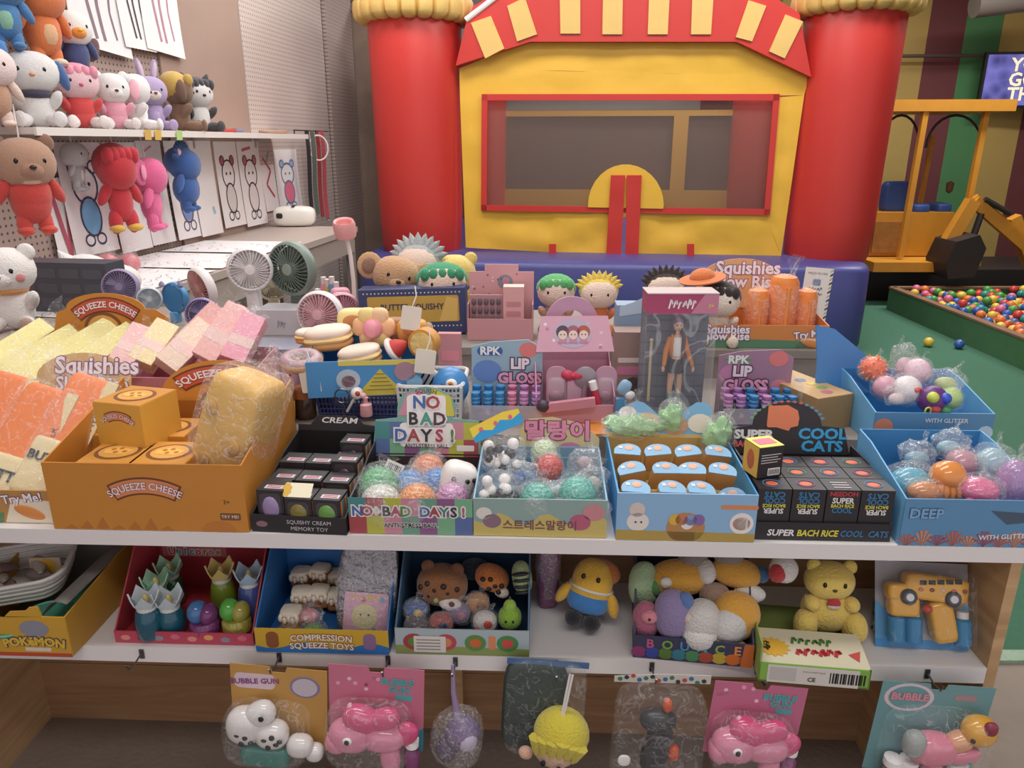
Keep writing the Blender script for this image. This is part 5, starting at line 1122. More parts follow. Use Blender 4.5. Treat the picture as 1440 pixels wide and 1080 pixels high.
# --- pink sticker display
x0, x1 = X(657, 440, .8), X(750, 440, .8); w_ = x1 - x0
q = TS('pink_sticker_display', 'pink polka dot counter display with card tab behind lip gloss', 'display box', (x0 + x1) / 2, .8, Z1 * 0 + Z2 + .001)
hh = hz(703, 384, .86, Z2); ht = hz(703, 374, .86, Z2)
bkp = obj('back_panel', B().prism([(-w_ / 2, 0), (w_ / 2, 0), (w_ / 2, hh), (w_ * .26, hh), (w_ * .26, ht), (-w_ * .26, ht), (-w_ * .26, hh), (-w_ / 2, hh)], .08, .084), card('D7A0A2'), q)
for i in range(14): patch(bkp, disc((rnd.uniform(-.45, .45) * w_, rnd.uniform(.55, .97) * hh), .003, 8), mat(['9A5A68', 'B86A7E', 'EBC8CC'][i % 3], .5), .0794)
patch(bkp, disc((.01, hh * .84), .02, 14, 1.1), mat('8A8A9A', .5), .0794); patch(bkp, disc((.012, hh * .84), .013, 14, .8), mat('C98A9A', .5), .0788)
obj('tray_front', B().box((0, .0, .03), (w_, .004, .06)), card('CF979A'), q); obj('tray_base', B().box((0, .04, .004), (w_, .08, .008)), card('CF979A'), q)
for s in (-1, 1): obj('tray_side', B().box((s * (w_ / 2 - .002), .04, .05), (.003, .08, .1)), card('C58E92'), q)
xx, zz = ST.loc(684, 462, .82); h1 = hz(684, 416, .82, Z2 + .012)
t2, b2 = carton('stamp_card', 'pink blister card with rows of dark stamps', xx, .825, Z2 + .012, 48 * .0019, .012, h1, card('B98A8E'))
for i in range(5):
    for j in range(4): obj('stamp', B().ell((-.034 + .017 * i, -.002, .018 + (h1 - .036) * j / 3), (.0065, .004, .009), n=10, k=6, e=.6), mat('6E5A60', .4), t2)
xx, zz = ST.loc(722, 462, .81); h1 = hz(722, 405, .81, Z2 + .012)
t2, b2 = carton('pink_block_carton', 'small pale pink carton with cream top in the pink display', xx, .815, Z2 + .012, 30 * .0019, .045, h1, card('DFA8A6'), top=card('F0DDD0'))
for j in range(3): patch(b2, rrect(-.02, h1 * (.2 + .2 * j), .02, h1 * (.3 + .2 * j), .003), mat('C9888E', .5))
# --- baskets under the food tray
def basket(label, px0, px1, off, z, h, d, hx, rz=0, py=590):
    x0, x1 = X(px0, py, off), X(px1, py, off); w_ = x1 - x0; q = TS('plastic_basket', label, 'basket', (x0 + x1) / 2, off, z + .001, (0, 0, rz)); m = mat(hx, .4)
    obj('rim', B().tube([(a, b_, h) for a, b_ in rrect(-w_ / 2, 0, w_ / 2, d, .02)], .005, 6, True), m, q)
    obj('basket_base', B().box((0, d / 2, .003), (w_ * .92, d * .92, .006)), m, q)
    n = int(w_ / .009)
    for nm, f in (('wall_front', lambda u: (-w_ / 2 * .96 + w_ * .96 * u, .0)), ('wall_back', lambda u: (-w_ / 2 * .96 + w_ * .96 * u, d)), ('wall_side', lambda u: (-w_ / 2, d * u)), ('wall_side', lambda u: (w_ / 2, d * u))):
        b = B(); nn = n if 'side' not in nm else max(4, int(d / .009))
        for i in range(nn + 1):
            x_, y_ = f(i / nn); ins = .96
            b.tube([(x_ * .94, d / 2 + (y_ - d / 2) * .92, .003), (x_, y_, h)], .0022, 4)
        for k_ in range(1, int(h / .012)):
            zz = k_ * .012; s_ = .94 + .06 * zz / h
            p_, r_ = f(0), f(1); b.tube([(p_[0] * s_, d / 2 + (p_[1] - d / 2) * s_, zz), (r_[0] * s_, d / 2 + (r_[1] - d / 2) * s_, zz)], .0024, 4)
        o = obj(nm, b, m, q); o['kind'] = 'stuff'
    return q, w_
hB = hz(510, 556, .38, Z1)
basket('navy lattice basket under the blue food tray', 446, 566, .38, Z1, hB, .18, '3F4A82')
basket('white lattice basket with a blue ball beside NO BAD DAYS header', 560, 650, .36, Z1, hz(600, 545, .36, Z1), .15, 'DEDCDC')
# --- blue food tray resting on the navy basket
zq = Z1 + hB + .004
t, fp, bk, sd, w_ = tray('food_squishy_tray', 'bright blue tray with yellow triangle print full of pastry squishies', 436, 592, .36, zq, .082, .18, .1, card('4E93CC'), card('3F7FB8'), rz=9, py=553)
patch(fp, [(-w_ * .08, .002), (w_ * .36, .002), (w_ * .14, .062)], mat('D9C24A', .5)); patch(fp, [(-w_ * .22, .072), (w_ / 2, .07), (w_ / 2, .082), (-w_ * .22, .082)], mat('E0CC5A', .5))
for j in range(5): patch(fp, [(w_ * (.1 - .02 * j), .05 - .009 * j), (w_ * (.18 + .02 * j), .05 - .009 * j), (w_ * (.18 + .02 * j), .052 - .009 * j), (w_ * (.1 - .02 * j), .052 - .009 * j)], mat('7A7A5A', .5), -.0012)
for c_, r_, hx in (((-w_ * .14, .04), .024, 'B8C4D4'), ((-w_ * .14, .036), .014, 'A8404A'), ((w_ * .36, .055), .022, 'B08A9A'), ((w_ * .44, .03), .016, '8AB8D8')): patch(fp, disc(c_, r_, 16, 1.1), mat(hx, .5), -.0018)
def pastry(nm, lb, px, py, off, kind, s, rot=(0, 0, 0), hx='E9B878'):
    c = C(px, py, off); q = TS(nm, lb, 'squishy toy', *c, rot, 'pastry squishies in the blue tray')
    if kind == 'burger':
        obj('lower_bun', B().ell((0, 0, -s * .28), (s, s * .8, s * .26), n=22, k=10, e=.7), mat('E3A667', .6, .1, 40), q); obj('filling', B().ell((0, 0, -.02 * s), (s * 1.02, s * .82, s * .16), n=22, k=8, e=.6), mat('F0CF8E', .6), q)
        obj('upper_bun', B().ell((0, 0, s * .22), (s, s * .8, s * .3), n=22, k=10, e=.8), mat('F1DCCB', .6, .1, 40), q)
    elif kind == 'donut':
        obj('ring', B().tube([(s * math.cos(a), s * .8 * math.sin(a), 0) for a in [2 * PI * i / 24 for i in range(24)]], s * .42, 12, True), mat('DDB07A', .6, .1, 40), q); obj('icing', B().tube([(s * math.cos(a), s * .8 * math.sin(a), s * .12) for a in [2 * PI * i / 24 for i in range(24)]], s * .38, 12, True), mat('B8909A', .4), q); bag(q, (0, 0, 0), (s * 1.5, s * 1.25, s * .6), 7, cover=.2, tv=(-1, 0, .3))
    elif kind == 'cone':
        for i in range(6):
            a = 2 * PI * i / 6; obj('waffle_petal', B().ell((s * .62 * math.cos(a), .0, s * .62 * math.sin(a)), (s * .5, s * .34, s * .5), n=14, k=8, e=.7), mat(['EFB88A', 'EDC49A', 'F0D48E'][i % 3], .6, .2, 60), q)
        b = B().ell((0, -s * .35, 0), (s * .52, s * .5, s * .52), n=24, k=14); obj('scoop', b, mat('EB9AA6', .5, .4, 30), q)
    elif kind == 'roll':
        obj('crust', B().lathe([(s * .75, -s * .5), (s, -s * .45), (s, s * .45), (s * .75, s * .5)], 24, rotm(90, 0, 0)), mat('CF9448', .6, .2, 40), q); obj('crumb', B().lathe([(0, s * .52), (s * .8, s * .51), (s * .82, s * .46)], 24, rotm(90, 0, 0)), mat('EBCB82', .7, .4, 60, .1, 30), q)
    elif kind == 'hat':
        obj('hat_body', B().lathe([(s * .8, -s * .5), (s * .7, 0), (s * .3, s * .6), (0, s * .8)], 18), mat('C8403A', .6), q); obj('brim', B().tube([(s * .8 * math.cos(a), s * .8 * math.sin(a), -s * .5) for a in [2 * PI * i / 18 for i in range(18)]], s * .22, 8, True), mat('EAE2DC', .8), q)
    elif kind == 'bread':
        obj('loaf', B().ell((0, 0, 0), (s, s * .6, s * .75), n=20, k=12, e=.5), mat(hx, .6, .15, 40), q); obj('slice_mark', B().ell((0, -s * .58, s * .1), (s * .6, s * .04, s * .4), n=14, k=8), mat('C98A54', .6), q)
    return q
pastry('macaron_squishy', 'cream and orange layered bun squishy at the back left of the blue tray', 462, 474, .48, 'burger', .055, (0, -6, 0)); pastry('macaron_squishy', 'cream and orange layered bun squishy at the front of the blue tray', 506, 500, .4, 'burger', .048, (0, -10, 0))
pastry('donut_squishy', 'bagged doughnut squishy hanging over the left of the blue tray', 424, 508, .38, 'donut', .034, (15, 0, 0)); pastry('ice_cream_squishy', 'pink scoop in peach waffle cup squishy', 526, 460, .46, 'cone', .044, (0, 0, 0))
pastry('bread_squishy', 'pale yellow loaf squishy behind the waffle cup', 500, 452, .54, 'bread', .042, hx='EEDC9A'); pastry('bread_squishy', 'brown loaf squishy at the back right of the blue tray', 558, 462, .54, 'bread', .036, hx='A8785A')
pastry('roll_squishy', 'cut bread roll squishy with yellow crumb at right of the blue tray', 597, 482, .42, 'roll', .034, (0, 0, -16)); pastry('roll_squishy', 'golden bread roll squishy behind the cut one', 580, 464, .47, 'bread', .034, hx='DDA458')
pastry('hat_squishy', 'red and white pointed hat squishy in the blue tray', 560, 488, .42, 'hat', .03, (0, 60, 0)); pastry('bun_squishy', 'red and cream round bun squishy at the back left', 436, 472, .5, 'burger', .034)
for lb, px, py, off, rz in (('orange and white product tag hanging on the left of the blue tray', 436, 535, .345, 0), ('orange and white product tag hanging on the right of the blue tray', 598, 508, .36, 8), ('white product tag lying on the bread squishies', 578, 447, .42, 0)):
    c = C(px, py, off); q = TS('product_tag', lb, 'tag', c[0], off, c[2], (0, -6 if 'left' in lb else 8, rz), 'product tags on the food squishies')
    s_ = obj('card_sheet', B().prism(rrect(-.022, -.028, .022, .026, .004), 0, .001), mat('EFE4D6', .5), q)
    if 'white product' not in lb:
        for j in range(5): patch(s_, [(-.016, .012 - .008 * j), (.016, .012 - .008 * j), (.016, .016 - .008 * j), (-.016, .016 - .008 * j)], mat('E0946A', .5))
    obj('tag_loop', B().tube([(0, .001, .024), (.006, .006, .05), (0, .012, .07)], .0015, 5), mat('F0EDEA', .5), q)
# keyrings and small things in front of the navy basket
c = C(502, 553, .34); q = TS('eyeball_lollipop', 'white eyeball lollipop charm on a stick', 'keyring', *c, (0, 30, 0)); obj('candy', B().ell((0, 0, 0), .014), mat('EAE4DE', .3), q); obj('iris', B().ell((.002, -.011, .004), (.006, .004, .006)), mat('B83A44', .3), q); obj('stick', B().tube([(0, 0, -.012), (0, 0, -.05)], .003, 6), mat('E6DED8', .4), q)
c = C(481, 557, .335); q = TS('key_ring', 'steel split ring hanging on the navy basket', 'keyring', *c); obj('ring', B().tube([(.016 * math.cos(a), 0, .016 * math.sin(a)) for a in [2 * PI * i / 20 for i in range(20)]], .0018, 6, True), hk, q); obj('chain', B().tube([(0, 0, -.016), (.003, 0, -.026), (-.002, 0, -.036), (.002, 0, -.045)], .002, 6), hk, q)
c = C(502, 572, .335); q = TS('bottle_charm', 'pink bottle keyring charm on the navy basket', 'keyring', c[0] + .02, *c[1:]); obj('charm_body', B().lathe([(.013, -.02), (.014, -.016), (.013, .006), (.005, .01), (.005, .018), (.007, .022), (0, .026)], 14), mat('E6A9AE', .35), q); obj('charm_ball', B().ell((-.004, 0, .026), .007), mat('EBB8BE', .4), q)
for i, (px, py) in enumerate(((400, 572), (424, 576))):
    c = C(px, py, .36); q = TS('amber_jar', ('larger', 'smaller')[i] + ' amber capped jar beside the black box header', 'jar', c[0], .36 + .03 * i, Z1 + .001); obj('jar_body', B().lathe([(.022, 0), (.024, .004), (.024, .05), (.02, .056)], 18), mat('4E3A2A', .15, alpha=.9), q); obj('cap', B().lathe([(.026, .05), (.027, .072), (.02, .076), (0, .077)], 18), mat('A8673E', .45), q)
c = C(408, 545, .44); q = TS('pink_tube', 'pink cosmetic tube standing behind the amber jars', 'tube', c[0], .45, Z1 + .001); obj('tube_body', B().lathe([(.02, 0), (.022, .02), (.018, .1), (.004, .13)], 14), mat('DDA6AE', .4), q); obj('stripe', B().box((.006, -.021, .05), (.004, .004, .08)), mat('B8404A', .4), q)
c = C(633, 545, .4)
q = TS('eye_ball_toy', 'blue squeeze ball with two painted eyes in the white basket', 'ball', c[0], .41, c[2]); obj('ball_body', B().ell((0, 0, 0), (.042, .038, .046), n=24, k=14), mat('4A8CC8', .35), q)
for zz in (.017, -.013):
    obj('eye_white', B().ell((.006, -.034, zz), (.013, .007, .011), n=14, k=8), WHITE, q); obj('iris', B().ell((.005, -.0405, zz), (.0065, .003, .0065), n=12, k=6), mat('C9803A', .3), q); obj('pupil', B().ell((.005, -.043, zz), (.003, .002, .003), n=8, k=6), BLACK, q)
for j in range(4): obj('tooth', B().box((-.014, -.036, -.014 + .009 * j), (.007, .004, .005)), BLACK, q)
c = C(592, 520, .44); q = TS('zebra_pouch', 'black and white striped pouch in the white basket', 'pouch', c[0], .43, c[2] - .02, (0, 30, 0)); pb = obj('pouch_body', B().ell((0, 0, 0), (.05, .012, .036), n=18, k=10, e=.5), mat('E4E0DC', .5), q)
for j in range(7): obj('stripe', B().box((-.036 + .012 * j, -.011, 0), (.004, .004, .05)), BLACK, q, rot=(0, 0, 0))
c = C(632, 488, .52)
t, b_ = carton('rose_pack', 'rose and yellow blister pack behind the white basket', c[0], .52, Z1, .055, .02, hz(632, 470, .52, Z1), card('C98A8E')); patch(b_, rrect(-.02, .1, .022, .125, .004), mat('E08A90', .5)); patch(b_, rrect(-.02, .06, .022, .08, .004), mat('D9C27A', .5))
# --- lip gloss displays
def lipgloss(label, px0, px1, pyt, bg_, word, caps, off=.37, pyh=555):
    x0, x1 = X(px0, 590, off), X(px1, 590, off); w_ = x1 - x0; q = TS('lip_gloss_display', label, 'display box', (x0 + x1) / 2, off, Z1 + .001)
    hh = hz((px0 + px1) / 2, pyt, off + .08, Z1); hb = hz((px0 + px1) / 2, pyh, off + .08, Z1)
    bk = obj('back_card', B().prism([(-w_ / 2, 0), (w_ / 2, 0), (w_ / 2, hh * .88), (w_ * .3, hh), (-w_ * .2, hh * .97), (-w_ / 2, hh * .9)], .08, .083), card(bg_), q)
    obj('front_lip', B().box((0, .001, .02), (w_, .002, .04)), film('E9E4EE', .35, .1, 40, 0), q); obj('base', B().box((0, .04, .002), (w_, .08, .004)), card('6A5A86'), q)
    for s in (-1, 1): obj('side_pane', B().box((s * w_ / 2, .04, .05), (.0015, .08, .1)), film('FFFFFF', .12, .05, 40, 0), q)
    patch(bk, rrect(-w_ * .42, hh * .78, -w_ * .06, hh * .9, .01), mat('3F6AA8' if word == 0 else '8A9A8A', .5), .0794); text('RPK', .026, WHITE, bk, (-w_ * .24, .079, hh * .84), bold=.04)
    zl1, zl2 = Zp(708, (512, 519)[word], off + .08) - Z1, Zp(708, (532, 538)[word], off + .08) - Z1
    text('LIP', .034, mat('F3E3EC', .5), bk, (w_ * .18 - .06 * (word), .078, zl1), outline=mat('4A3A58', .5), bold=.05, ow=.12); text('GLOSS', .034, mat('EBA6C4', .5), bk, (w_ * .18 - .05 * word, .0775, zl2), outline=mat('4A3A58', .5), bold=.05, ow=.12)
    for c_, r_, hx in (((-w_ * .28, hb + (hh - hb) * .42), .028, '6F8FC8' if word == 0 else 'C98AB0'), ((w_ * .3, hh * .86), .018, 'E0807E'), ((w_ * .34, hb + .02), .016, 'D98AA0')): patch(bk, disc(c_, r_, 16, 1.2), mat(hx, .5), .0796)
    for r_ in range(2):
        for i in range(6):
            p = q.matrix_basis @ Vector((-w_ / 2 + w_ * (i + .5) / 6, .018 + .036 * r_, .005))
            nm = ('leftmost', 'second', 'third', 'fourth', 'fifth', 'rightmost')[i]
            g = thing('lip_gloss_tube', '%s capped lip gloss tube, %s in the %s row, %s' % (caps[i][1], nm, ('front', 'back')[r_], label.split(' with ')[0].replace('lip gloss counter display', 'display')), 'lip gloss', p, (0, 0, 0), 'lip gloss tubes', (1, 1, .66))
            obj('tube_body', B().lathe([(.0095, 0), (.0105, .004), (.0105, .045 + .008 * r_), (.008, .05 + .008 * r_)], 14), mat(caps[i][2], .2, coat=.4), g)
            z_ = .05 + .008 * r_
            obj('cap', B().lathe([(.0085, z_), (.0105, z_ + .003), (.0105, z_ + .012), (.009, z_ + .014), (.0105, z_ + .016), (.0105, z_ + .026), (.009, z_ + .028), (.0105, z_ + .03), (.01, z_ + .042), (0, z_ + .043)], 14), mat(caps[i][0], .3), g)
            obj('label_print', B().box((0, -.0104, .025), (.008, .001, .016)), mat('EBD9E4' if i % 2 else '3A2E46', .4), g)
    return q
BL, PK, PU = ('4A93CE', 'blue', '4A6AA8'), ('C890C4', 'lilac', '4A3A5E'), ('B98AC8', 'purple', '3A3248')
lipgloss('left lip gloss counter display with blue header card', 660, 762, 478, '9DB8C8', 0, [BL, BL, BL, ('D98AA8', 'pink', 'C85A7A'), PK, PU])
lipgloss('right lip gloss counter display with plum header card', 1016, 1124, 492, 'A67F98', 1, [PK, PU, BL, PK, BL, BL])
# --- pink purse box
x0, x1 = X(752, 580, .38), X(866, 580, .38); w_ = x1 - x0
q = TS('pink_purse_box', 'pink purse-shaped gift display with mirrors and brushes inside', 'display box', (x0 + x1) / 2, .38, Z1 + .001, (0, 0, 4))
hF = hz(810, 500, .44, Z1); hT = hz(810, 445, .48, Z1); hA = hz(810, 418, .5, Z1)
obj('back_panel', B().box((0, .1, hF / 2), (w_ * .96, .004, hF)), card('C08A9C'), q); obj('base', B().box((0, .05, .003), (w_, .1, .006)), card('B07A8E'), q); obj('front_lip', B().box((0, 0, .02), (w_ * .94, .004, .04)), card('CF9AAA'), q)
for s in (-1, 1): obj('side_panel', B().add([(s * w_ / 2, 0, 0), (s * w_ / 2, .1, 0), (s * w_ / 2 * .96, .1, hF), (s * w_ / 2 * .98, .0, .06), (s * (w_ / 2 - .003), 0, 0), (s * (w_ / 2 - .003), .1, 0), (s * (w_ / 2 * .96 - .003), .1, hF), (s * (w_ / 2 * .98 - .003), .0, .06)], [(0, 1, 2, 3), (7, 6, 5, 4), (0, 4, 5, 1), (1, 5, 6, 2), (2, 6, 7, 3), (3, 7, 4, 0)]), card('B8849A'), q)
fl = obj('flap', B().prism([(-w_ * .47, 0), (w_ * .52, 0), (w_ * .44, hT - hF), (-w_ * .4, hT - hF)], -.02, -.016), card('DDA9BC'), q, loc=(0, .09, hF), rot=(-14, 0, 0))
patch(fl, disc((0, (hT - hF) * .52), .034, 20, 1.3), mat('C5B4C8', .5), -.0206)
for a, hx in ((-.024, '5A4A58'), (0, 'A8687A'), (.024, 'B8604E')):
    zz = (hT - hF) * .52; patch(fl, disc((a, zz + .003), .015, 14), mat(hx, .5), -.0214); patch(fl, disc((a, zz - .004), .0105, 12), mat('EBD0C4', .5), -.022)
    for s in (-.004, .004): patch(fl, disc((a + s, zz - .003), .0016, 6), mat('4A3A40', .5), -.0226)
    patch(fl, [(a - .011, zz - .022), (a + .011, zz - .022), (a + .006, zz - .012), (a - .006, zz - .012)], mat('C98AA6', .5), -.0218)
for i in range(12): patch(fl, disc((rnd.uniform(-.42, .44) * w_, rnd.uniform(.1, .95) * (hT - hF)), .004, 8), mat(['E9C8D4', 'C98AA0', 'F0E0E6'][i % 3], .5), -.0204)
obj('arch_handle', B().prism([(xx * 1.0, zz) for xx, zz in arcband(.03, .062, -80, 80, 0)], 0, .004), card('C79AB4'), q, loc=(0, .118, hT - .02))
for lb, px, py, kind in (('rounded clear compact card in the pink purse box, left', 783, 545, 0), ('grey toy mirror in the pink purse box', 823, 530, 1), ('pink ribbon bow pack in the pink purse box', 806, 528, 2), ('rounded pink compact card in the pink purse box, right', 852, 545, 0), ('white capped pink brush tube in the pink purse box', 838, 555, 3)):
    c = C(px, py, .42); g = TS('play_makeup', lb, 'toy makeup', c[0], .42 if kind != 3 else .4, c[2])
    if kind == 0: obj('card_sheet', B().prism(rrect(-.024, -.05, .024, .05, .02), 0, .004), mat('C79AAE', .4), g); obj('compact', B().ell((0, -.002, -.02), (.018, .008, .014)), mat('9A6A80', .4), g); obj('blister', B().ell((0, -.004, -.01), (.022, .012, .036), e=.5), film('FFFFFF', .15, .1, 60, 0), g)
    elif kind == 1: obj('mirror_head', B().lathe([(.024, 0), (.026, .004), (.02, .008), (0, .008)], 20, rotm(90, 0, 0)), mat('9A8F98', .3), g); obj('mirror_handle', B().tube([(0, -.004, -.02), (-.004, -.004, -.08)], .006, 8), mat('9A7F8C', .4), g)
    elif kind == 2: obj('bow', B().ell((-.012, 0, 0), (.016, .01, .012), (0, 20, 0)).ell((.012, 0, 0), (.016, .01, .012), (0, -20, 0)).ell((0, -.004, 0), .006), mat('C8405A', .5), g); obj('pack', B().prism(rrect(-.02, -.06, .022, -.01, .006), 0, .004), mat('D9B0C4', .5), g)
    else: obj('brush_body', B().tube([(0, 0, -.03), (0, 0, .02)], .008, 10), mat('C9405A', .4), g, rot=(0, -16, 0)); obj('brush_cap', B().tube([(0, 0, .02), (0, 0, .04)], .009, 10), WHITE, g, rot=(0, -16, 0))
c = C(790, 577, .345); g = TS('play_brush', 'wide pink toy brush lying at the front of the purse box', 'toy makeup', c[0], .366, Z1 + .045, (0, -8, 0)); obj('brush_body', B().box((.02, 0, 0), (.11, .014, .02)), mat('CF8E9E', .4), g); obj('brush_head', B().ell((-.04, 0, .004), (.016, .012, .014)), mat('4A3A48', .4), g)
c = C(878, 545, .38); g = TS('toy_keychain', 'blue and white dangling charm beside the pink purse box', 'keyring', c[0], .38, c[2]); obj('charm_body', B().ell((0, 0, 0), (.014, .01, .018), (0, 30, 0), e=.7), mat('8FB4D4', .35), g); obj('charm_face', B().ell((.012, -.004, -.016), (.012, .009, .01)), mat('E3E0E4', .35), g); obj('charm_base', B().box((-.006, 0, -.05), (.024, .016, .05)), mat('5A9AC8', .35), g)
# --- boxed fashion doll
x0, x1 = X(902, 575, .4), X(998, 575, .4); w_ = x1 - x0; hh = hz(950, 414, .4, Z1)
q = TS('boxed_doll', 'fashion doll in orange jacket inside tall clear-front box', 'boxed doll', (x0 + x1) / 2, .4, Z1 + .001, (0, 0, 2)); d = .07; gm = card('7A7A86')
obj('back_panel', B().box((0, d, hh / 2), (w_, .002, hh)), mat('5E5F6C', .5, 0, 0, .1, 12), q); obj('box_base', B().box((0, d / 2, .004), (w_, d, .008)), gm, q); tp = obj('top_band', B().box((0, d / 2, hh - .022), (w_, d, .044)), card('B0486E'), q)
obj('lid_panel', B().box((0, d / 2, hh + .001), (w_ + .002, d + .002, .002)), mat('CFCAD0', .2), q); patch(tp, [(w_ * .12, hh - .043), (w_ / 2, hh - .043), (w_ / 2, hh - .001), (w_ * .3, hh - .001)], mat('C9809A', .5), -.001)
scribble(tp, -.03, .03, hh - .022, .022, mat('F3E9EE', .5), n=6); text('3+', .012, mat('E6C860', .5), tp, (w_ * .4, -.0012, hh - .026), bold=.03)
for s in (-1, 1): obj('side_pane', B().box((s * w_ / 2, d / 2, (hh - .04) / 2), (.0012, d, hh - .044)), film('FFFFFF', .1, .05, 40, 0), q)
obj('front_pane', B().box((0, 0, (hh - .04) / 2), (w_, .001, hh - .044)), film('E8ECF4', .09, .04, 8, .1), q)
b = B()
for i in range(7):
    for j in range(9): b.box((-w_ * .42 + w_ * .14 * i, d - .0014, .02 + (hh - .08) * j / 8), (w_ * .13, .0006, (hh - .1) / 9))
obj('backdrop_print', b, mat('6C6E7C', .5), q)['kind'] = 'stuff'
g = TS('fashion_doll', 'slim doll with braided hair, orange jacket, white top and dark shorts', 'doll', (x0 + x1) / 2 - .0, .4 + .036, Z1 + .012, (0, 0, 2)); k = (hh - .06) / .29
def D(nm, b_, m, par=g): return obj(nm, b_, m, par)
sk = mat('E3B69A', .5); jk = mat('D9863A', .6, .1, 60)
b = B().ell((0, 0, .255 * k), (.014 * k, .014 * k, .018 * k), n=16, k=10).tube([(0, 0, .24 * k), (0, 0, .225 * k)], .0055 * k, 8)
b.tube([(-.009 * k, 0, .135 * k), (-.013 * k, 0, .08 * k), (-.012 * k, 0, .028 * k)], [.011 * k, .0085 * k, .006 * k], 10).tube([(.009 * k, 0, .135 * k), (.013 * k, 0, .08 * k), (.012 * k, 0, .028 * k)], [.011 * k, .0085 * k, .006 * k], 10)
b.tube([(0, 0, .13 * k), (0, 0, .165 * k), (0, 0, .2 * k), (0, 0, .228 * k)], [.018 * k, .013 * k, .016 * k, .009 * k], 12).ell((.048 * k, -.006, .128 * k), (.005 * k, .005 * k, .009 * k)).ell((-.036 * k, -.004, .128 * k), (.005 * k, .005 * k, .009 * k))
bd = D('doll_body', b, sk); D('crop_top', B().tube([(0, -.001, .168 * k), (0, -.001, .2 * k), (0, -.001, .222 * k)], [.0145 * k, .0175 * k, .013 * k], 12), WHITE)
D('shorts', B().tube([(0, 0, .118 * k), (0, 0, .14 * k), (0, 0, .158 * k)], [.024 * k, .0225 * k, .0145 * k], 12), mat('3A363E', .5))
for s in (-1, 1):
    D('jacket_front', B().ell((s * .0145 * k, 0, .195 * k), (.0085 * k, .014 * k, .034 * k), n=12, k=8), jk); D('sleeve', B().tube([(s * .019 * k, 0, .22 * k), (s * .03 * k, .0, .18 * k), (s * (.046 if s > 0 else .035) * k, -.006, .138 * k)], [.008 * k, .008 * k, .006 * k], 10), jk)
    D('boot', B().tube([(s * .0122 * k, 0, .055 * k), (s * .012 * k, 0, .012 * k)], [.0085 * k, .0075 * k], 10).ell((s * .012 * k, -.006 * k, .006 * k), (.0075 * k, .014 * k, .007 * k), n=10, k=6), mat('7FA09A', .5)); obj('eye', B().ell((s * .0055 * k, -.0128 * k, .257 * k), (.0022 * k, .0014 * k, .002 * k), n=8, k=6), EYE, bd)
D('hair', B().ell((0, .004 * k, .262 * k), (.0165 * k, .0155 * k, .018 * k), n=16, k=10), mat('8F7C8E', .5, .3, 200)); D('braid', B().tube([(.012 * k, -.008 * k, .248 * k), (.016 * k, -.014 * k, .225 * k), (.014 * k, -.016 * k, .195 * k), (.012 * k, -.014 * k, .17 * k)], [.005 * k, .0055 * k, .005 * k, .002 * k], 8), mat('5A4452', .5)); obj('mouth', B().ell((0, -.0135 * k, .247 * k), (.0026 * k, .001 * k, .001 * k), n=8, k=6), mat('B0505A', .5), bd)
g2 = TS('doll_wand', 'pale yellow stick accessory inside the doll box', 'accessory', (x0 + x1) / 2 - w_ * .36, .45, Z1 + .03); obj('rod', B().tube([(0, 0, 0), (0, 0, hh * .5)], .0035, 6), mat('CDBB96', .4), g2); obj('tip', B().ell((0, 0, hh * .5), .005, n=8, k=6), mat('CDBB96', .4), g2)
# --- cartons behind purse box and doll
t, b_ = carton('sky_carton', 'pale blue printed carton between yellow-haired doll and boxed doll', X(888, 450, .62), .62, Z1, .075, .06, hz(888, 430, .62, Z1), card('8FA6BE')); patch(b_, [(-.03, .19), (.03, .2), (.03, .24), (0, .225), (-.03, .215)], mat('B9CCDE', .5))
t, b_ = carton('brown_carton', 'brown patterned carton below the pale blue one', X(886, 500, .52), .52, Z1, .075, .06, hz(886, 468, .52, Z1), card('9A7F76')); patch(b_, rrect(-.03, .07, .03, .09, .004), mat('C97A9A', .5)); patch(b_, rrect(-.028, .1, .03, .112, .002), mat('DCC8C0', .5)); patch(b_, disc((.01, .045), .02, 12), mat('5A4A4A', .5))
# --- orange slow rise box
x0, x1 = X(1000, 490, .745), X(1163, 490, .745); w_ = x1 - x0
t, fp, bk, sd, w_ = tray('slow_rise_box', 'orange display box reading Squishies Slow Rise with three orange tubes', 998, 1163, .745, Z2, hz(1080, 458, .745, Z2), .2, hz(1080, 458, .745, Z2) * 1.3, card('D58A4A'), card('C97B3C'), py=488)
hf = hz(1080, 458, .745, Z2)
patch(fp, [(-w_ / 2, 0), (w_ / 2, 0), (w_ / 2, hf * .3), (-w_ / 2, hf * .42)], mat('5E8A6A', .5)); text('Squishies', .032, mat('F6EFF4', .5), fp, (-w_ * .36, -.0006, hf * .8), outline=mat('8A5A86', .5), bold=.03, ow=.08); text('Slow Rise', .03, mat('F6EFF4', .5), fp, (-w_ * .36, -.0006, hf * .5), outline=mat('8A5A86', .5), bold=.03, ow=.08)
text('Try Me!', .026, mat('F6EFF4', .5), fp, (w_ * .34, -.0006, hf * .62), outline=mat('8A5A86', .5), bold=.03, ow=.08, rot=(0, -8, 0)); patch(fp, [(w_ * .22, 0), (w_ / 2, 0), (w_ / 2, hf * .4), (w_ * .28, hf * .45)], mat('E9DCC4', .5), -.0006); obj('print', B().ell((w_ * .37, -.0012, hf * .2), (.03, .002, .01), (0, 12, 0)), mat('D98C4A', .5), fp)
zz0 = hf * 1.1; ha = hz(1020, 364, .94, Z2 + zz0)
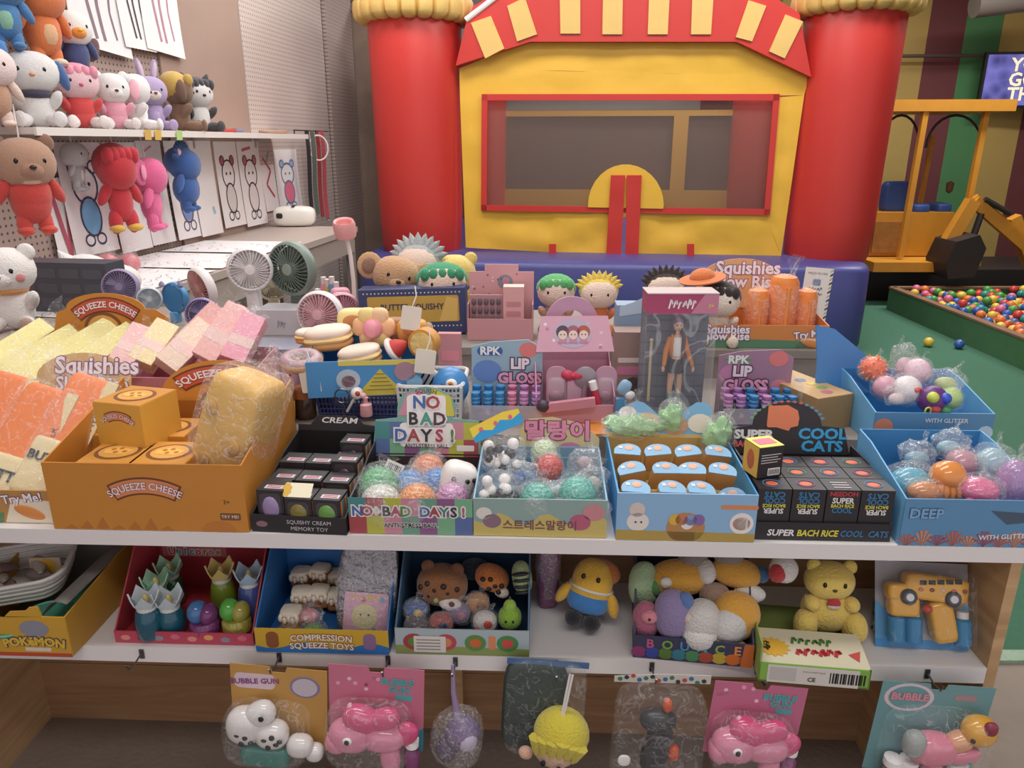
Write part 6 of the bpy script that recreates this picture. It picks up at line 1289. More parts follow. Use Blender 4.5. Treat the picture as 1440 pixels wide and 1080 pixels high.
hc = header(t, [(-w_ * .52, 0), (w_ * .3, 0), (w_ * .32, ha * .5)] + [(-w_ * .12 + w_ * .38 * math.cos(R(a)), ha * .55 + ha * .45 * math.sin(R(a))) for a in range(0, 181, 15)] + [(-w_ * .52, ha * .5)], .195, zz0, card('E3AE7C'), 2)
text('Squishies', .05, mat('F8F2F6', .5), hc, (-w_ * .06, 0, ha * .8), outline=mat('9A5A90', .5), bold=.03, ow=.07); text('Slow Rise', .046, mat('F8F2F6', .5), hc, (-w_ * .06, 0, ha * .52), outline=mat('9A5A90', .5), bold=.03, ow=.07); text('Try!', .034, mat('F8F2F6', .5), hc, (w_ * .22, 0, ha * .3), outline=mat('9A5A90', .5), bold=.03, rot=(0, -14, 0))
for lb, px, pyt, wpx in (('orange tube squishy in clear wrap, left and shortest in its box', 1064, 405, 32), ('orange tube squishy in clear wrap, tall middle one', 1099, 386, 40), ('orange tube squishy in clear wrap, right one', 1132, 406, 30)):
    off = .84; x = X(px, 440, off); z1 = Zp(px, pyt, off); z0 = Z2 + .008; r = wpx * .0019 / 2
    g = TS('tube_squishy', lb, 'squishy toy', x, off, z0, (0, 0, 0), 'orange tube squishies'); L = z1 - z0
    obj('tube_body', B().lathe([(r * .8, 0), (r, .02), (r, L - .02), (r * .8, L - .006), (r * .3, L), (0, L)], 22), mat('EC8A40', .5, .1, 40, .06, 14), g)
    obj('ridge', B().tube([(0, -r, .03), (0, -r, L - .03)], r * .16, 6), mat('F09A52', .5), g); bag(g, (0, 0, L / 2), (r * 1.15, r * 1.1, L * .54), 100 + wpx, cover=.16, nz=.08, tv=(.3, 0, 1), bs=50)
x0, x1 = X(1128, 410, .9), X(1168, 410, .9); h0 = hz(1148, 440, .9, 0); h1 = hz(1148, 379, .9, 0)
g = TS('warning_card', 'white card with black and yellow hazard edge standing behind orange tubes', 'card', (x0 + x1) / 2, .92, h0 - .1, (-4, 4, 0)); s_ = obj('card_sheet', B().box((0, 0, (h1 - h0 + .1) / 2), (x1 - x0, .002, h1 - h0 + .1)), mat('E2E0DA', .5), g); hh = h1 - h0 + .1; ww = x1 - x0
for j in range(12): patch(s_, [(ww * .4, hh - .012 * j - .012), (ww * .5, hh - .012 * j - .006), (ww * .5, hh - .012 * j), (ww * .4, hh - .012 * j - .006)], mat('3A3A34' if j % 2 else 'B8B48A', .5), -.0012)
text('MADE IN USA', .009, mat('6A6A6A', .5), s_, (-.004, -.001, hh - .016)); scribble(s_, -.024, .016, hh - .06, .012, mat('4A4A52', .5), n=5); scribble(s_, -.026, .018, hh - .075, .012, mat('4A4A52', .5), n=6, seed=3); patch(s_, rrect(-.014, hh - .05, .008, hh - .032, .004), mat('7A8AA8', .5), -.0014)
# --- right: brown carton, blue lid, blue ball tray
t, b_ = carton('kraft_carton', 'long kraft carton with coloured toy print lying angled behind cool cats box', X(1160, 560, .42), .36, Z1, .1, .24, hz(1160, 545, .4, Z1) * .9, card('A98A5E'), (0, 0, 24), top=card('C2A070'))
for i in range(6): obj('lid_print', B().ell((rnd.uniform(-.03, .03), .03 + .03 * i, hz(1160, 545, .4, Z1) * .9 + .0016), (.014, .012, .0008), n=10, k=6), mat(['B86A7A', '7A9A5A', 'C9B04A', '5A7A9A'][i % 4], .5), t)
t, fp, bk, sd, w_ = seatray('sea_ball_tray', 'upper blue sea-life tray of bagged novelty balls behind the jelly tray', 1222, 1388, .27, Z1, .072, .2, 640)
text('WITH GLITTER', .013, mat('E0E4EA', .5), fp, (w_ * .1, -.0012, .056), bold=.02); patch(fp, disc((w_ * .44, .03), .016, 12), mat('B9D4E8', .5), -.0014); patch(fp, disc((-w_ * .42, .04), .02, 12), mat('D98A6A', .5), -.0014)
x0 = X(1195, 560, .3); zb_ = Z1 + .072; d_ = t.matrix_basis
lid = obj('lid_flap', B().prism([(-.17, 0), (.02, 0), (.035, .02), (-.0, .06), (-.05, .1), (-.12, .15), (-.17, .16), (-.165, .08)], 0, .004), card('4F86C2'), t, loc=(-w_ / 2 + .09, .2, .05), rot=(-12, 0, 10), scale=(.9, 1, 1))
for lb, px, py, off, r, hx, kind in (('purple ball with green and blue patches in the upper sea tray', 1311, 562, .31, .03, '6A3A7A', 1), ('orange and red spiky ball at the left of the upper sea tray', 1228, 518, .4, .026, 'EE6A3A', 2), ('white bagged ball with red spot in the upper sea tray', 1275, 548, .34, .03, 'E9E2E4', 3), ('pale pink bagged ball on top of the upper sea tray', 1290, 522, .38, .028, 'E6C4D2', 3), ('green bagged ball at the right of the upper sea tray', 1336, 560, .35, .024, 'B9D67A', 3), ('pink and white bagged ball at the left of the upper sea tray', 1245, 545, .36, .026, 'DDA0B4', 3)):
    c = C(px, py, off)
    g = ball('novelty_ball', lb, c, r, mat(hx, .35, .2 if kind == 2 else 0, 100), bagged=None if kind == 1 else int(px), group='novelty balls in the upper sea tray', tv=(.4, .2, 1))
    g.rotation_euler = (0, 0, 0)
    if kind == 1:
        for a, b2, hx2 in ((-.012, .012, 'C9D65A'), (.014, .01, '3A5AC8'), (-.004, -.014, 'B84A4A'), (.018, -.016, '4A9A6A')): obj('patch', B().ell((a, -r * .72, b2), (.012, .012, .012), n=12, k=8), mat(hx2, .35), g)
        obj('loop', B().tube([(-.02 + .006 * math.cos(a), -.026, -.016 + .008 * math.sin(a)) for a in [2 * PI * i / 12 for i in range(12)]], .002, 6, True), mat('C9D65A', .4), g)
    if kind == 2:
        b = B()
        for i in range(40):
            a, zz = i * 2.4, 1 - 2 * (i + .5) / 40; rr = math.sqrt(1 - zz * zz); v = Vector((rr * math.cos(a), rr * math.sin(a), zz)); b.tube([v * r * .9, v * r * 1.25], [.003, .001], 5)
        obj('spikes', b, mat('F08A4A', .4), g)['kind'] = 'stuff'
    if px == 1275: obj('spot', B().ell((.008, -r * .9, .008), (.009, .005, .006), n=10, k=6), mat('E0443A', .4), g)
for lb, px, py, off, sd_, rr_ in (('crumpled clear bag standing tall on the upper sea tray', 1272, 512, .4, 211, (.03, .022, .04)), ('crumpled clear bag at the right of the upper sea tray', 1330, 535, .37, 212, (.04, .024, .026)), ('crumpled clear bag over the white ball in the upper sea tray', 1262, 556, .32, 213, (.03, .02, .022))):
    c = C(px, py, off); q = TS('crinkled_bag', lb, 'plastic bag', *c); bag(q, (0, 0, 0), rr_, sd_, cover=.22, nz=.34, nf=40, h='EEF2F0', tv=(.5 if sd_ == 212 else -.3, 0, 1)); obj('contents', B().ell((0, 0, -.008), [a * .6 for a in rr_], n=12, k=8), mat(['D9B8C4', 'C9D69A', 'E6D4D4'][sd_ - 211], .4), q)
tag(obj('orange_sheet', B().box((0, 0, 0), (.2, .09, .002)), card('D98A3E'), loc=ST.w(X(800, 590, .33), .345, Z1 + .002), rot=(0, 0, SRZ + 4)), 'orange card sheet lying in front of the pink purse box', 'card')
# --- at the near end of the wall table
d = atz(28, 462, TZ)
plush('plush_bear', 'white plush bear with orange scarf and pink cheeks sitting at left edge', (d.x, d.y, TZ), (at(28, 340, d.y).z - TZ) / 1.0, 'EFEAE6', rot=(0, 0, 12), ear='round', earc='EFEAE6', limb='E9E2DE', feet='B89A8A', muzzle='F3EEEA', scarf='E0A060', cheeks='D98A8A')
d = atz(132, 424, TZ)
t = thing('plush_cat', 'white plush lying on its side on the wall table', 'plush toy', (d.x, d.y, TZ), (0, 0, 30)); obj('head', B().ell((0, 0, .085), (.1, .075, .085), (0, 25, 0), n=20, k=12), fur('ECE8E4'), t); obj('body', B().ell((.1, .05, .06), (.07, .06, .06)), fur('ECE8E4'), t); obj('ear', B().lathe([(.03, 0), (0, .05)], 10, Matrix.Translation((-.06, 0, .15)) @ rotm(0, -30, 0)), fur('ECE8E4'), t)
for j in range(3): obj('whisker', B().tube([(.02, -.072, .07 + .01 * j), (.07, -.06, .06 + .014 * j)], .0015, 5), BLACK, t)
d = atz(152, 392, TZ)
for i, dx in enumerate((-.045, .05)):
    ball_ = thing('red_ball', ('left', 'right')[i] + ' red striped ball in clear wrap on the wall table', 'ball', (d.x + dx, d.y + .1, TZ + .05), (0, 0, 0)); obj('ball_body', B().ell((0, 0, 0), (.045, .045, .042), n=18, k=12), mat('C8606A', .4), ball_); bag(ball_, (0, 0, 0), (.052, .052, .048), 200 + i, cover=.18)
# ================================================================== lower shelf
def Lz(px, py, off): return Zp(px, py, off)
def burst(cx, cz, r, n=14): return [(cx + r * (1.0 if i % 2 else .78) * 1.3 * math.cos(2 * PI * i / (2 * n)), cz + r * (1.0 if i % 2 else .78) * math.sin(2 * PI * i / (2 * n))) for i in range(2 * n)]
def pricecard(label, c, rot, s=1, cut=None):
    q = TS('price_card', label, 'price card', *c, rot); sh_ = obj('card_sheet', B().box((0, 0, .02 * s), (.062 * s, .001, .04 * s)), mat('C9B79A', .5), q); patch(sh_, burst(0, .02 * s, .019 * s), mat('D9A93A', .5), -.0012); text('$', .022 * s, mat('3A2A1E', .5), sh_, (-.018 * s, -.0014, .022 * s), bold=.03)
    return q
# --- yellow branded tray with basket and dishes
t, fp, bk, sd, w_ = tray('yellow_card_tray', 'yellow cardboard tray with torn front edge at the lower left', -45, 108, -.035, ZL, .088, .26, .11, card('C79A34'), card('8A8480'), py=950, ms=card('B88A34'))
poly = [(-w_ / 2, .088)] + [(-w_ / 2 + w_ * a, .088 + b_) for a, b_ in ((.02, .014), (.12, .016), (.16, .0), (.3, .008), (.42, .0), (.46, -.002), (.52, .01), (.66, .012), (.7, .02), (.78, .022), (.8, 0))]
patch(fp, poly, card('C79A34'), .0, th=.003, name='torn_edge'); patch(fp, [(-w_ / 2, 0), (w_ / 2, 0), (w_ / 2, .008), (-w_ / 2, .008)], mat('B8482E', .5))
text('POKéMON', .025, mat('D9B23A', .5), fp, (.04, -.0006, .034), outline=mat('3A3A6A', .5), bold=.05, ow=.1, arc=.3); patch(fp, disc((.045, .062), .018, 14, 1.6), mat('8A8A96', .5)); patch(fp, rrect(.02, .012, .07, .02, .001), mat('D6CCC0', .5), -.0008)
patch(sd[1], [(0, 0), (.001, 0), (.001, .001)], BLACK)
lin = obj('paper_liner', B().sheet(lambda u, v: (.045 + u * (w_ / 2 - .05), .02 + v * .22, .07 + .02 * math.sin(u * 3) + .03 * u), 6, 6, .001), mat('A9A29C', .7), t)
for i, (px, py, off, r) in enumerate(((65, 868, .02, .05), (135, 836, .14, .045), (20, 880, .0, .04))):
    c = C(px, py, off); q = TS('teal_dish', ('large teal plastic dish below the white basket', 'teal plastic dish at the back of the yellow tray', 'teal plastic dish at the front left of the yellow tray')[i], 'dish', c[0], off, c[2]); obj('bowl', B().lathe([(0, -.012), (r * .7, -.012), (r, .0), (r * 1.02, .004), (r * .96, .004), (r * .68, -.006), (0, -.006)], 24), mat('4F9A82', .4), q); obj('rim', B().tube([(r * 1.0 * math.cos(a), r * math.sin(a), .004) for a in [2 * PI * j / 24 for j in range(24)]], .0025, 6, True), mat('5AA88E', .4), q)
c = C(48, 856, .05); q = TS('white_wire_basket', 'white oblong plastic basket tilted across the yellow tray', 'basket', X(38, 850, .09), .1, ZL + .068, (5, -3, 16)); m = mat('CFCAC4', .45)
def oval(w1, d1, z): return [(a, b_, z) for a, b_ in rrect(-w1 / 2, -d1 / 2, w1 / 2, d1 / 2, d1 * .3, 5)]
obj('rim', B().tube(oval(.19, .15, .05), .005, 6, True), m, q)
b = B(); 
for z_, f in ((.005, .8), (.02, .86), (.035, .92), (.05, .96)): b.tube(oval(.19 * f, .15 * f, z_ * .78), .0035, 6, True)
o1, o0 = oval(.19, .15, .05), oval(.15, .12, .0)
n = len(o1); b.add(o0 + o1, [(i, (i + 1) % n, (i + 1) % n + n, i + n) for i in range(n)] + [tuple(range(n))])
obj('basket_wall', b, m, q)
for i in range(6): obj('liner_fold', B().ell((rnd.uniform(-.05, .05), rnd.uniform(-.03, .03), .02 + .003 * i), (.03, .014, .01), (rnd.uniform(-20, 20), rnd.uniform(-20, 20), rnd.uniform(0, 180)), n=12, k=6, nz=.3), mat(['8A7F78', '6A5450', 'B0A49A'][i % 3], .5), q)
pricecard('gold starburst price card clipped to the white basket', C(67, 808, .12), (0, 0, 6))
# --- unicorn slime display
t, fp, bk, sd, w_ = tray('unicorn_display', 'red and pink unicorn display tray of crown-lidded slime jars', 163, 357, .012, ZL, .026, .2, .21, card('B8445A'), card('A8353E'), py=905, ms=card('A83A44'))
for i in range(8): patch(fp, disc((-w_ * .42 + w_ * .12 * i, .012 + .004 * (i % 2)), .006, 10, 1.6), mat(['D98A7E', 'E0A06A', '8A8A9A', 'CF6A7E'][i % 4], .5))
patch(bk, [(-w_ / 2 + .01, .076), (w_ * .05, .076), (w_ * .05, .102), (-w_ / 2 + .01, .102)], mat('C06A6A', .5), .1963); multi('Unicorns', .023, bk, .089, ['B83A4A', '3A9A9A', '3A8AB0', '4A8A9A', 'C8404A', 'B85A3A', 'C86A8A', 'B8884A'], x=-w_ * .2, dx=.0145, y=.197, ol='D9CFC4')
for lb, px, py, off, cr, bd_, r in (('teal slime jar with white crown lid, front left', 208, 862, .03, 'C3D0D6', '1F5E72', .026), ('teal slime jar with white crown lid, front second', 240, 862, .045, 'C3D0D6', '1F5E72', .026), ('dark green slime jar with mint crown lid, middle left', 222, 838, .09, '9FD0B0', '2A5A48', .025), ('dark green slime jar with mint crown lid, back left', 240, 818, .14, '9FD0B0', '2E6A3E', .025), ('green and orange slime jar with yellow crown lid', 313, 822, .12, 'D6C278', '7A8A2E', .026), ('blue and purple slime jar with pale blue crown lid', 352, 828, .1, 'A9C4D6', '4A5A9A', .026)):
    x = X(px, py, off); ztop = Lz(px, py - 28, off); q = TS('slime_jar', lb, 'jar', x, off, ZL + .005, (0, 0, 0), 'crown-lidded slime jars'); h = max(.03, Lz(px, py - 8, off) - ZL - .005)
    obj('jar_body', B().lathe([(r * .8, 0), (r, .006), (r * 1.02, h * .6), (r * .85, h * .92), (r * .7, h)], 20), jelly(bd_), q); obj('neck', B().lathe([(r * .74, h - .002), (r * .76, h + .006), (r * .6, h + .008)], 18), mat('D9D6D0', .3), q)
    b = B(); n = 20; v0, v1, f = [], [], []
    for j in range(n):
        a = 2 * PI * j / n; hh = .04 if j % 4 == 0 else (.018 if j % 4 == 2 else .027); v0.append((r * .72 * math.cos(a), r * .72 * math.sin(a), h + .004)); v1.append((r * 1.12 * math.cos(a) * (1.06 if j % 4 == 0 else 1), r * 1.12 * math.sin(a), h + hh))
    v2 = [(x_ * .9, y_ * .9, z_) for x_, y_, z_ in v1]; v3 = [(x_ * .86, y_ * .86, z_ + .002) for x_, y_, z_ in v0]
    b.add(v0 + v1 + v2 + v3, [(j, (j + 1) % n, (j + 1) % n + n, j + n) for j in range(n)] + [(j + n, (j + 1) % n + n, (j + 1) % n + 2 * n, j + 2 * n) for j in range(n)] + [(j + 2 * n, (j + 1) % n + 2 * n, (j + 1) % n + 3 * n, j + 3 * n) for j in range(n)])
    obj('crown_lid', b, mat(cr, .35), q); obj('figure', B().ell((0, 0, h + .016), (.007, .007, .015), n=10, k=8), mat('D9C27A', .4), q)
for lb, px, py, off, h1, h2, r in (('blue and purple glitter slime tub at the front of the unicorn tray', 287, 872, .04, '4A7AB0', '7A3A72', .028), ('green and yellow glitter slime tub at the front of the unicorn tray', 332, 868, .05, '5AB04A', 'A8A04A', .028)):
    q = TS('slime_tub', lb, 'jar', X(px, py, off), off, ZL + .005); obj('lower_half', B().lathe([(r * .7, 0), (r, .008), (r * 1.02, .028), (r * .9, .034)], 20), mat(h2, .15, .6, 120, .3, 80, coat=.5), q); obj('upper_left', B().ell((-r * .4, 0, .05), (r * .7, r * .8, .024)), jelly(h1), q); obj('upper_right', B().ell((r * .4, 0, .046), (r * .65, r * .8, .022)), jelly(h2), q)
pc_ = C(338, 772, .2); 
# --- compression squeeze toy tray
t, fp, bk, sd, w_ = tray('squeeze_toy_tray', 'blue and yellow tray lettered COMPRESSION SQUEEZE TOYS', 363, 548, -.005, ZL, .052, .2, .2, card('C9A432'), card('2E6AA8'), py=932, ms=card('2E6AA8'))
patch(fp, [(-w_ / 2, 0), (w_ / 2, 0), (w_ / 2, .016)] + [(w_ / 2 - w_ * i / 14, .016 + .008 * math.sin(i * .9)) for i in range(1, 14)] + [(-w_ / 2, .014)], mat('2E72B4', .5)); text('COMPRESSION', .018, mat('E9D9C4', .5), fp, (0, -.0006, .036), outline=mat('8A4A4A', .5), bold=.03, arc=.5, ow=.07); text('SQUEEZE TOYS', .018, mat('E9D9C4', .5), fp, (0, -.0006, .018), outline=mat('8A4A4A', .5), bold=.03, arc=.6, ow=.07)
for x_, hx in ((-w_ * .37, '8A5230'), (w_ * .36, '8A6A8E')): patch(fp, rrect(x_ - .012, .01, x_ + .012, .046, .01), mat(hx, .5), -.0012)
patch(bk, rrect(-w_ * .45, .12, w_ * .45, .19, .01), mat('B07A5A', .5), .1963); patch(bk, disc((-w_ * .2, .16), .02), mat('C9504A', .5), .1957); patch(bk, disc((w_ * .2, .165), .022), mat('3A6AB0', .5), .1957)
k = 0
for px, py, off in ((425, 812, .16), (452, 808, .165), (425, 840, .11), (450, 838, .115), (410, 868, .05), (470, 815, .17), (474, 842, .12)):
    k += 1; c = C(px, py, off); q = TS('brown_squeeze_cube', 'brown and cream drip squeeze block, ' + ('back left', 'back middle', 'middle left', 'middle', 'front left', 'back right', 'middle right')[k - 1] + ' in the yellow tray', 'squishy toy', *c, (0, rnd.uniform(-6, 6), rnd.uniform(-14, 14)), 'brown squeeze blocks')
    obj('block_body', B().ell((0, 0, 0), (.02, .018, .02), n=18, k=12, e=.35), mat('A8683A', .5), q); b = B()
    for j in range(5): b.ell((-.016 + .008 * j, -.016, .008 - .005 * (j % 2)), (.005, .005, .009), n=8, k=6)
    obj('icing', b.ell((0, 0, .014), (.0205, .0185, .008), n=16, k=6, e=.5), mat('E3D9C4', .5), q); obj('eye', B().ell((-.006, -.018, -.003), (.002, .002, .003), n=8, k=6).ell((.006, -.018, -.003), (.002, .002, .003), n=8, k=6), BLACK, q)
for lb, px, py, off, hx, sd_ in (('pink flower squishy in small clear bag', 433, 866, .06, 'D98A96', 301), ('green squishy in small clear bag in the yellow tray', 440, 888, .03, '6AA04A', 302), ('yellow squishy lying at the front of the yellow tray', 406, 895, .02, 'C9B84A', 303)):
    c = C(px, py, off); q = TS('small_squishy', lb, 'squishy toy', *c); obj('squishy_body', B().ell((0, 0, 0), (.022, .018, .014), n=16, k=10, nz=.1), mat(hx, .4), q); obj('face', B().ell((0, -.014, .004), (.006, .006, .005)), mat('EBDCCB', .5), q); bag(q, (0, 0, 0), (.03, .024, .024), sd_, cover=.16)
c = C(507, 872, .03); q = TS('sticker_bag', 'tall silver bag with pink card showing a round yellow face', 'bag', c[0], .045, ZL + .006, (-14, 4, 0)); hB_ = .185
obj('foil_back', B().ell((0, .008, hB_ / 2), (.058, .008, hB_ / 2), n=24, k=16, e=.35, nz=.06, nf=60), mat('8F8C92', .25, .8, 50, metal=.7), q); cd = obj('pink_card', B().prism(rrect(-.042, .004, .046, .088, .006), -.004, -.002), mat('D9A6BC', .5), q); patch(cd, disc((0, .04), .026, 20), mat('D9CF9A', .5), -.005); patch(cd, disc((-.008, .044), .002), BLACK, -.0056); patch(cd, disc((.008, .044), .002), BLACK, -.0056)
for i in range(5): patch(cd, disc((rnd.uniform(-.036, .04), rnd.uniform(.07, .084) if i < 3 else rnd.uniform(.008, .016)), .005, 10), mat(['6AA8C8', 'C9C06A', 'B85A7A'][i % 3], .5), -.0048)
scribble(cd, -.03, .03, .078, .012, mat('E6C84A', .5), -.005, 6); bag(q, (0, 0, hB_ / 2), (.062, .018, hB_ * .52), 310, cover=.16, nz=.05, tuft=False, nf=40)
# --- fruit squishy tray
t, fp, bk, sd, w_ = tray('fruit_toy_tray', 'tray with fruit print front holding spotted and striped soft toys', 557, 744, .0, ZL, .056, .2, .19, card('A9B8BC'), card('2F4A66'), py=922, ms=card('4A6A86'))
patch(fp, [(-w_ / 2, 0), (w_ / 2, 0), (w_ / 2, .016), (-w_ / 2, .02)], mat('8A9A5A', .5))
for x_, hx, hx2 in ((-w_ * .36, 'A8404A', '5A8A3A'), (-w_ * .12, 'B8485A', 'C98A5A'), (w_ * .1, '5A8A4A', 'C86A3A'), (w_ * .34, '4A8A4A', 'C8504A')): patch(fp, disc((x_, .028), .018, 16, 1.15), mat(hx, .5), -.001); patch(fp, disc((x_, .028), .01, 14, 1.15), mat(hx2, .5), -.0016)
patch(fp, rrect(w_ * .2, .014, w_ * .25, .044, .003), mat('D98A5A', .5), -.001)
lbp = patch(fp, rrect(-w_ * .36, .006, -w_ * .12, .042, .002), mat('DAD4CE', .5), -.0024, 'paper_label')
for j in range(4): patch(fp, [(-w_ * .34, .012 + .007 * j), (-w_ * .16, .012 + .007 * j), (-w_ * .16, .014 + .007 * j), (-w_ * .34, .014 + .007 * j)], mat('8A8680', .5), -.003)
def lump(name, lb, px, py, off, r, hx, rot=(0, 0, 0), parts=(), cat='plush toy', group=None, bagd=None):
    c = C(px, py, off); q = TS(name, lb, cat, *c, rot, group); obj('body', B().ell((0, 0, 0), r, n=20, k=12, e=.9), fur(hx), q)
    for nm, cc, rr, h2 in parts: obj(nm, B().ell(cc, rr, n=12, k=8), fur(h2) if nm not in ('eye', 'spot', 'stripe', 'nose') else mat(h2, .5), q)
    if bagd: bag(q, (0, 0, 0), [a * 1.12 for a in r], bagd, cover=.15)
    return q
lump('spotted_plush', 'brown spotted plush cat head at the back left of the fruit tray', 622, 822, .1, (.052, .04, .042), '8A5A36', (0, 10, 0), [('muzzle', (.022, -.032, -.018), (.024, .014, .014), 'DCD4CC'), ('eye', (-.006, -.04, -.012), (.006, .004, .006), '9AA06A'), ('nose', (.026, -.046, -.01), (.006, .004, .005), '6A3A36')] + [('spot', (x_, -.0385 + abs(x_) * .3, z_), (.006, .005, .006), '2E221C') for x_, z_ in ((-.04, .004), (-.028, .016), (-.012, .008), (.004, .02), (.014, .006), (-.02, -.008), (-.036, -.014), (.03, .014))] + [('ear', (-.034, 0, .036), (.014, .008, .014), '7A4E30'), ('ear', (.024, 0, .04), (.014, .008, .014), '7A4E30')])
lump('leopard_plush', 'orange leopard plush lying in the middle of the fruit tray', 692, 812, .12, (.036, .028, .026), 'C9773A', (0, 24, 0), [('spot', (x_, -.026, z_), (.0055, .004, .005), '2A201C') for x_, z_ in ((-.02, .004), (-.006, .01), (.008, .0), (.02, .006), (0, -.01), (.02, -.01))] + [('muzzle', (.028, -.014, -.014), (.016, .012, .012), 'DCCFC0')])
lump('tiger_plush', 'black and green striped plush foot at the right of the fruit tray', 734, 812, .1, (.02, .022, .036), '9AA878', (0, -8, 0), [('stripe', (0, -.02, z_), (.018, .005, .004), '22242A') for z_ in (-.022, -.008, .006, .02)])
lump('dark_plush', 'dark navy plush toy at the back of the fruit tray', 668, 800, .16, (.03, .024, .022), '2A3440', (0, 0, 0), [('patch', (.026, -.014, .0), (.014, .014, .018), 'C9703A')])
lump('pear_toy', 'green pear squishy standing at the right of the fruit tray', 717, 868, .05, (.023, .022, .024), '8AB43A', (0, 0, 0), [('pear_top', (0, 0, .024), (.013, .013, .016), '96BE46'), ('stem', (0, 0, .042), (.002, .002, .006), '5A4A2A'), ('eye', (-.007, -.021, .004), (.0025, .002, .003), '22242A'), ('eye', (.007, -.021, .004), (.0025, .002, .003), '22242A')], 'squishy toy')
for lb, px, py, off, hx, hx2, sd_ in (('blue patterned squishy in clear bag at left of the fruit tray', 585, 858, .06, '3A5A9A', 'C9A84A', 321), ('red and navy striped squishy in clear bag', 620, 876, .04, 'A8443E', '2A3A5E', 322), ('white squishy with red heart in clear bag', 682, 874, .05, 'DCD6D2', 'C8402E', 323), ('amber squishy in clear bag above the heart one', 672, 848, .09, 'B8844A', '8A5A3A', 324), ('dark flower squishy in clear bag at left front', 585, 882, .03, '4A3A4A', '8A9A4A', 325), ('lilac squishy in clear bag, middle of fruit tray', 645, 862, .07, '7A6A8E', 'B06A7A', 326)):
    lump('bagged_squishy', lb, px, py, off, (.024, .02, .021), hx, (0, 0, 0), [('patch', (.006, -.016, .004), (.01, .006, .009), hx2), ('patch', (-.012, -.014, -.006), (.006, .006, .006), hx2)], 'squishy toy', 'bagged squishies in the fruit tray', sd_)
# --- purple wrapped tube and yellow doll
c = C(770, 850, .16); q = TS('purple_wrapped_tube', 'purple foil wrapped tube standing against the back plank', 'tube', X(770, 860, .17), .17, ZL + .002); obj('tube_body', B().ell((0, 0, .1), (.024, .024, .104), n=18, k=14, e=.5, nz=.08, nf=50), mat('7A4A66', .3, .6, 60), q); bag(q, (0, 0, .1), (.028, .028, .108), 330, cover=.2, nz=.1, tuft=False)
x = X(822, 860, .1); zt_ = Zp(822, 784, .12); zb_ = Zp(822, 890, .05)
q = TS('plush_doll', 'yellow plush doll in blue trousers with orange hair leaning back', 'plush toy', x, .1, ZL + .03, (-16, 10, -12)); H = zt_ - ZL - .03
obj('body', B().ell((0, 0, H * .52), (.042, .036, H * .46), n=20, k=14, e=.8), fur('DDAE3E'), q); obj('trousers', B().ell((0, 0, H * .28), (.0435, .0375, H * .24), n=20, k=10, e=.75), fur('3F7FBE'), q); obj('waist_cord', B().tube([(.043 * math.cos(a), .037 * math.sin(a), H * .5) for a in [2 * PI * i / 24 for i in range(24)]], .003, 6, True), mat('D9D6D0', .7), q)
obj('hair', B().ell((.012, .012, H * .76), (.04, .034, H * .22), n=18, k=10), fur('C8702E'), q)
for s in (-1, 1):
    obj('arm', B().ell((s * .05, -.01, H * .3), (.012, .013, .026), (0, s * -24, 0), n=12, k=8), fur('DDAE3E'), q); obj('foot', B().ell((s * .018, -.02, -.006), (.019, .03, .016), n=12, k=8), fur('22222A'), q); obj('eye', B().ell((s * .015 - .004, -.034, H * .72), (.0045, .003, .0055), n=10, k=6), EYE, q)
# --- rainbow tray of plush
t, fp, bk, sd, w_ = tray('rainbow_plush_tray', 'dark rainbow-lettered tray heaped with plush toys', 890, 1056, -.005, ZL, .05, .19, .17, card('3A3A56'), card('4A4A5E'), rz=-6, py=932)
for i, (ch, hx) in enumerate(zip('BOUNCE', ('B85A7A', '7AA04A', '4A8AB0', '3AA09A', '8AA84A', 'D98A4A'))): text(ch, .026, mat(hx, .5), fp, (-w_ * .36 + w_ * .145 * i, -.001, .034), bold=.03)
for i in range(9): patch(fp, disc((-w_ * .45 + w_ * .112 * i, .014), .012, 12, 1.2), mat(['8A3A6A', '3A4A9A', '5A7A3A', '3A7A8A', '4A8A5A', 'A84A3A', 'B8A03A', 'C86A2A', 'A8502A'][i], .5), -.0004, th=.0004)
patch(fp, [(w_ * .4, 0), (w_ / 2, 0), (w_ / 2, .05), (w_ * .42, .05)], mat('C0682E', .5), -.0009)
lump('plush_bird', 'pale green fluffy plush at the back left of the rainbow tray', 905, 822, .1, (.03, .026, .05), '9FB88E', (0, 0, 0), [('patch', (.022, -.014, .006), (.014, .014, .02), '4E8A4A')])
lump('plush_rose', 'small dusty pink plush at the left of the rainbow tray', 908, 872, .04, (.026, .022, .04), 'B0627A', (0, 0, 0), [('face', (.004, -.018, .02), (.017, .012, .013), 'D98A96'), ('eye', (.002, -.03, .022), (.003, .002, .003), '22222A')])
lump('plush_rabbit', 'lavender fluffy plush in the middle of the rainbow tray', 946, 864, .03, (.036, .03, .052), '8E80A8', (0, -4, 0), [('face', (.028, -.016, .004), (.014, .014, .015), 'D9C4B4'), ('eye', (.034, -.028, .006), (.003, .002, .003), '22222A'), ('blue_trim', (.022, -.008, .034), (.016, .014, .018), '5A78B0')])
lump('plush_white', 'white fluffy plush beside the lavender one', 985, 876, .02, (.036, .03, .05), 'CFCBC6', (0, 6, 0), [('tuft', (0, -.01, -.02), (.034, .026, .03), 'DAD7D2')])
lump('plush_fox', 'large yellow and white plush lying on top of the rainbow tray', 955, 812, .1, (.06, .036, .036), 'D9A03E', (0, -6, 0), [('white_tip', (.05, -.004, .012), (.022, .03, .024), 'DCD9D4'), ('grey_head', (.03, .014, .03), (.03, .028, .024), '8A807A'), ('white_patch', (-.03, -.03, .01), (.012, .01, .012), 'D9D2C4')])
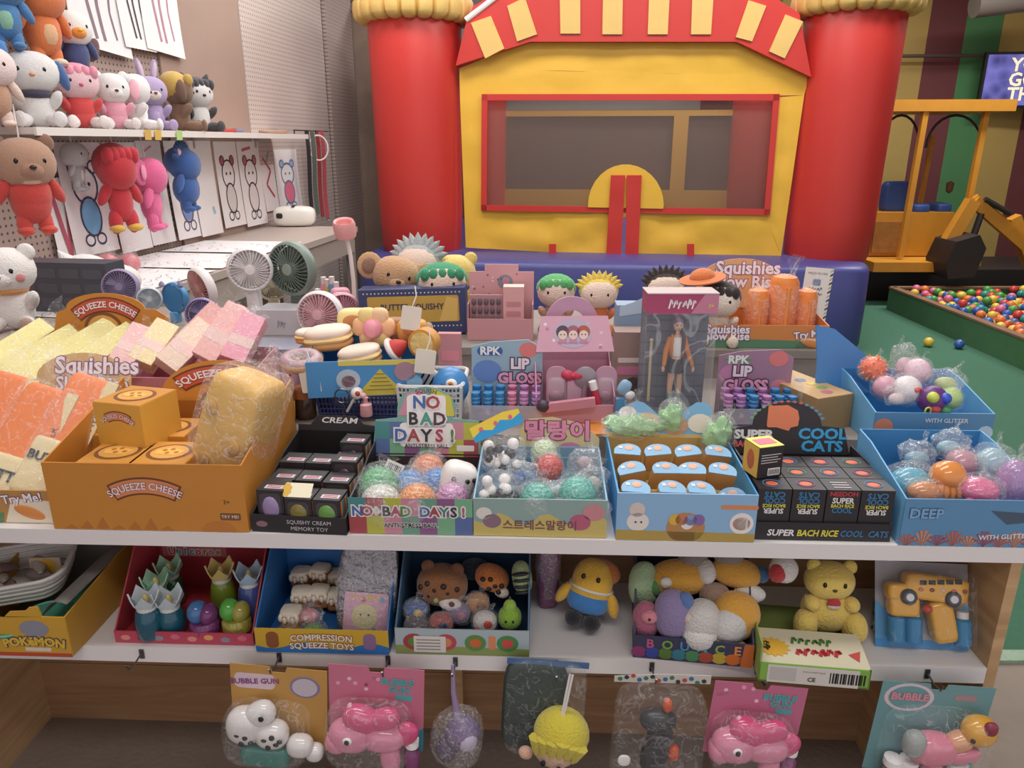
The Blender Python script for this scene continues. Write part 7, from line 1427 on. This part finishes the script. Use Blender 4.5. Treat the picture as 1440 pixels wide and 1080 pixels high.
lump('plush_fox', 'yellow plush with white paw stretching right on the rainbow tray', 1035, 805, .1, (.05, .032, .028), 'D9A240', (0, 10, 0), [('paw', (.03, -.02, -.028), (.032, .018, .018), 'DAD8D4'), ('blue_cuff', (.05, 0, .006), (.014, .02, .016), '4A6E9E'), ('grey_head', (-.02, .01, .026), (.03, .026, .02), '8A7F78')])
lump('plush_fox', 'white bellied yellow plush sitting at the right of the rainbow tray', 1033, 866, .04, (.046, .036, .05), 'DDA442', (0, 20, 0), [('belly', (-.01, -.018, -.012), (.038, .026, .04), 'D6D4D0'), ('foot', (-.02, -.02, -.052), (.022, .018, .014), 'DDBE62'), ('foot', (.026, -.02, -.05), (.018, .018, .014), 'DCC468')])
lump('plush_mouse', 'taupe plush paw with a round mark among the yellow plush', 1005, 838, .07, (.03, .024, .026), '9A7F6E', (0, 0, 0), [('mark', (.004, -.021, -.006), (.009, .004, .009), '3A2E2A')])
lump('beach_ball_plush', 'red and white ball plush on the rainbow tray corner', 1102, 800, .08, (.026, .026, .026), 'DAD6D2', (0, 20, 0), [('red_panel', (-.012, -.012, -.006), (.018, .016, .02), 'B83A3E')])
# --- green carton with yellow bear
x0, x1 = X(1068, 950, -.06), X(1222, 950, -.06); w_ = x1 - x0
q = TS('green_toy_carton', 'green and cream open carton jutting over the lower shelf edge', 'carton', (x0 + x1) / 2, -.06, ZL + .001, (0, 0, -5)); hC = .04
fr = obj('front_panel', B().box((0, .0015, hC / 2), (w_, .003, hC)), card('7FB04A'), q); patch(fr, rrect(-w_ * .42, .001, w_ * .4, hC - .002, .001), mat('D2CFC6', .5)); patch(fr, rrect(-w_ * .4, .006, -w_ * .16, .034, .001), mat('BDBAB4', .5), -.001)
for i in range(14): patch(fr, [(w_ * .14 + .0045 * i, .008), (w_ * .14 + .0045 * i + .0018 + .001 * (i % 3), .008), (w_ * .14 + .0045 * i + .0018 + .001 * (i % 3), .03), (w_ * .14 + .0045 * i, .03)], BLACK, -.0012)
text('CE', .012, mat('3A3A3A', .5), fr, (-w_ * .02, -.0008, .012), bold=.02); scribble(fr, -.02, .02, .028, .004, mat('6A6A66', .5), -.0014, 8)
tp = obj('top_flap', B().box((0, 0, 0), (w_, .003, .09)), card('D6D0B4'), q, loc=(0, .045, hC + .004), rot=(-82, 0, 0)); patch(tp, burst(-w_ * .34, -.004, .024), mat('D9A93A', .5), -.003); text('$', .026, mat('3A2A1E', .5), tp, (-w_ * .4, -.0034, -.002), bold=.03)
scribble(tp, -.03, .045, .016, .018, mat('4A7A3A', .5), -.0026, 6, .005); scribble(tp, -.026, .056, -.01, .02, mat('B8343E', .5), -.0026, 6, .007, 4); patch(tp, [(w_ * .34, -.01), (w_ * .46, .0), (w_ * .42, -.026)], mat('C8504A', .5), -.003)
obj('side_panel', B().box((-w_ / 2 + .0015, .12, hC / 2 + .02), (.003, .24, hC + .04)), card('8FA85A'), q); obj('side_panel', B().box((w_ / 2 - .0015, .12, hC / 2 + .0), (.003, .24, hC)), card('9AAE62'), q); obj('base', B().box((0, .12, .002), (w_, .24, .004)), card('7A8A4A'), q)
k = (Zp(1155, 790, .1) - ZL - .012) / .96
bt = TS('plush_bear', 'plain yellow plush bear with red and white badge sitting in green carton', 'plush toy', X(1160, 880, .09), .09, ZL + .012, (-4, 0, -3))
yf = fur('E3C766')
def Y(nm, c, r, m=yf, rot=None, par=bt, n=20): return obj(nm, B().ell([a * k for a in c], [a * k for a in r], rot, n=n, k=12, e=.92), m, par)
Y('body', (0, 0, .3), (.33, .22, .3)); hd = Y('head', (-.02, -.02, .72), (.31, .24, .24))
for s in (-1, 1):
    Y('leg', (s * .3, -.16, .16), (.15, .17, .2), rot=(-20, 0, s * 14)); Y('arm', (s * .24, -.14, .46), (.1, .12, .09)); Y('ear', (s * .22, .0, .9), (.09, .06, .09), par=hd, n=14); Y('eye', (s * .12 - .02, -.238, .76), (.026, .02, .034), EYE, par=hd, n=10)
Y('nose', (-.02, -.258, .7), (.03, .02, .02), mat('4A3A2A', .4), par=hd, n=10); Y('badge', (0, -.215, .5), (.085, .04, .07), fur('B83A3A')); Y('badge_lower', (0, -.222, .47), (.08, .035, .04), fur('CFC9C0'))
# --- bus bubble gun blister pack
x0, x1 = X(1236, 915, .04), X(1366, 915, .04); w_ = x1 - x0; hh = (Zp(1300, 782, .13) - ZL) * 1.04
q = TS('bus_bubble_gun', 'yellow bus-shaped bubble gun on a clear blister card, leaning back', 'bubble gun', (x0 + x1) / 2, .05, ZL + .002, (-22, 0, -3)); cd = obj('backing_card', B().box((0, .004, hh / 2), (w_, .002, hh)), mat('A3A0A6', .45, 0, 0, .1, 20), q); patch(cd, [(-w_ / 2, 0), (w_ / 2, 0), (w_ / 2, hh * .1), (-w_ / 2, hh * .1)], mat('3A8AC4', .5), .0024)
for s in (-1, 1): patch(cd, [(s * w_ / 2, hh * .1), (s * w_ * .36, hh * .1), (s * w_ * .36, hh * .4), (s * w_ / 2, hh * .55)], mat('5A9AC8', .5), .0024)
ym = gloss('D9A02E')
bb = obj('bus_body', B().ell((.012, -.022, hh * .74), (w_ * .34, .02, hh * .15), (0, 5, 0), n=24, k=14, e=.35), ym, q)
obj('bonnet', B().ell((-w_ * .28, -.02, hh * .68), (w_ * .16, .019, hh * .1), n=18, k=12, e=.4), ym, q); obj('handle', B().ell((w_ * .15, -.02, hh * .36), (w_ * .13, .018, hh * .24), (0, -10, 0), n=18, k=12, e=.4), ym, q); obj('nozzle_block', B().ell((-w_ * .26, -.02, hh * .52), (w_ * .16, .018, hh * .12), n=16, k=10, e=.35), ym, q)
for i in range(5): obj('bus_window', B().box((-.016 + .016 * i, -.042, hh * .81 + .001 * i), (.012, .003, hh * .05)), BLACK, q)
for x_ in (-w_ * .24, w_ * .22): obj('wheel', B().lathe([(0, .006), (.012, .006), (.015, .003), (.015, -.004), (0, -.004)], 20, Matrix.Translation((x_, -.04, hh * .64)) @ rotm(90, 0, 0)), mat('3A3A3E', .4), q); obj('wheel_cap', B().lathe([(0, .009), (.007, .008), (.008, .005)], 16, Matrix.Translation((x_, -.04, hh * .64)) @ rotm(90, 0, 0)), mat('D6D6DA', .3), q)
obj('trigger', B().ell((-.004, -.03, hh * .5), (.01, .01, .008)), mat('B8402E', .4), q)
for i in range(5): obj('face_print', B().ell((-.02 + .02 * i, -.042, hh * .73), (.005, .002, .004), n=10, k=6), mat(['C86A4A', '8A4A3A', 'D9B0A0'][i % 3], .5), q)
for x_ in (-w_ * .32, -w_ * .14, w_ * .38): obj('soap_bottle', B().lathe([(.015, 0), (.016, .004), (.016, .045), (.008, .052)], 16, Matrix.Translation((x_, -.018, hh * .1))), mat('2E86B8', .1, alpha=.85), q); obj('bottle_cap', B().lathe([(.011, .05), (.011, .062), (0, .063)], 16, Matrix.Translation((x_, -.018, hh * .1))), mat('D9D6D2', .4), q)
obj('blister', B().ell((0, -.022, hh * .5), (w_ * .48, .03, hh * .48), n=28, k=18, e=.3), film('FFFFFF', .05, .08, 30, .4), q)
q = TS('silver_pack', 'crumpled silver foil pack leaning beside the bus bubble gun', 'pack', X(1232, 880, .1), .1, ZL + .002, (-10, 6, 0)); obj('foil_body', B().ell((0, 0, .1), (.012, .01, .1), n=14, k=16, e=.5, nz=.25, nf=70), mat('9A989C', .25, .8, 60, metal=.8), q); obj('seal', B().box((0, 0, .2), (.02, .003, .01)), mat('B0AEB2', .3, metal=.8), q)
# ================================================================== packs hanging from the lower shelf hooks
def hangcard(name, label, px0, px1, pyt, pyb, off, hx, rz=0, ry=0, cat='bubble gun'):
    x0, x1 = X(px0, (pyt + pyb) / 2, off), X(px1, (pyt + pyb) / 2, off); zt = Zp((px0 + px1) / 2, pyt, off); zb = Zp((px0 + px1) / 2, pyb, off); w_, h_ = x1 - x0, zt - zb
    q = TS(name, label, cat, (x0 + x1) / 2, off, zb, (0, ry, rz), 'toy packs hanging below the lower shelf')
    cd = obj('backing_card', B().prism([(-w_ / 2, 0), (w_ / 2, 0), (w_ / 2, h_), (.016, h_), (.012, h_ - .012), (-.012, h_ - .012), (-.016, h_), (-w_ / 2, h_)], 0, .0015), mat(hx, .45, 0, 0, .08, 14), q)
    return q, cd, w_, h_
def gunparts(q, parts):
    for nm, c, r, m, *rt in parts: obj(nm, B().ell(c, r, rt[0] if rt else None, n=18, k=12, e=.85), m, q)
# dalmatian
q, cd, w_, h_ = hangcard('puppy_bubble_gun', 'white spotted puppy bubble gun on an orange hanging card', 322, 455, 938, 1050, -.05, 'C0934E', ry=4)
wh = gloss('DCD9D6'); bt_ = mat('4A8A80', .12, alpha=.8)
gunparts(q, [('head', (-w_ * .3, -.03, h_ * .4), (.036, .026, .038), wh), ('snout', (-w_ * .02, -.034, h_ * .34), (.032, .024, .028), wh), ('ear', (-w_ * .14, -.03, h_ * .56), (.03, .02, .024), wh, (0, -30, 0)), ('nozzle', (w_ * .26, -.03, h_ * .2), (.026, .02, .022), wh), ('tail_cap', (w_ * .4, -.024, h_ * .1), (.018, .016, .018), wh)])
for i, (a, c_) in enumerate(((-.34, .38), (-.26, .36), (-.2, .3), (-.3, .28), (-.06, .36), (.02, .4), (.06, .32), (-.02, .28), (.1, .36), (-.08, .62))): obj('spot', B().ell((w_ * a, -.054 - .003 * (i > 3), h_ * c_), (.0055, .003, .004 + .002 * (i % 2)), n=10, k=6), BLACK, q)
obj('soap_tank', B().ell((-w_ * .1, -.026, h_ * .06), (w_ * .26, .02, h_ * .12), n=18, k=10, e=.4), bt_, q); patch(cd, rrect(-w_ * .46, h_ * .72, -w_ * .04, h_ * .9, .01), mat('D9C4CC', .5)); text('BUBBLE GUN', .016, mat('8A4A86', .5), cd, (-w_ * .25, -.0008, h_ * .81), bold=.03, rot=(0, -5, 0)); patch(cd, disc((w_ * .27, h_ * .78), .024, 20, 1.2), mat('8A7AA0', .5)); patch(cd, disc((w_ * .27, h_ * .78), .02, 20, 1.2), mat('C4BCC4', .5), -.0012)
obj('blister', B().ell((-w_ * .08, -.03, h_ * .32), (w_ * .44, .036, h_ * .34), n=24, k=14, e=.5), film('FFFFFF', .08, .08, 30, .4), q)
def pinkgun(label, px0, px1, pyt, pyb, hx, off, ry):
    q, cd, w_, h_ = hangcard('pink_bubble_gun', label, px0, px1, pyt, pyb, off, hx, ry=ry); pk, hp_ = gloss('D98AA4'), gloss('D0507E')
    gunparts(q, [('head', (-w_ * .24, -.03, h_ * .3), (.042, .026, .034), pk), ('muzzle', (-w_ * .38, -.03, h_ * .22), (.022, .022, .024), pk), ('body', (w_ * .1, -.03, h_ * .3), (.042, .024, .028), pk), ('handle', (w_ * .18, -.028, h_ * .06), (.02, .018, .036), pk, (0, -6, 0)), ('mane', (-w_ * .12, -.032, h_ * .52), (.036, .02, .026), hp_, (0, 20, 0)), ('wing', (w_ * .1, -.034, h_ * .54), (.034, .014, .022), hp_, (0, -24, 0)), ('horn', (-w_ * .24, -.03, h_ * .58), (.007, .007, .02), gloss('E3A9B8')), ('tail', (w_ * .34, -.026, h_ * .34), (.022, .012, .026), hp_, (0, 30, 0))])
    obj('eye', B().ell((-w_ * .24, -.055, h_ * .34), (.009, .004, .008), n=12, k=8), WHITE, q); obj('pupil', B().ell((-w_ * .24, -.0585, h_ * .34), (.005, .002, .006), n=10, k=6), BLACK, q)
    obj('soap_bottle', B().lathe([(.013, 0), (.015, .004), (.015, .04), (.008, .048)], 14, Matrix.Translation((w_ * .4, -.022, -.02))), mat('8A4A7A', .12, alpha=.85), q); obj('bottle_cap', B().lathe([(.013, .046), (.013, .06), (0, .061)], 14, Matrix.Translation((w_ * .4, -.022, -.012))), WHITE, q)
    text('BUBBLE', .018, mat('4FA6A8', .5), cd, (w_ * .22, -.0006, h_ * .84), bold=.04, outline=mat('B8DDE0', .5)); text('GUN', .018, mat('4FA6A8', .5), cd, (w_ * .24, -.0006, h_ * .75), bold=.04, outline=mat('B8DDE0', .5)); patch(cd, rrect(w_ * .2, h_ * .62, w_ * .38, h_ * .69, .004), mat('5FA8AC', .5)); patch(cd, [(w_ * .36, 0), (w_ / 2, 0), (w_ / 2, h_ * .3), (w_ * .42, h_ * .24)], mat('3A8A98', .5))
    for i in range(8): patch(cd, disc((rnd.uniform(-.46, .1) * w_, rnd.uniform(.66, .95) * h_), .004, 10), mat(['E3A9BC', 'B86A86', 'E9C4D0'][i % 3], .5))
    obj('blister', B().ell((-w_ * .05, -.03, h_ * .32), (w_ * .45, .036, h_ * .36), n=24, k=14, e=.5), film('FFFFFF', .09, .08, 30, .4), q)
    return q
pinkgun('pink winged animal bubble gun on pink hanging card, left one', 460, 592, 938, 1052, 'C9758E', -.05, 3)
pinkgun('pink winged animal bubble gun on pink hanging card, right one', 992, 1122, 962, 1062, 'C26F8C', -.05, 4)
# teal card
q, cd, w_, h_ = hangcard('helmet_bubble_gun', 'pink bubble gun with yellow helmet head on a teal hanging card', 1222, 1380, 962, 1085, -.05, '6E9A9E', ry=3); pk = gloss('D98498'); yl = gloss('DDA43A')
gunparts(q, [('body', (-w_ * .02, -.03, h_ * .42), (.044, .026, .032), pk), ('rear_disc', (-w_ * .2, -.036, h_ * .48), (.02, .018, .028), mat('9AA09E', .4)), ('handle', (w_ * .04, -.028, h_ * .08), (.02, .018, .04), pk), ('arm', (w_ * .26, -.032, h_ * .38), (.032, .014, .014), pk, (0, -14, 0)), ('helmet', (w_ * .34, -.032, h_ * .66), (.03, .024, .028), yl), ('neck', (w_ * .2, -.03, h_ * .52), (.026, .018, .018), gloss('D9A07A'), (0, -30, 0)), ('flower', (w_ * .37, -.05, h_ * .76), (.012, .008, .014), mat('8A3A4A', .4))])
obj('eye', B().ell((w_ * .25, -.05, h_ * .62), (.005, .004, .006), n=10, k=6), BLACK, q)
for x_ in (-w_ * .3, -w_ * .16, w_ * .28): obj('soap_bottle', B().lathe([(.014, -.03), (.016, -.026), (.016, .03), (.01, .036)], 14, Matrix.Translation((x_, -.022, 0))), mat('7A4A66', .12, alpha=.85), q); obj('bottle_cap', B().lathe([(.017, .034), (.017, .048), (0, .049)], 14, Matrix.Translation((x_, -.022, 0))), WHITE, q)
patch(cd, disc((-w_ * .24, h_ * .84), .03, 20, 1.5), mat('D6C4CA', .5)); patch(cd, disc((-w_ * .24, h_ * .84), .025, 20, 1.5), mat('6E9A9E', .5), -.0012); text('BUBBLE', .02, mat('D98A9A', .5), cd, (-w_ * .24, -.0016, h_ * .85), bold=.04, outline=mat('D6C4CA', .5)); patch(cd, rrect(w_ * .16, h_ * .84, w_ * .36, h_ * .9, .006), mat('A88A90', .5))
obj('blister', B().ell((0, -.03, h_ * .4), (w_ * .46, .036, h_ * .42), n=24, k=14, e=.5), film('FFFFFF', .08, .08, 30, .4), q)
# purple bag
c = C(648, 1030, -.05); zt_ = Zp(640, 935, -.05); q = TS('purple_charm_bag', 'purple and white ball in a clear bag hanging by a lilac strap', 'keyring', c[0], -.05, c[2], (0, 0, 0), 'toy packs hanging below the lower shelf'); L = zt_ - c[2]
obj('strap', B().tube([(-.004, 0, .03), (-.012, 0, L * .6), (-.012, .0, L)], [.008, .005, .003], 8), mat('9A86A8', .5), q); obj('ball_body', B().ell((.004, 0, 0), (.034, .03, .036), n=18, k=12), mat('6A5480', .35, .3, 60, .4, 30), q); obj('ball_face', B().ell((.012, -.012, -.004), (.022, .02, .024)), mat('B8AEC4', .4), q); obj('lower_charm', B().ell((-.03, 0, -.04), (.022, .018, .026), nz=.2), mat('4A3A52', .4), q); bag(q, (-.006, 0, -.012), (.05, .036, .062), 340, cover=.16, nz=.16, tuft=False)
# green bag and yellow-haired doll head
x0, x1 = X(712, 1000, -.04), X(826, 1000, -.04); zt_, zb_ = Zp(760, 932, -.04), Zp(760, 1065, -.04); q = TS('green_cloth_bag', 'dark green zip bag hanging behind the yellow doll head', 'bag', (x0 + x1) / 2 - .01, -.03, zb_, (0, 3, 0), 'toy packs hanging below the lower shelf'); w_, h_ = x1 - x0, zt_ - zb_
obj('bag_body', B().ell((-.02, .006, h_ * .5), (w_ * .4, .012, h_ * .46), n=20, k=12, e=.4), mat('2E3A36', .8, .3, 60), q); obj('zip_top', B().box((0, 0, h_ - .008), (w_, .003, .012)), mat('4A6A96', .3), q); obj('clear_front', B().ell((.0, -.002, h_ * .5), (w_ * .5, .014, h_ * .49), n=20, k=12, e=.35), film('E0E6E4', .1, .1, 30, .4), q)
c = C(783, 1040, -.07); q = TS('doll_head_plush', 'round plush head with bright yellow hair hanging by a white cord', 'plush toy', *c, (0, 8, -10), 'toy packs hanging below the lower shelf'); obj('head', B().ell((0, 0, -.006), (.046, .04, .05), n=20, k=12), fur('D9B49A'), q)
hb_ = B().ell((.006, .006, .012), (.053, .046, .05), n=20, k=12)
for i in range(6): hb_.lathe([(.016, 0), (.008, -.028), (0, -.04)], 8, Matrix.Translation((-.036 + .016 * i, -.034 + abs(i - 2.5) * .004, .028 - .004 * abs(i - 3))) @ rotm(-8, -8 + 4 * i, 0))
obj('hair', hb_, fur('CDBE3E'), q); obj('hand', B().ell((-.052, -.01, -.04), (.014, .012, .012)), fur('D2A890'), q); obj('eye', B().ell((-.016, -.04, -.024), (.005, .003, .007), n=10, k=6), BLACK, q); obj('eye', B().ell((.014, -.042, -.026), (.005, .003, .007), n=10, k=6), BLACK, q); obj('hanging_cord', B().tube([(.0, 0, .058), (.0, .02, Zp(783, 945, -.05) - c[2])], .0022, 6).tube([(.004, 0, .058), (.005, .02, Zp(783, 945, -.05) - c[2])], .0022, 6), mat('D9D6D2', .6), q)
# dark toy gun bag
x0, x1 = X(855, 1010, -.05), X(988, 1010, -.05); zt_, zb_ = Zp(920, 950, -.05), Zp(920, 1095, -.05); q = TS('toy_gun_bag', 'grey toy water gun with orange parts in a clear header bag', 'toy gun', (x0 + x1) / 2, -.05, zb_, (0, 2, 0), 'toy packs hanging below the lower shelf'); w_, h_ = x1 - x0, zt_ - zb_; gm_ = mat('3A3A3E', .35)
hd_ = obj('header_card', B().prism([(-w_ / 2, h_ - .018), (w_ / 2, h_ - .012), (w_ / 2, h_ + .006), (0, h_ + .004), (-w_ / 2, h_ - .006)], -.001, .001), mat('C9C4BC', .5), q)
for i in range(14): patch(hd_, disc((-w_ * .44 + w_ * .067 * i, h_ - .006 + .004 * ((i % 3) - 1)), .0045, 8), mat(['3A7A5A', '3A3A3E', 'B8503E', '3A6A9A'][i % 4], .5), -.002)
gunparts(q, [('gun_body', (.0, -.02, h_ * .42), (.024, .02, h_ * .3), gm_, (0, 6, 0)), ('gun_top', (-.004, -.02, h_ * .66), (.034, .02, .022), gm_), ('magazine', (-w_ * .1, -.02, h_ * .3), (.012, .014, .03), mat('2A2A2E', .4)), ('orange_tip', (.01, -.02, h_ * .8), (.009, .009, .014), mat('C8562E', .4)), ('orange_tip', (w_ * .17, -.026, h_ * .38), (.011, .011, .016), mat('C8562E', .4)), ('white_tab', (-w_ * .32, -.008, h_ * .2), (.012, .003, .013), WHITE)])
for i in range(4): obj('rail_rib', B().box((.0, -.041, h_ * (.3 + .09 * i)), (.026, .003, .004)), mat('55555A', .4), q)
obj('clear_bag', B().ell((0, -.018, h_ * .46), (w_ * .48, .03, h_ * .48), n=20, k=14, e=.35), film('FFFFFF', .07, .08, 24, .5), q)
